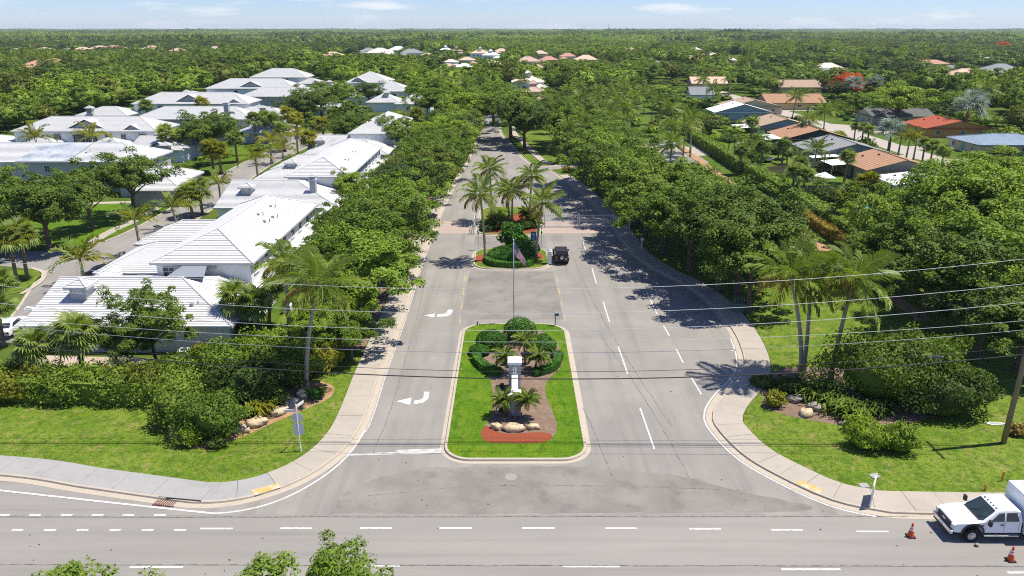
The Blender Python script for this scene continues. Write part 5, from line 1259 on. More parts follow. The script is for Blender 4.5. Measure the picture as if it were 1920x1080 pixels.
# service truck, facing west
tr = thing('service_truck', 'white service truck with box body parked at the right kerb, facing left', 'truck', (25.75, 36.68, .012), R(180))
hwT = lambda x, z: (1.0 if z < 1.32 else 1.0 - (z - 1.32) * .27) * (1.0 if x < -.35 else 1.0 - (x + .35) * .22)
prof = [(0.0, .62), (.04, .95), (-.02, 1.12), (-.16, 1.21), (-.7, 1.28), (-1.42, 1.34), (-1.62, 1.36), (-2.34, 1.95), (-2.6, 2.03), (-3.4, 2.05), (-3.74, 1.98), (-3.86, 1.5), (-3.9, .62), (-1.66, .62)] + arch(-1.08, .56, .62)[::-1][1:-1] + [(-.5, .62)]
shell(prof, hwT).build('cab', 'car_white', tr, bevel=.045)
def quad_on(m, pts, off, hw, side):
    m.face([(x, side * (hw(x, z) + off), z) for x, z in (pts if side > 0 else pts[::-1])])
for s in (1, -1):
    for nm, pts in (('side_window', [(-1.98, 1.40), (-2.48, 1.86), (-2.80, 1.90), (-2.80, 1.40)]), ('side_window', [(-2.92, 1.40), (-2.92, 1.90), (-3.52, 1.90), (-3.66, 1.40)])):
        m = MB(); quad_on(m, pts, .012, hwT, s); m.build(nm, 'glass_dark', tr)
    m = MB(); quad_on(m, [(-1.78, .72), (-1.80, 1.36), (-1.795, 1.36), (-1.77, .72)], .006, hwT, s); quad_on(m, [(-2.85, .70), (-2.85, 1.36), (-2.865, 1.36), (-2.865, .70)], .006, hwT, s); quad_on(m, [(-3.7, .74), (-3.7, 1.36), (-3.715, 1.36), (-3.715, .74)], .006, hwT, s); m.build('door_gap', 'black_plastic', tr)
    m = MB(); m.box((-2.7, s * 1.015, 1.18), (.2, .03, .05)); m.build('door_handle', 'black_plastic', tr)
    m = MB(); m.tube([(-1.85, s * .98, 1.38), (-1.80, s * 1.2, 1.40)], .03, 6); m.box((-1.8, s * 1.26, 1.48), (.14, .22, .36)); m.build('mirror', 'black_plastic', tr, bevel=.03)
    m = MB(); m.box((-2.75, s * 1.02, .48), (2.0, .18, .05)); m.build('running_board', 'alu', tr)
    m = MB(); a0, a1 = arch(-1.08, .56, .62, 9), arch(-1.08, .70, .62, 9)
    for k in range(9): m.face([(a0[k][0], s * 1.03, a0[k][1]), (a0[k + 1][0], s * 1.03, a0[k + 1][1]), (a1[k + 1][0], s * 1.015, a1[k + 1][1]), (a1[k][0], s * 1.015, a1[k][1])])
    m.build('wheel_arch', 'black_plastic', tr)
    m = MB(); m.box((.0, s * .80, .98), (.16, .26, .30)); m.build('headlight', 'lamp_clear', tr, bevel=.03)
    m = MB(); m.box((-1.55, s * 1.012, 1.12), (.22, .02, .09)); m.build('fender_badge', 'steel_dark', tr)
    wheel(tr, -1.08, s * .90, .42, .27); wheel(tr, -5.2, s * .92, .42, .42)
m = MB(); m.face([(-1.60, -.84, 1.385), (-1.60, .84, 1.385), (-2.33, .72, 1.965), (-2.33, -.72, 1.965)]); ws = m.build('windscreen', 'windscreen', tr); ws.location = (.02, 0, .012)
m = MB(); m.box((-1.50, 0, 1.37), (.12, 1.55, .02)); m.build('wiper_cowl', 'black_plastic', tr)
for s in (-.35, .35):
    m = MB(); m.tube([(-1.54, s, 1.40), (-1.80, s + .42, 1.60)], .012, 5); m.build('wiper', 'black_plastic', tr)
m = MB(); m.box((.05, 0, .98), (.05, 1.34, .34)); gr = m.build('grille', 'grille_dark', tr, bevel=.02)
m = MB()
for k in range(3): m.box((.082, 0, .87 + k * .11), (.02, 1.28, .025))
m.build('grille_bar', 'steel_dark', gr)
m = MB(); m.face([(.098, .17 * math.cos(a * .3927), .99 + .07 * math.sin(a * .3927)) for a in range(16)]); m.build('oval_badge', 'alu', gr)
m = MB(); m.box((.12, 0, .66), (.16, 1.96, .24)); m.build('bumper', 'chrome', tr, bevel=.04)
m = MB(); m.box((.10, 0, .46), (.14, 1.7, .16)); m.build('air_dam', 'black_plastic', tr, bevel=.03)
m = MB(); m.box((.205, 0, .66), (.01, .32, .13)); m.build('number_plate', 'sign_plate', tr)
for k in range(5):
    m = MB(); m.box((-2.46, (k - 2) * .27, 2.035), (.1, .07, .05)); m.build('roof_marker', 'steel_dark', tr, bevel=.01)
m = MB(); m.box((-5.9, 0, 1.72), (3.7, 2.30, 2.15)); m.build('box_body', 'box_white', tr, bevel=.03)
m = MB(); m.box((-5.9, 0, .60), (3.68, 2.26, .10)); m.box((-5.9, 1.17, 1.42), (3.6, .02, .03)); m.box((-5.9, -1.17, 1.42), (3.6, .02, .03)); m.build('box_trim', 'trim_white', tr)
m = MB(); m.box((-3.9, 0, .5), (6.6, .8, .18)); m.box((-4.0, 0, .8), (.14, 1.7, .5)); m.build('chassis', 'black_plastic', tr)
m = MB(); m.box((-2.75, -1.012, 1.02), (.5, .008, .05)); m.box((-3.4, -1.012, .98), (.35, .008, .05)); m.build('door_lettering', 'steel_grey', tr)
# dark off-roader seen from behind
jp = thing('off_road_car', 'black boxy off-road car with spare wheel waiting at the call box', 'car', (*P(1053, 497), .014), R(90))
hwJ = lambda x, z: .84 if z < 1.15 else .84 - (z - 1.15) * .14
shell([(4.05, .55), (4.08, .95), (4.0, 1.10), (2.75, 1.18), (.06, 1.18), (0.0, .55), (.25, .52)] + arch(.85, .50, .52)[::-1][1:-1] + [(1.4, .52), (2.75, .52)] + arch(3.25, .5, .52)[::-1][1:-1] + [(3.8, .52)], hwJ).build('body', 'car_black', jp, bevel=.04)
shell([(.05, 1.16), (.16, 1.80), (.4, 1.86), (2.1, 1.84), (2.55, 1.18)], hwJ).build('hardtop', 'black_plastic', jp, bevel=.05)
m = MB(); m.face([(.10, -.60, 1.30), (.10, .60, 1.30), (.155, .56, 1.70), (.155, -.56, 1.70)]); o = m.build('rear_window', 'glass_dark', jp); o.location = (-.03, 0, 0)
for s in (1, -1):
    m = MB(); quad_on(m, [(.35, 1.26), (.42, 1.72), (1.2, 1.74), (1.2, 1.26)], .012, hwJ, s); m.build('side_window', 'glass_dark', jp)
    m = MB(); quad_on(m, [(1.3, 1.26), (1.3, 1.74), (2.0, 1.74), (2.32, 1.26)], .012, hwJ, s); m.build('side_window', 'glass_dark', jp)
    m = MB(); m.box((-.02, s * .76, .98), (.08, .14, .24)); m.build('tail_light', 'tail_red', jp)
    m = MB(); m.box((2.35, s * .98, 1.28), (.1, .2, .2)); m.build('mirror', 'black_plastic', jp)
    for cx in (.85, 3.25):
        m = MB(); a0, a1 = arch(cx, .48, .5, 8), arch(cx, .62, .5, 8)
        for k in range(8): m.face([(a1[k][0], s * .82, a1[k][1]), (a1[k + 1][0], s * .82, a1[k + 1][1]), (a1[k + 1][0], s * .98, a1[k + 1][1] - .03), (a1[k][0], s * .98, a1[k][1] - .03)]); m.face([(a1[k][0], s * .98, a1[k][1] - .03), (a1[k + 1][0], s * .98, a1[k + 1][1] - .03), (a0[k + 1][0], s * .98, a0[k + 1][1]), (a0[k][0], s * .98, a0[k][1])])
        m.build('fender_flare', 'black_plastic', jp)
        wheel(jp, cx, s * .80, .40, .25)
m = MB(); m.box((-.12, 0, .56), (.2, 1.66, .2)); m.build('bumper', 'black_plastic', jp, bevel=.04)
m = MB(); m.box((-.03, -.48, .80), (.02, .32, .16)); m.build('number_plate', 'sign_plate', jp)
sp = wheel(jp, 0, .01, .40, .25); sp.name = 'spare_wheel'; sp.location = (-.2, 0, .98 + .02); sp.rotation_euler = (0, 0, R(90))
m = MB(); m.face([(2.12, -.66, 1.80), (2.12, .66, 1.80), (2.56, .72, 1.22), (2.56, -.72, 1.22)]); o = m.build('windscreen', 'windscreen', jp); o.location = (.03, 0, .02)
# ordinary cars, built alike
def car(label, u, v, rz, paint, kind='saloon', z=.03):
    t = thing('pickup_truck' if kind == 'pickup' else 'parked_car', label, 'car', (*P(u, v), z), R(rz))
    hw = lambda x, z: .88 if z < .95 else .88 - (z - .95) * .3
    if kind == 'pickup':
        pr = [(0, .45), (.02, .95), (1.9, .98), (1.95, .96), (2.05, 1.45), (2.3, 1.72), (3.2, 1.74), (3.75, 1.15), (5.2, 1.02), (5.35, .9), (5.38, .45)]; wb = (1.15, 4.4); gl = [(2.15, 1.08), (2.32, 1.62), (3.12, 1.64), (3.55, 1.12)]; ws_ = ((3.22, 1.71), (3.74, 1.17)); rw = ((2.03, 1.1), (2.22, 1.62))
    else:
        pr = [(0, .45), (.0, .85), (.1, .98), (.55, 1.02), (1.15, 1.40), (1.5, 1.46), (2.5, 1.46), (3.25, 1.02), (4.3, .88), (4.5, .7), (4.52, .4)]; wb = (.85, 3.65); gl = [(.85, 1.06), (1.3, 1.37), (2.42, 1.38), (2.95, 1.06)]; ws_ = ((2.52, 1.44), (3.22, 1.04)); rw = ((.6, 1.04), (1.12, 1.38))
    shell(pr, hw).build('body', paint, t, bevel=.05)
    for s in (1, -1):
        m = MB(); quad_on(m, gl, .015, hw, s); m.build('side_window', 'glass_dark', t)
        for cx in wb: wheel(t, cx, s * .80, .34, .22)
        m = MB(); m.box((pr[-1][0] - .02, s * .66, .72), (.1, .3, .16)); m.build('headlight', 'lamp_clear', t)
        m = MB(); m.box((.02, s * .7, .78), (.08, .22, .16)); m.build('tail_light', 'tail_red', t)
    for nm, (a, b2) in (('windscreen', ws_), ('rear_window', rw)):
        m = MB(); m.face([(a[0], -.72, a[1]), (a[0], .72, a[1]), (b2[0], .66 if nm == 'rear_window' else .74, b2[1]), (b2[0], -.66 if nm == 'rear_window' else -.74, b2[1])]); o = m.build(nm, 'glass_dark', t); o.location = (.02 if nm == 'windscreen' else -.02, 0, .025)
    if kind == 'pickup':
        m = MB(); m.box((1.0, 0, .985), (1.7, 1.5, .02)); m.build('load_bed', 'black_plastic', t)
    return t
car('white pickup truck parked on the pad beyond the right oaks', 1228, 277, 0, 'car_white', 'pickup'); car('orange pickup truck on the drive by the cream bungalow', 1437, 214, 8, 'car_orange', 'pickup'); car('dark plum car beside the white metal gable roof', 1420, 221, 20, 'car_plum')
car('white car parked in the street behind the tan roof', 1478, 231, 15, 'car_white'); car('blue covered car at the left end of the right neighbourhood', 1306, 196, 10, 'car_blue'); car('white car cut by the left edge beside the corner villa', 2, 640, 100, 'car_white'); car('dark car parked on the villa drive behind the cupola', 168, 528, 60, 'car_black'); car('white car parked behind the white roofs left of the oaks', 655, 195, 40, 'car_white')
car('red car in the carport of the yellow bungalow', 1535, 206, 0, 'tail_red')

# ---- utility poles and lines
def utility_pole(label, x, y, h=14.2, arm=True):
    t = thing('utility_pole', label, 'utility pole', (x, y, 0)); m = MB(); m.tube([(0, 0, -.1), (0, 0, h * .5), (0, 0, h)], [.19, .165, .13], 12); m.build('pole', 'wood_pole', t, smooth=True)
    if arm:
        m = MB(); m.box((0, 0, h - .5), (.12, 2.4, .14)); m.build('cross_arm', 'wood_pole', t)
        for k in range(3):
            m = MB(); m.lathe([(.03, 0), (.06, .06), (.04, .12), (.06, .18), (.03, .24)], (0, (k - 1) * 1.0, h - .43), 10); m.build('insulator', 'steel_grey', t)
    return t
utility_pole('weathered wooden utility pole at the right edge of the lawn', 35.5, 46.4); utility_pole('wooden utility pole just beyond the left edge', -41.5, 47.2)
for i, (u, v, h) in enumerate(((72, 206, 12), (216, 178, 12), (460, 139, 12), (511, 131, 12), (655, 106, 11), (672, 106, 11))):
    x, y = P(u, v); utility_pole('pale utility pole among the left trees, %s from the left' % ORD[i], x, y, h, True)
def wire(label, zl, zc, zr, r, material, dy=0.0, name='power_line'):
    # height over the road is a parabola through three sighted heights, fixed at the poles
    A = np.polyfit([-35.6, 0, 35.6], [zl, zc, zr], 2); m = MB()
    pts = [(x, 46.8 + dy - x * .004, float(np.polyval(A, x))) for x in np.linspace(-41.5, 35.5, 48)]
    m.tube(pts, r, 6)
    o = m.build(name, material); o.visible_shadow = True
    return tag(o, label, 'power line')
wire('topmost pale overhead wire crossing above the flag island', 13.5, 11.4, 13.75, .016, 'wire_alu', 1.0); wire('second pale overhead wire from the top', 12.1, 10.0, 12.35, .016, 'wire_alu', 0.0); wire('third pale overhead wire from the top', 11.25, 9.17, 11.45, .016, 'wire_alu', -1.0)
wire('fourth pale overhead wire from the top, crossing the round bushes', 9.6, 7.8, 9.5, .014, 'wire_alu', .2); wire('fifth pale overhead wire from the top', 9.25, 7.15, 9.0, .014, 'wire_alu', -.2)
wire('thin black overhead cable just above the thick one', 8.15, 5.55, 7.55, .018, 'wire_black', .15); wire('thick black overhead cable, lowest of all', 7.85, 5.12, 7.06, .04, 'wire_black', -.1)
m = MB(); m.box((0, 0, 0), (.55, .16, .16)); m.tube([(-.5, 0, .0), (.5, 0, 0)], .05, 6); o = m.build('splice_case', 'steel_dark'); o.location = (29.6, 46.8, 6.75); tag(o, 'grey splice case clamped on the black cable near the right pole', 'splice case')

# ---- small things on lawns and in gardens
for i, (u, v, rz) in enumerate(((1640, 893, .3), (1620, 911, .1))):
    m = MB(); m.box((0, 0, .02), (.62, .5, .05)); o = m.build('meter_lid', 'concrete_grey', bevel=.01); o.location = (*P(u, v, .11), .12); o.rotation_euler.z = rz; tag(o, ['grey meter box lid higher on the right lawn', 'grey meter box lid beside the white board sign'][i], 'meter lid')
for i, (u, v, h) in enumerate(((1846, 920, .5), (1878, 902, .75))): post('marker_stake', ['short orange stake on the grass behind the truck cab', 'taller orange stake on the grass behind the truck cab'][i], 'stake', u, v, h, .05, 'stake_orange', None, .11)
sl = thing('ground_slab', 'white edged grey pointed slab lying on grass by the utility pole', 'slab', (*P(1870, 795, .11), .115))
m = MB(); m.prism([(-.85, .05), (-.55, -.22), (.35, -.16), (.4, .12), (-.5, .24)], 0, .06); m.build('rim', 'sign_plate', sl); m = MB(); m.prism([(-.7, .04), (-.5, -.14), (.28, -.09), (.3, .08), (-.46, .16)], .05, .068); m.build('face', 'concrete_grey', sl); m = MB(); m.box((1.1, 0, .04), (1.5, .1, .06)); m.build('bar', 'sign_plate', sl)
uc = thing('utility_cabinet', 'green slatted utility cabinet under the right roadside oaks', 'cabinet', (*P(1386, 583, .11), .11)); m = MB(); m.box((0, 0, .5), (1.5, .9, 1.0)); m.build('casing', 'cabinet_green', uc, bevel=.03)
for k in range(5):
    m = MB(); m.box((-.6 + k * .3, 0, 1.15), (.09, .5, .7)); m.build('slat', 'cabinet_green', uc)
for i, (u, v) in enumerate(((347, 672), (540, 585))):
    ac = thing('ac_unit', ['pale air conditioner unit at the corner villa front', 'pale air conditioner unit between palms beside the corner villa'][i], 'air conditioner', (*P(u, v, .13), .13)); m = MB(); m.box((0, 0, .45), (.85, .85, .9)); m.build('casing', 'box_white', ac, bevel=.03); m = MB(); m.tube([(0, 0, .9), (0, 0, .93)], .34, 18); m.build('fan_grille', 'steel_dark', ac)
tp = thing('trampoline', 'round dark trampoline in the back garden behind the hedge', 'trampoline', (*P(1432, 303), 0)); m = MB(); m.tube([(2.1 * math.cos(a * .2618), 2.1 * math.sin(a * .2618), .85) for a in range(25)], .09, 6, cap=False); m.build('rim', 'steel_grey', tp)
m = MB(); m.face([(2.0 * math.cos(a * .2618), 2.0 * math.sin(a * .2618), .84) for a in range(24)]); m.build('mat', 'black_plastic', tp)
for k in range(6):
    a = k * 1.047; m = MB(); m.tube([(2 * math.cos(a), 2 * math.sin(a), 0), (2 * math.cos(a), 2 * math.sin(a), .85)], .04, 6); m.build('leg', 'steel_grey', tp)
gz = thing('garden_canopy', 'white pop-up canopy in the back garden by the wooden fence', 'canopy', (*P(1543, 352), 0)); m = MB(); roof_vol(m, -1.6, 1.6, -1.6, 1.6, 2.1, 3.0, cap=False, course=2); m.build('roof', 'trim_white', gz)
for sx in (-1, 1):
    for sy in (-1, 1): m = MB(); m.tube([(sx * 1.45, sy * 1.45, 0), (sx * 1.45, sy * 1.45, 2.1)], .05, 6); m.build('leg', 'alu', gz)
def board_fence(label, a, b2, h=1.8, material='wood_fence'):
    L = math.hypot(b2[0] - a[0], b2[1] - a[1]); t = thing('board_fence', label, 'fence', (a[0], a[1], 0), math.atan2(b2[1] - a[1], b2[0] - a[0])); n = int(L / .62)
    q = MB(); q.box((0, 0, h / 2), (.57, .03, h)); me = q.mesh('board', material)
    for k in range(n): put('board', me, t, ((k + .5) * L / n, random.uniform(-.01, .01), random.uniform(-.03, .03)))
    q = MB(); q.box((L / 2, .05, h * .75), (L, .05, .1)); q.box((L / 2, .05, h * .25), (L, .05, .1)); q.build('rail', material, t)
board_fence('brown board fence in front of the canopy behind the hedge', P(1498, 366), P(1600, 366)); board_fence('dark board fence below the grey-roofed bungalow', P(1530, 322), P(1605, 320)); board_fence('brown board fence left of the trampoline garden', P(1430, 330), P(1500, 322)); board_fence('grey board fence behind the yellow bungalow', P(1505, 168), P(1555, 166), 2.2, 'monument_grey')
pw = thing('swimming_pool', 'turquoise swimming pool glimpsed between palms behind the hedge', 'pool', (*P(1645, 392), 0)); m = MB(); m.prism(rrect(-4, 4, -2.5, 2.5, 1.2), 0, .08); m.build('coping', 'concrete', pw); m = MB(); m.prism(rrect(-3.6, 3.6, -2.1, 2.1, 1.0), .05, .09); m.build('water', 'pool_water', pw)
x, y = P(1141, 61); ms_ = thing('radio_mast', 'thin radio mast on the skyline right of centre', 'mast', (x * 1.0, y * 1.0, 0)); m = MB(); m.tube([(0, 0, 0), (0, 0, 58)], [1.2, .9], 6); m.build('mast', 'steel_dark', ms_)
# ================================================================== trees and hedges
OCC = []                                            # (x, y, r) taken by trees planted by hand
def oak(label, x, y, s=1.0, var=0, group=None, sz=None, name='oak_tree', z=0.0):
    OCC.append((x, y, 3.2 * s))
    return tree(name, OAK[var], (x, y, z), s, label, 'tree', group, random.uniform(0, 6.28), sz)
def oak_px(label, u, v, zc, s, var=0, name='broadleaf_tree', sz=None, group=None):
    """crown centre sighted at pixel (u,v), zc metres above ground"""
    x, y = P(u, v, zc)
    if y > 140: RECTS.append((x - 3.2 * s, x + 3.2 * s, y - 1.5, y + 1.5, 6 + .12 * y))
    return oak(label, x, y, s, var, group, sz if sz else zc / 5.3, name)
# row lining the left side of the entry road, and a second rank towards the villas
for i in range(22):
    y = 69.5 + i * 7.6
    k = min(KERB_L, key=lambda p: abs(p.y - y) + (100 if p.x < -20 or p.x > 0 else 0))
    oak('%s oak from the cross street in the row along the left kerb' % ORD[i], k.x - 3.3 + random.uniform(-.4, .4), y + random.uniform(-.8, .8), random.uniform(1.18, 1.36), (2, 3, 0, 5, 2, 6, 3, 7, 1)[i % 9], 'oaks lining the left side of the entry road', random.uniform(1.05, 1.2))
for i in range(17):
    y = 82 + i * 7.4
    oak('%s oak from the cross street between the left villas and roadside row' % ORD[i], -20.6 + random.uniform(-.8, .8), y, random.uniform(.66, .85), (3, 0, 2, 5, 1)[i % 5], 'oaks between the left villas and the roadside row', random.uniform(.72, .9))
# oaks right of the entry road
def kx(y): return min(KERB_R, key=lambda p: abs(p.y - y)).x if y < 150 else 11
n = [0] * 5
for i in range(16):
    y = 77 + i * 7.9
    for q in range(4):
        x = kx(max(y, 68)) + 3.4 + q * 7.0 + random.uniform(-.9, .9)
        if x > 31 or (y > 112 and x > 21.5) or (y < 80 and q > 1) or (148 < y < 178 and q == 0) or (y > 172 and x > 30): continue
        yy = y + random.uniform(-1.2, 1.2)
        oak('%s oak from the cross street in the %s rank right of the entry road' % (ORD[n[q]], ORD[q]), x, yy, random.uniform(1.3, 1.5) - .1 * q, (0, 4, 3, 1, 0, 2)[(i * 2 + q) % 6], 'oaks right of the entry road', random.uniform(1.22, 1.38) if q == 0 else random.uniform(.95, 1.2)); n[q] += 1
oak('oak with a mulched foot at the bend of the right pavement', *P(1402, 588), 1.15, 0, sz=1.2)
oak('oak leaning over the right lane above the bend of the pavement', *P(1345, 548), 1.3, 4, sz=1.3)
# oaks standing over the far end of the road
for i, (u, v, zc, s, var) in enumerate(((958, 206, 8.0, 1.9, 4), (984, 226, 7, 1.6, 0), (925, 185, 8, 1.8, 2), (893, 196, 8, 1.7, 3), (868, 205, 7.5, 1.6, 5), (840, 185, 7, 1.6, 2), (930, 175, 6, 1.3, 3), (880, 165, 6, 1.4, 2), (800, 190, 6, 1.3, 3), (960, 185, 6, 1.3, 2), (1000, 210, 5, 1.1, 1))):
    oak_px('%s oak of the cluster closing over the far end of the entry road' % ORD[i], u, v, zc, s, var, 'oak_tree')
# trees of the villa gardens on the left
for u, v, zc, s, var, lab in ((75, 385, 6.2, 1.35, 1, 'wide oak on the inner lawn at the left edge'), (160, 362, 5.6, 1.0, 0, 'oak in front of the tarped roof villa'), (240, 335, 6.0, 1.35, 4, 'spreading oak with open limbs before the tarped roof villa'), (20, 365, 6.0, 1.2, 2, 'oak cut by the left edge below the grey villa'),
        (400, 242, 6.0, 1.5, 0, 'large round oak in front of the chimney villa'), (375, 250, 5.5, 1.2, 1, 'oak at the left foot of the large round oak'), (600, 185, 7.0, 1.9, 0, 'very large oak above the inner street, left of the roadside row'), (570, 200, 6.5, 1.5, 4, 'large oak left of the very large one'), (640, 175, 6.5, 1.5, 3, 'green oak right of the very large one'),
        (280, 605, 4.6, .72, 0, 'slender small-leaved tree standing before the corner villa roof'), (232, 640, 3.4, .55, 1, 'low thin tree beside the slender one at the corner villa'), (740, 248, 5.5, 1.2, 0, 'oak beside the third white villa'), (695, 255, 4.0, .85, 5, 'bright tree below the third white villa'), (690, 172, 6, 1.3, 1, 'oak behind the three white roofs'),
        (620, 420, 3.6, .62, 3, 'small tree between the corner villa lean-to and the oaks'), (655, 350, 4, .72, 5, 'yellow-green small tree at the second villa corner'), (640, 555, 4.2, .85, 3, 'tree at the front of the left roadside oaks'), (600, 610, 2.8, .62, 5, 'bright shrubby tree by the garden path'), (655, 620, 3.0, .6, 2, 'low tree by the left pavement')):
    oak_px(lab, u, v, zc, s, var)
# trees on the right
for u, v, zc, s, var, lab in ((1770, 395, 8.0, 1.55, 2, 'tall leafy tree above the right lawn, left of the largest'), (1860, 400, 8.0, 1.6, 5, 'largest bright tree at the right edge'), (1700, 455, 6.0, 1.15, 3, 'tree at the left of the dark grove on the right lawn'), (1895, 520, 6.5, 1.3, 2, 'tree at the right edge above the utility pole'), (1820, 510, 6.3, 1.25, 0, 'shaded tree in the grove behind the right lawn'),
        (1905, 345, 7.0, 1.4, 5, 'bright tree at the right edge below the driveway'), (1655, 415, 5.2, 1.0, 5, 'bright tree beside the tall hedge end'), (1780, 470, 6.0, 1.2, 3, 'tree in the middle of the right grove'), (1790, 345, 6.2, 1.3, 5, 'bright crown behind the right grove'), (1700, 390, 6, 1.2, 2, 'green tree behind the left end of the right grove'), (1850, 460, 7, 1.2, 2, 'green tree right of the middle of the right grove'),
        (1740, 520, 4.5, .9, 0, 'dark low tree at the front of the right grove'), (1640, 470, 4, .8, 1, 'small tree by the end of the earth path'), (1850, 590, 4.5, .95, 6, 'dark tree shading the lawn behind the utility pole'), (1930, 600, 5, 1.1, 0, 'tree cut by the right edge behind the utility pole')):
    oak_px(lab, u, v, zc, s, var)
for u, v, zc, s, var, lab in ((1690, 190, 7.5, 2.05, 5, 'big bright green tree left of the red-roofed bungalow'), (1592, 156, 6.5, 1.75, 8, 'flame tree covered in orange-red blossom'), (1572, 168, 5, 1.0, 6, 'dark tree under the flame tree'), (1640, 165, 5.5, 1.3, 7, 'yellow-olive tree right of the flame tree'), (1690, 150, 6, 1.5, 7, 'wide yellow-olive tree behind the silver palms'), (1610, 190, 5.0, 1.1, 3, 'round green tree before the flame tree'),
        (1500, 110, 7, 2.0, 6, 'broad dark tree mass above the yellow bungalow'), (1475, 112, 6.5, 1.7, 6, 'dark tree left of the broad dark one'), (1520, 82, 8, 1.6, 6, 'very dark tree far off in the right woods'), (1700, 115, 6, 1.4, 1, 'dark round tree above the olive tree'), (1770, 133, 5.5, 1.1, 3, 'neat round tree right of the silver palms'), (1805, 128, 6, 1.5, 1, 'grey-green wide tree right of the neat round one'),
        (1880, 86, 8, 2.0, 8, 'far flame tree at the right edge'), (1720, 60 + 45, 7, 1.5, 2, 'green tree behind the dark round one'), (1350, 105, 6.5, 1.3, 6, 'dark tree by the far pale roof'), (1420, 130, 6, 1.3, 6, 'dark tree left of the palms at centre right'), (1215, 135, 8, 1.9, 2, 'large bright mango tree at centre right'), (1250, 130, 7.5, 1.6, 7, 'olive topped tree right of the mango tree'),
        (1160, 100, 8, 1.7, 6, 'dark round tree above the centre palms'), (1245, 85, 8, 1.9, 6, 'dark tree in the far centre right woods')):
    oak_px(lab, u, v, zc, s, var)
for u, v, s, sz, lab in ((801, 70, .5, 2.6, 'dark narrow conifer left of centre below the skyline'), (792, 92, .5, 2.0, 'second dark narrow conifer below the tall one'), (1119, 66, .55, 2.4, 'dark narrow conifer right of centre near the skyline'), (1238, 72, .5, 2.2, 'narrow dark conifer far right of centre'), (1500, 338, .17, .62, 'slim dark cypress in the garden behind the hedge')):
    x, y = P(u, v, 8 * sz * .5); tree('conifer_tree', OAK[6], (x, y, 0), s, lab, 'tree', None, 0, sz * .9)
# palms: kind, base pixel, crown pixel, size, label
near = (('coconut_palm', 575, 733, 597, 528, 1.15, 'tall coconut palm in front of the corner villa, fronds blown right'), ('coconut_palm', 545, 650, 536, 492, .95, 'coconut palm behind the tall one beside the corner villa'), ('coconut_palm', 1501, 706, 1481, 512, 1.16, 'leftmost coconut palm of the three on the right lawn'),
        ('coconut_palm', 1506, 700, 1522, 512, 1.05, 'middle coconut palm of the three on the right lawn'), ('coconut_palm', 1556, 716, 1602, 520, 1.16, 'leaning coconut palm, right of the three on the right lawn'),
        ('sabal_palm', 85, 722, 66, 650, 1.15, 'fan palm left of the two before the corner villa'), ('sabal_palm', 158, 712, 147, 628, 1.3, 'fan palm right of the two before the corner villa'), ('sabal_palm', 8, 650, -4, 575, 1.0, 'fan palm cut by the left edge beside the villa'), ('sabal_palm', -10, 610, 5, 530, .9, 'second fan palm at the left edge, higher up'),
        ('golden_sabal_palm', 33, 532, 18, 448, 1.2, 'yellowish fan palm left of the pair on the street corner'), ('golden_sabal_palm', 52, 523, 40, 438, 1.2, 'yellowish fan palm right of the pair on the street corner'), ('foxtail_palm', 160, 535, 150, 487, 1.6, 'plumed golden palm over the inner street left of the cupola'), ('foxtail_palm', 266, 482, 252, 412, 1.4, 'plumed palm with slim trunk on the inner street'),
        ('foxtail_palm', 333, 428, 322, 388, 1.5, 'plumed palm beside the fan palm clump on the inner street'), ('golden_sabal_palm', 362, 408, 352, 366, 1.4, 'golden fan palm in the inner street clump, left one'), ('golden_sabal_palm', 380, 402, 372, 358, 1.4, 'golden fan palm in the inner street clump, right one'), ('foxtail_palm', 415, 385, 410, 345, 1.4, 'plumed palm right of the inner street clump'),
        ('sabal_palm', 455, 640, 442, 558, 1.2, 'fan palm against the right hip of the corner villa'), ('sabal_palm', 490, 645, 478, 570, 1.15, 'second fan palm right of the villa hip'), ('sabal_palm', 505, 610, 512, 540, .85, 'fan palm between the villa and the coconut palms'), ('sabal_palm', 640, 395, 660, 355, .95, 'fan palm at the end of the second villa roof'), ('sabal_palm', 70, 345, 75, 312, .95, 'fan palm before the tarped villa wall'))
for i, (kd, ub, vb, uc, vc, s, lab) in enumerate(near):
    coco_at(lab, ub, vb, uc, vc, s, 100 + i, kd, (0.35, 0) if kd == 'coconut_palm' else (0, 0), z0=.05)
def palm_px(kind, u, v, zc, s, label, group=None):
    pr = random.choice(PALMF[kind]); x, y = P(u, v, zc); OCC.append((x, y, 1.6))
    if kind == 'silver_palm': RECTS.append((x - 3, x + 3, y - 1, y + 1, 25))
    H = {'coconut_palm': 8.5, 'sabal_palm': 5.5, 'golden_sabal_palm': 5.0, 'foxtail_palm': 5.5, 'silver_palm': 5.0}[kind]
    root = thing(kind.replace('golden_', ''), label, 'palm tree', (x, y, 0), random.uniform(0, 6.28), group); put('trunk', pr[0], root, scale=(s, s, zc / H)); put('crown', pr[1], root, loc=(0, 0, zc - H * s), scale=(s, s, s))
    return root
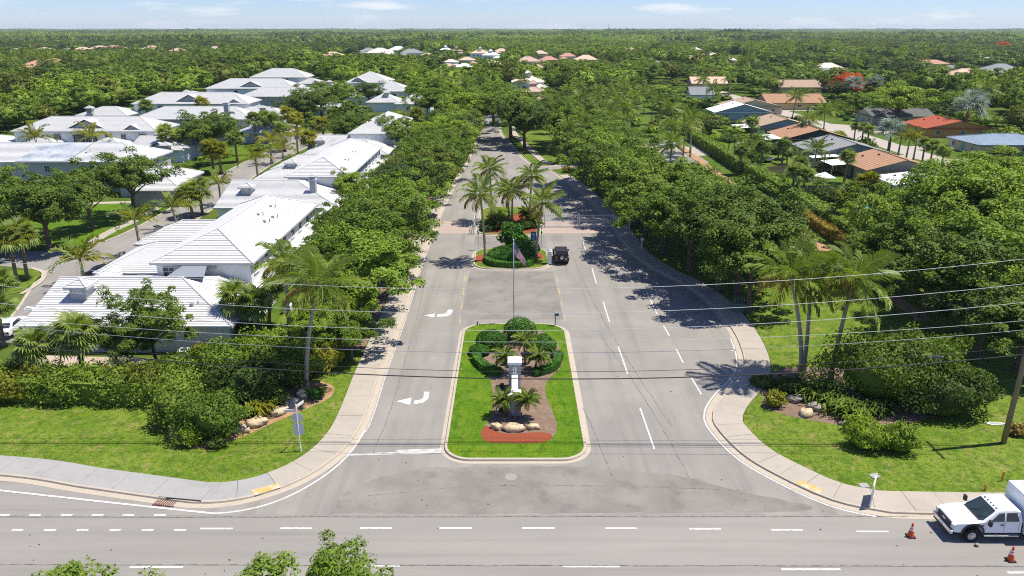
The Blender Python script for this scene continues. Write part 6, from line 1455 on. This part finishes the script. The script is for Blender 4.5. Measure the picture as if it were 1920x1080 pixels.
# palms standing further off, hand placed from the photograph
pl = [('foxtail_palm', 480, 298, 4.5, 1.2), ('foxtail_palm', 555, 255, 5, 1.2), ('sabal_palm', 440, 262, 5, 1), ('golden_sabal_palm', 410, 285, 4.5, 1.1), ('golden_sabal_palm', 395, 280, 5, 1.1), ('sabal_palm', 310, 250, 6, 1.1), ('sabal_palm', 335, 255, 5, 1), ('foxtail_palm', 66, 258, 5.5, 1.4), ('foxtail_palm', 172, 256, 5.5, 1.4),
      ('sabal_palm', 476, 225, 6, 1.1), ('sabal_palm', 495, 222, 6, 1.1), ('sabal_palm', 512, 224, 6, 1), ('golden_sabal_palm', 540, 215, 6, 1.2), ('golden_sabal_palm', 555, 225, 5, 1.1), ('sabal_palm', 530, 245, 5, 1.1), ('foxtail_palm', 505, 265, 5, 1.2), ('foxtail_palm', 530, 280, 5, 1.1), ('golden_sabal_palm', 580, 260, 5, 1.1), ('golden_sabal_palm', 605, 235, 5, 1.1), ('sabal_palm', 625, 215, 6, 1.1), ('sabal_palm', 640, 225, 5, 1.1), ('sabal_palm', 650, 208, 6, 1.1), ('golden_sabal_palm', 380, 195, 6, 1.2), ('sabal_palm', 275, 200, 6, 1.2), ('sabal_palm', 235, 160, 6, 1.2), ('golden_sabal_palm', 780, 215, 6, 1.1)]
for i, (kd, u, v, zc, s) in enumerate(pl):
    palm_px(kd, u, v, zc, s * 1.3, '%s garden palm from the left among the villas beyond the inner street' % ORD[sorted(range(len(pl)), key=lambda j: pl[j][1]).index(i)], 'garden palms among the villas')
grove = [(1040, 215), (1055, 185), (1075, 200), (1085, 225), (1100, 180), (1110, 210), (1120, 165), (1130, 195), (1145, 175), (1150, 215), (1160, 190), (1175, 165), (1180, 205), (1195, 180), (1060, 235), (1020, 185), (1035, 195), (1210, 170), (1225, 180), (1165, 155), (1090, 160), (1070, 168), (1135, 150), (1300, 222), (1255, 200), (1262, 235), (1240, 190), (1105, 240), (1200, 150), (1050, 205)]
for i, (u, v) in enumerate(sorted(grove)):
    palm_px('coconut_palm', u, v, random.uniform(7.5, 9.5), random.uniform(.9, 1.15), '%s coconut palm from the left in the grove right of the entry road end' % ORD[i], 'coconut palm grove right of the road')
rp = [('coconut_palm', 1300, 215, 9, 1.1), ('coconut_palm', 1285, 235, 8, 1.0), ('coconut_palm', 1258, 268, 8, 1.0), ('sabal_palm', 1430, 278, 5.5, 1.1), ('sabal_palm', 1390, 282, 5, 1.1), ('sabal_palm', 1410, 230, 6, 1.2), ('coconut_palm', 1490, 180, 8.5, 1.1), ('coconut_palm', 1550, 208, 8, 1.1), ('coconut_palm', 1520, 225, 6, 1.1), ('sabal_palm', 1470, 272, 5, 1.1), ('coconut_palm', 1530, 280, 5.5, 1.0), ('sabal_palm', 1500, 310, 5.5, 1.2), ('sabal_palm', 1490, 325, 5, 1.2), ('sabal_palm', 1510, 330, 4.5, 1.1),
      ('golden_sabal_palm', 1625, 345, 6.5, 1.3), ('sabal_palm', 1600, 360, 5.5, 1.2), ('golden_sabal_palm', 1585, 375, 4.5, 1.0), ('sabal_palm', 1590, 295, 5, 1.1), ('silver_palm', 1672, 248, 6, 1.5), ('silver_palm', 1640, 158, 7, 1.6), ('silver_palm', 1735, 150, 7, 1.9), ('silver_palm', 1815, 205, 7, 2.0), ('silver_palm', 1600, 160, 7, 1.7), ('silver_palm', 1830, 190, 6, 1.8), ('foxtail_palm', 1690, 255, 5.5, 1.4), ('foxtail_palm', 1705, 262, 5, 1.3), ('foxtail_palm', 1720, 258, 5.5, 1.3), ('coconut_palm', 1850, 165, 10, 1.3), ('coconut_palm', 1880, 155, 9, 1.2), ('coconut_palm', 1780, 165, 7.5, 1.1), ('coconut_palm', 1790, 180, 7, 1.0),
      ('sabal_palm', 1750, 275, 5, 1.0), ('sabal_palm', 1770, 285, 4.5, 1.0), ('sabal_palm', 1735, 270, 5, 1.0), ('sabal_palm', 1620, 240, 5, 1.0), ('sabal_palm', 1630, 245, 5, 1.0), ('sabal_palm', 1605, 238, 5, .9), ('coconut_palm', 1410, 110, 11, 1.5), ('coconut_palm', 1390, 120, 9, 1.3), ('coconut_palm', 1580, 108, 10, 1.3), ('coconut_palm', 1620, 102, 10, 1.3), ('coconut_palm', 1660, 115, 9, 1.2), ('coconut_palm', 1745, 95, 10, 1.4), ('coconut_palm', 1735, 105, 9, 1.3), ('coconut_palm', 1760, 100, 9, 1.3), ('coconut_palm', 1340, 165, 8, 1.1), ('coconut_palm', 1320, 150, 8, 1.1), ('coconut_palm', 1370, 145, 8, 1.2), ('coconut_palm', 1440, 150, 8, 1.1), ('coconut_palm', 1640, 128, 8, 1.2), ('coconut_palm', 1905, 150, 9, 1.2)]
nm = {'coconut_palm': 'feather palm', 'sabal_palm': 'fan palm', 'golden_sabal_palm': 'golden fan palm', 'silver_palm': 'silver-blue fan palm', 'foxtail_palm': 'plumed street palm'}
cnt = {}
for i in sorted(range(len(rp)), key=lambda j: rp[j][1]):
    kd, u, v, zc, s = rp[i]; cnt[kd] = cnt.get(kd, 0) + 1
    palm_px(kd, u, v, zc, s, '%s %s from the left among the bungalows behind the tall hedge' % (ORD[cnt[kd] - 1], nm[kd]), 'palms among the bungalows')
belt = [(20, 112), (60, 108), (95, 112), (110, 104), (125, 108), (150, 110), (175, 108), (235, 105), (250, 102), (275, 94), (290, 100), (320, 106), (345, 100), (360, 110), (375, 102), (400, 110), (425, 108), (445, 106), (130, 100), (300, 92), (310, 108), (265, 108), (215, 110), (185, 102), (75, 104), (35, 106), (455, 112), (365, 95)]
for i, (u, v) in enumerate(sorted(belt)):
    palm_px('coconut_palm', u, v, random.uniform(10, 13), random.uniform(1.5, 1.9), '%s tall palm from the left in the far left palm belt' % ORD[i], 'far left palm belt')
for i, (u, v) in enumerate(((690, 115), (715, 118), (735, 112), (680, 125), (760, 140), (830, 150), (905, 147), (1080, 130), (870, 155), (980, 150))):
    palm_px('coconut_palm', u, v, random.uniform(8, 10), 1.3, '%s palm from the left in the woods beyond the far white roofs' % ORD[i], 'palms beyond the far white roofs')

# ---- hedges and garden shrubs
hedge('tall clipped hedge along the lawn at the left edge', [(-48, 55), (-40, 53.6), (-34, 53.2), (-28, 52.8), (-25.5, 52.6)], 2.4, 2.0, 50, .22, 'leaf_hedge', .08, 3, .4, world=True, step=1.2)
hedge('long tall hedge dividing the oaks from the bungalow gardens', [(47.6, 92), (47.8, 120), (48, 150), (48.2, 200)], 2.4, 2.6, 14, .42, 'leaf_hedge', .02, 5, .25, world=True, step=2.0)
hedge('orange-brown cut end of the tall hedge by the earth path', [(45.4, 92), (45.5, 112)], 1.4, 1.6, 20, .35, 'leaf_dry', .02, 6, .2, world=True, step=1.5)
def bushes(lst, name='bush', z=.1):
    for i, (u, v, rx, ry, h, mt, n_, sz, lab) in enumerate(lst):
        o = put(name, shrub_mesh(name, 300 + int(u) + i, rx, ry, h, n_, sz, mt, False), None, (*P(u, v, z), z), (0, 0, 0)); tag(o, lab, 'bush')
bushes(((1680, 744, 6.0, 3.2, 5.3, 'leaf_oak', 13000, .24, 'huge dark rounded bush on the right lawn'), (1765, 772, 3.3, 2.3, 3.6, 'leaf_dark', 5200, .24, 'dark bush joined to the right end of the huge one'), (1622, 838, 1.35, 1.2, 2.0, 'leaf_bright', 2200, .18, 'left of the two rounded shrubs on the right lawn'), (1681, 842, 1.3, 1.15, 1.9, 'leaf_bright', 2200, .18, 'right of the two rounded shrubs on the right lawn'), (1607, 808, .9, .7, 1.2, 'leaf_bright', 900, .18, 'bright shrub behind the two rounded ones'), (1452, 762, .8, .7, 1.3, 'leaf_gold', 700, .2, 'yellow-green shrub at the tip of the right corner bed'),
        (400, 812, 2.6, 2.0, 3.0, 'leaf_hedge', 4200, .22, 'broad bush bulging over the left corner bed'), (345, 790, 2.2, 1.8, 2.9, 'leaf_oak', 3200, .22, 'dark bush between the hedge and the corner bed'), (360, 832, 1.0, .9, 1.25, 'leaf_bright', 1400, .16, 'small neat round shrub at the left corner'), (408, 836, .9, .7, .8, 'leaf_dark', 700, .16, 'low dark shrub right of the neat round one'), (592, 745, .75, .6, .85, 'leaf_topiary', 800, .16, 'little dark clipped shrub by the left pavement bed'),
        (470, 752, 3.2, 2.2, 3.3, 'leaf_dark', 4600, .26, 'dark tangled bush behind the bromeliad'), (540, 715, 3.0, 2.4, 3.4, 'leaf_oak', 4600, .26, 'dark bush behind the left rock row'), (420, 715, 3.2, 2.4, 3.4, 'leaf_mid', 4600, .26, 'green bush in front of the villa wall, right'), (330, 725, 2.6, 2.0, 2.6, 'leaf_oak', 3200, .24, 'dark bush in front of the villa wall, middle'), (500, 680, 2.6, 2.0, 3.0, 'leaf_mid', 3200, .26, 'bush beside the coconut palm foot'), (610, 690, 1.6, 1.6, 2.2, 'leaf_gold', 1900, .22, 'yellow-green bush left of the pavement'), (620, 655, 1.8, 1.6, 2.6, 'leaf_bright', 1900, .24, 'bright bush under the roadside oaks front'),
        (455, 640, 2.0, 1.6, 2.2, 'leaf_dark', 1900, .26, 'dark bush under the fan palms at the villa hip'), (225, 735, 2.6, 1.8, 2.4, 'leaf_olive', 2600, .24, 'olive bush behind the hedge'), (130, 745, 2.8, 1.8, 2.2, 'leaf_oak', 2600, .24, 'dark bush behind the hedge, left'), (30, 745, 2.8, 1.8, 2.2, 'leaf_gold', 2600, .24, 'yellowish bush behind the hedge at the left edge'), (380, 668, .9, .8, 1.2, 'leaf_dry', 700, .2, 'orange-brown shrub by the air conditioner'), (1062, 322, .9, .8, 1.2, 'leaf_dry', 500, .25, 'orange shrub at the side road corner'),
        (1905, 815, .6, .6, .9, 'leaf_dry', 400, .2, 'small brownish shrub at the right edge by the pole'), (1430, 725, 1.0, .8, 1.0, 'leaf_dark', 700, .2, 'low dark plant at the foot of the right palms'), (1480, 735, 1.4, 1.0, 1.2, 'leaf_dark', 900, .24, 'dark plant beside the right palm trunks')))
for k in range(9):
    x = -46.5 + k * 2.45; mt = ('leaf_hedge', 'leaf_mid', 'leaf_oak', 'leaf_olive')[k % 4]; y = 55.2 - (x + 48) * .11
    o = put('hedge_shrub', shrub_mesh('hedge_shrub', 700 + k, random.uniform(1.5, 2.0), random.uniform(1.3, 1.7), random.uniform(2.4, 3.1), 1900, .24, mt, False), None, (x, y, .08))
    tag(o, '%s overgrown shrub from the left in the tall hedge on the left lawn' % ORD[k], 'shrub', 'shrubs overgrowing the left hedge')
def strap_plant(label, u, v, r, h, n_, material, seed, name='lily_clump', z=.11, wd=.07):
    q = random.Random(seed); V, F = [], []
    for k in range(n_):
        a = q.uniform(0, 6.283); L = h * q.uniform(.7, 1.2); lean = q.uniform(.15, 1.0); bx, by = q.gauss(0, r * .35), q.gauss(0, r * .35); c, s = math.cos(a), math.sin(a)
        P0 = np.array((bx, by, 0)); P1 = P0 + np.array((c * lean * L * .45, s * lean * L * .45, L * .75)); P2 = P0 + np.array((c * lean * L * 1.0, s * lean * L * 1.0, L * (.95 - .55 * lean))); W = np.array((-s, c, 0)) * wd
        i = len(V); V += [P0 - W * .6, P0 + W * .6, P1 + W, P1 - W, P2 + W * .15, P2 - W * .15]; F += [(i, i + 1, i + 2, i + 3), (i + 3, i + 2, i + 4, i + 5)]
    return tag(put(name, np_mesh(name, V, F, material), None, (*P(u, v, z), z)), label, 'plant')
strap_plant('large clump of strap-leaved lilies in the right corner bed', 1588, 776, 2.0, 1.35, 380, 'leaf_oak', 1); strap_plant('second lily clump right of the large one', 1645, 772, 1.5, 1.2, 220, 'leaf_dark', 2); strap_plant('lily clump behind the right palm feet', 1535, 750, 1.8, 1.4, 260, 'leaf_oak', 3); strap_plant('yellow bromeliad with strap leaves above the left rocks', 484, 780, .9, 1.5, 120, 'leaf_gold', 4, 'bromeliad'); strap_plant('green strap plant right of the yellow bromeliad', 515, 765, .9, 1.2, 100, 'leaf_hedge', 5, 'bromeliad')
# the two trees in front of the camera, only their tops in view
NEARV = (trunk_mesh('oak_trunk', 91, 8.4, .2, 4.0, limbs=9), crown_mesh('oak_crown', 191, 3.2, 3.0, 5.4, 150, 95, .20, 'leaf_mid', flat=.3, core=0.45, spread=.2, lobes=.3))
NEARW = (trunk_mesh('oak_trunk', 92, 8.4, .2, 4.0, limbs=9), crown_mesh('oak_crown', 192, 3.2, 3.0, 5.4, 150, 95, .20, 'leaf_hedge', flat=.3, core=0.45, spread=.2, lobes=.3))
for lab, u, v, z, pr, s, rz in (('leafy treetop rising into the bottom edge left of centre', 622, 1072, 7.8, NEARV, .85, 0.5), ('lower leafy treetop left of the bottom centre one', 500, 1086, 7.2, NEARW, .85, 2.0), ('leafy treetop in the bottom left corner', 95, 1104, 7.4, NEARW, .95, 1.0)):
    x, y = P(u, v, z); tree('street_tree', pr, (x, y, 0), s, lab, 'tree', None, rz, z / 8.0)

# ---- woods: scattered over everything that is not built on
def near_built(x, y):
    """0 free, 1 taken, 2 keep low (a roof behind must show)"""
    low = 0
    for (x0, x1, y0, y1, ext) in RECTS:
        if x0 - 2.5 < x < x1 + 2.5 and y0 - 2.5 < y < y1 + 2.5: return 1
        if x0 - 6 < x < x1 + 6 and y0 - ext < y <= y0: low = 2
    return low
KEEP = [entry_poly, [(-22, 30), (40, 30), (40, 190), (12, 190), (12, 250), (-24, 250)], [(-60, 38), (-22, 38), (-22, 210), (-60, 110)], [(38, 30), (66, 30), (66, 120), (38, 120)], [tuple(p) for p in offset(inner, 6)] + [tuple(p) for p in offset(inner, -8)][::-1],
        [P(-200, 470), P(340, 378), P(300, 345), P(-200, 345)], [(92, 60), (102, 60), (102, 430), (92, 430)], [(45, 90), (50, 90), (50, 200), (45, 200)], [(101, 128), (190, 128), (190, 166), (101, 166)], [(66, 120), (93, 120), (93, 280), (66, 280)], [(100, 172), (135, 172), (135, 300), (100, 300)], [P(1180, 300), P(1330, 300), P(1330, 262), P(1180, 262)], [P(410, 302), P(475, 302), P(475, 272), P(410, 272)], [(40, 60), (48, 60), (48, 210), (40, 210)]]
sel = []
cell = {}
def free(x, y, d):
    i, j = int(x // 8), int(y // 8)
    for a in (-1, 0, 1):
        for b in (-1, 0, 1):
            for (px, py, pr) in cell.get((i + a, j + b), ()):
                if (px - x) ** 2 + (py - y) ** 2 < (d * .55 + pr * .75) ** 2: return False
    return True
for o in OCC: cell.setdefault((int(o[0] // 8), int(o[1] // 8)), []).append(o)
rs = random.Random(11)
y = 96.0
while y < 1150:
    st = 7.4 if y < 260 else 10.8
    hw = .76 * y + 26; x = -hw
    while x < hw:
        px, py = x + rs.uniform(-.45, .45) * st, y + rs.uniform(-.45, .45) * st; x += st
        if y < 330 and any(inside(k, px, py) for k in KEEP): continue
        if y > 300 and math.sin(px * .021 + 2) * math.sin(py * .017) + .5 * math.sin(px * .05 - py * .043) > 1.05: continue    # clearings
        nb = near_built(px, py) if y < 900 else 0
        if nb == 1 or not free(px, py, 5.0): continue
        sc_ = rs.uniform(.75, 1.4) * (1.0 if y < 260 else 1.45); sz = min(1.35, sc_ * rs.uniform(.75, 1.05))
        if nb == 2: sc_ *= .6; sz = sc_ * .42
        elif 38 < px < 66 and y < 320: sc_ *= .5; sz *= .42
        elif 8 < px < 62 and 175 < y < 330: sc_ *= .62; sz *= .5
        elif 60 < px < 140 and y < 300: sc_ *= .62; sz *= .55
        cell.setdefault((int(px // 8), int(py // 8)), []).append((px, py, 2.6 * sc_)); sel.append((px, py, sc_, sz))
    y += st
sel.sort(key=lambda q: q[1])
SHORT = {0: 'corner villa', 1: 'grey chimney villa by the road', 2: 'third roadside villa', 3: 'tarped roof villa', 4: 'dark-shuttered villa', 5: 'square chimney villa', 6: 'pale gable villa', 7: 'one-window grey villa', 8: 'third rank villa', 9: 'topmost white villa',
         10: 'lowest of the three centre white roofs', 11: 'middle of the three centre white roofs', 12: 'topmost of the three centre white roofs', 13: 'lowest orange-roofed bungalow', 14: 'flat white metal roof', 15: 'wide grey-roofed bungalow', 16: 'black-gabled bungalow', 17: 'tan-roofed blue bungalow', 18: 'white metal gable roof', 19: 'tan-roofed cream bungalow', 20: 'yellow bungalow', 21: 'blue-grey roof at the right edge', 22: 'red tile roof', 23: 'dark grey-green roof'}
TONE = ['dull green', 'dull green', 'fresh green', 'fresh green', 'dull green', 'bright green', 'dark green', 'olive']
lab_n = {}
def tree_label(x, y, s, var):
    k = min(range(len(HOUSES)), key=lambda q: (HOUSES[q][0] - x) ** 2 + (HOUSES[q][1] - y) ** 2)
    hx, hy, full = HOUSES[k]; nm_ = SHORT.get(k) or full.split(',')[0]; dx, dy = x - hx, y - hy
    dr = ('right of' if dx > 0 else 'left of') if abs(dx) > abs(dy) else ('behind' if dy > 0 else 'in front of')
    t = '%s %s tree %s the %s' % ('small' if s < .75 else 'large' if s > 1.15 else 'middling', TONE[var], dr, ' '.join(nm_.split()[:10]))
    lab_n[t] = lab_n.get(t, 0) + 1
    return t if lab_n[t] == 1 else ORD[lab_n[t] - 1] + ' ' + t
n_ind = 285
for i, (x, y, s, sz) in enumerate(sel[:n_ind]):
    var = rs.choices(range(8), (5, 5, 5, 5, 4, 3, 2, 1.3))[0]
    tree('garden_tree', OAK[var] if y < 190 else OAKF[var], (x, y, 0), s, tree_label(x, y, s, var), 'tree', 'broadleaf trees of the gardens and woods', rs.uniform(0, 6.28), sz)
# shrubs round the bungalows
GS = [shrub_mesh('garden_shrub', 800 + k, 1.3, 1.2, 1.5, 420, .3, mt, False) for k, mt in enumerate(('leaf_bright', 'leaf_mid', 'leaf_hedge', 'leaf_gold', 'leaf_dark', 'leaf_topiary'))]
TN = ('bright', 'fresh green', 'green', 'golden', 'dark', 'deep green')
k = 0
while k < 90:
    x, y = rs.uniform(52, 135), rs.uniform(125, 300)
    if near_built(x, y) == 1 or 91.5 < x < 108 or any(abs(y - q) < 3.5 and 77 < x < 116 for q in (150, 172, 194, 218, 247, 262, 186, 166, 215, 276)) : continue
    v_ = rs.randrange(6); hk = min(range(len(HOUSES)), key=lambda q: (HOUSES[q][0] - x) ** 2 + (HOUSES[q][1] - y) ** 2); hx, hy, full = HOUSES[hk]; dx, dy = x - hx, y - hy
    dr = ('right of' if dx > 0 else 'left of') if abs(dx) > abs(dy) else ('behind' if dy > 0 else 'in front of')
    t = '%s round shrub %s the %s' % (TN[v_], dr, ' '.join((SHORT.get(hk) or full.split(',')[0]).split()[:7])); lab_n[t] = lab_n.get(t, 0) + 1
    q = rs.uniform(.7, 1.9)
    tag(put('garden_shrub', GS[v_], None, (x, y, 0.0), (0, 0, rs.uniform(0, 6.28)), (q, q, q * rs.uniform(.7, 1.2))), t if lab_n[t] == 1 else ORD[lab_n[t] - 1] + ' ' + t, 'shrub', 'garden shrubs round the bungalows'); k += 1
def stand_or_shade(p):                                       # stands of darker and lighter trees, cloud shade put into leaf colour
    if p[0] < -.12 * p[1] and 780 < p[1] < 1500 and rs.random() < .8: return 2  # cloud shadow over the far left woods, imitated with darker foliage
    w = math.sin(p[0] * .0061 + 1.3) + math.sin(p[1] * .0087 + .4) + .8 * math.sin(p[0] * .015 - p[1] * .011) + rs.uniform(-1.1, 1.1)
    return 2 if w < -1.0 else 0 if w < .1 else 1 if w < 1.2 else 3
def scatter(name, pts, meshes, label, pick=None):
    """a mass too large to count: one object, shapes repeated on points"""
    me = bpy.data.meshes.new(name); me.from_pydata([(p[0], p[1], 0.0) for p in pts], [], [])
    for an, ty, fn in (('scl', 'FLOAT_VECTOR', lambda p: (p[2], p[2], p[3])), ('rot', 'FLOAT_VECTOR', lambda p: (0.0, 0.0, rs.uniform(0, 6.28)))):
        at_ = me.attributes.new(an, ty, 'POINT'); at_.data.foreach_set('vector', [c for p in pts for c in fn(p)])
    at_ = me.attributes.new('idx', 'INT', 'POINT'); at_.data.foreach_set('value', [pick(p) if pick else rs.randrange(len(meshes)) for p in pts])
    col = bpy.data.collections.new(name + '_shapes')
    for m_ in meshes:
        so = bpy.data.objects.new('shape', m_); col.objects.link(so)
    ng = bpy.data.node_groups.new(name, 'GeometryNodeTree')
    ng.interface.new_socket('Geometry', in_out='INPUT', socket_type='NodeSocketGeometry'); ng.interface.new_socket('Geometry', in_out='OUTPUT', socket_type='NodeSocketGeometry')
    N_, L_ = ng.nodes, ng.links
    gi, go, ip, ci = N_.new('NodeGroupInput'), N_.new('NodeGroupOutput'), N_.new('GeometryNodeInstanceOnPoints'), N_.new('GeometryNodeCollectionInfo')
    ci.inputs['Collection'].default_value = col; ci.inputs['Separate Children'].default_value = True; ci.inputs['Reset Children'].default_value = True
    def attr(nm_, ty):
        a_ = N_.new('GeometryNodeInputNamedAttribute'); a_.data_type = ty; a_.inputs['Name'].default_value = nm_; return a_.outputs['Attribute']
    ip.inputs['Pick Instance'].default_value = True
    L_.new(gi.outputs[0], ip.inputs['Points']); L_.new(ci.outputs[0], ip.inputs['Instance']); L_.new(attr('idx', 'INT'), ip.inputs['Instance Index']); L_.new(attr('scl', 'FLOAT_VECTOR'), ip.inputs['Scale']); L_.new(attr('rot', 'FLOAT_VECTOR'), ip.inputs['Rotation']); L_.new(ip.outputs[0], go.inputs[0])
    o = put(name, me); md = o.modifiers.new('scatter', 'NODES'); md.node_group = ng
    o['kind'] = 'stuff'; o['label'] = label
    return o
cm = [p[1] for p in OAKF]
wood = [(x, y, s, sz * (1.0 + .28 * math.sin(x * .013 + y * .007) * math.sin(y * .019))) for x, y, s, sz in sel[n_ind:]]
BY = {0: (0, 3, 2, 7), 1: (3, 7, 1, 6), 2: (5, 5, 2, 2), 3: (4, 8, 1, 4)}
scatter('woodland', wood, cm, 'continuous green tree canopy beyond the houses', lambda p: rs.choice(BY[stand_or_shade(p)]))
pf = [PALMF['coconut_palm'][0][1], PALMF['coconut_palm'][1][1]]
pts = []
for k in range(200):
    yy = rs.uniform(300, 900); xx = rs.uniform(-.74, .74) * yy
    if near_built(xx, yy) == 0: q = rs.uniform(.9, 1.25); pts.append((xx, yy, q, q * rs.uniform(1.0, 1.3)))
scatter('palm_woodland', pts, pf, 'palm crowns standing out of the far canopy')
# far canopy: pieces of wood, 60 m across
patches = []
for k, (mix) in enumerate((('leaf_mid', 'leaf_oak'), ('leaf_mid', 'leaf_bright'), ('leaf_dark', 'leaf_oak'), ('leaf_bright', 'leaf_mid'))):
    r = np.random.default_rng(400 + k); parts = []
    for t in range(46):
        cx, cy = r.uniform(-33, 33, 2); rr = r.uniform(3.5, 6.5); hh = r.uniform(7, 11.5); D = unit(34, r); D[:, 2] = np.abs(D[:, 2])
        C = D * np.array([rr, rr, rr * .62]) * r.uniform(.85, 1.1, (34, 1)) + np.array([cx, cy, hh - rr * .62])
        parts.append(leaves(C, D + np.array([0, 0, .4]), 1.9, r, .7, .6)); parts.append(blob((rr * .9, rr * .9, hh * .48), (cx, cy, hh * .46), 5, 8, r, .15))
    V, F = join(parts); me = np_mesh('canopy_piece', V, F, mix[0]); me.materials.append(MATS[mix[1]])
    mi = np.repeat(r.integers(0, 2, 46), 34 + 40).astype(np.int32); me.polygons.foreach_set('material_index', mi); patches.append(me)
pts = []
y = 1130.0
while y < 9000:
    st = 52 if y < 3000 else 80; hw = .76 * y + 80; x = -hw
    while x < hw:
        if rs.random() < .96: q = rs.uniform(.95, 1.2) * (1 if y < 3000 else 1.5); pts.append((x + rs.uniform(-14, 14), y + rs.uniform(-14, 14), q, rs.uniform(.7, 1.25) + (rs.random() < .1) * rs.uniform(.2, .7) + max(0, math.sin(x * .0031 + y * .0017) * math.sin(y * .0023)) * .6))
        x += st
    y += st
scatter('far_forest', pts, patches, 'unbroken far forest reaching to the skyline', stand_or_shade)
# humid air over the whole plain

m_, n_, l_, b_ = _new('humid_air')
n_.remove(b_)
pv = n_.new('ShaderNodeVolumePrincipled'); pv.inputs['Color'].default_value = (0.80, 0.90, 1.0, 1); pv.inputs['Density'].default_value = 0.00007; pv.inputs['Anisotropy'].default_value = 0.1
l_.new(pv.outputs[0], n_['Material Output'].inputs['Volume'])
hz = MB(); hz.box((0, 6000, 35), (24000, 13000, 72)); hz_o = hz.build('haze', 'humid_air'); struct(hz_o, 'stuff')
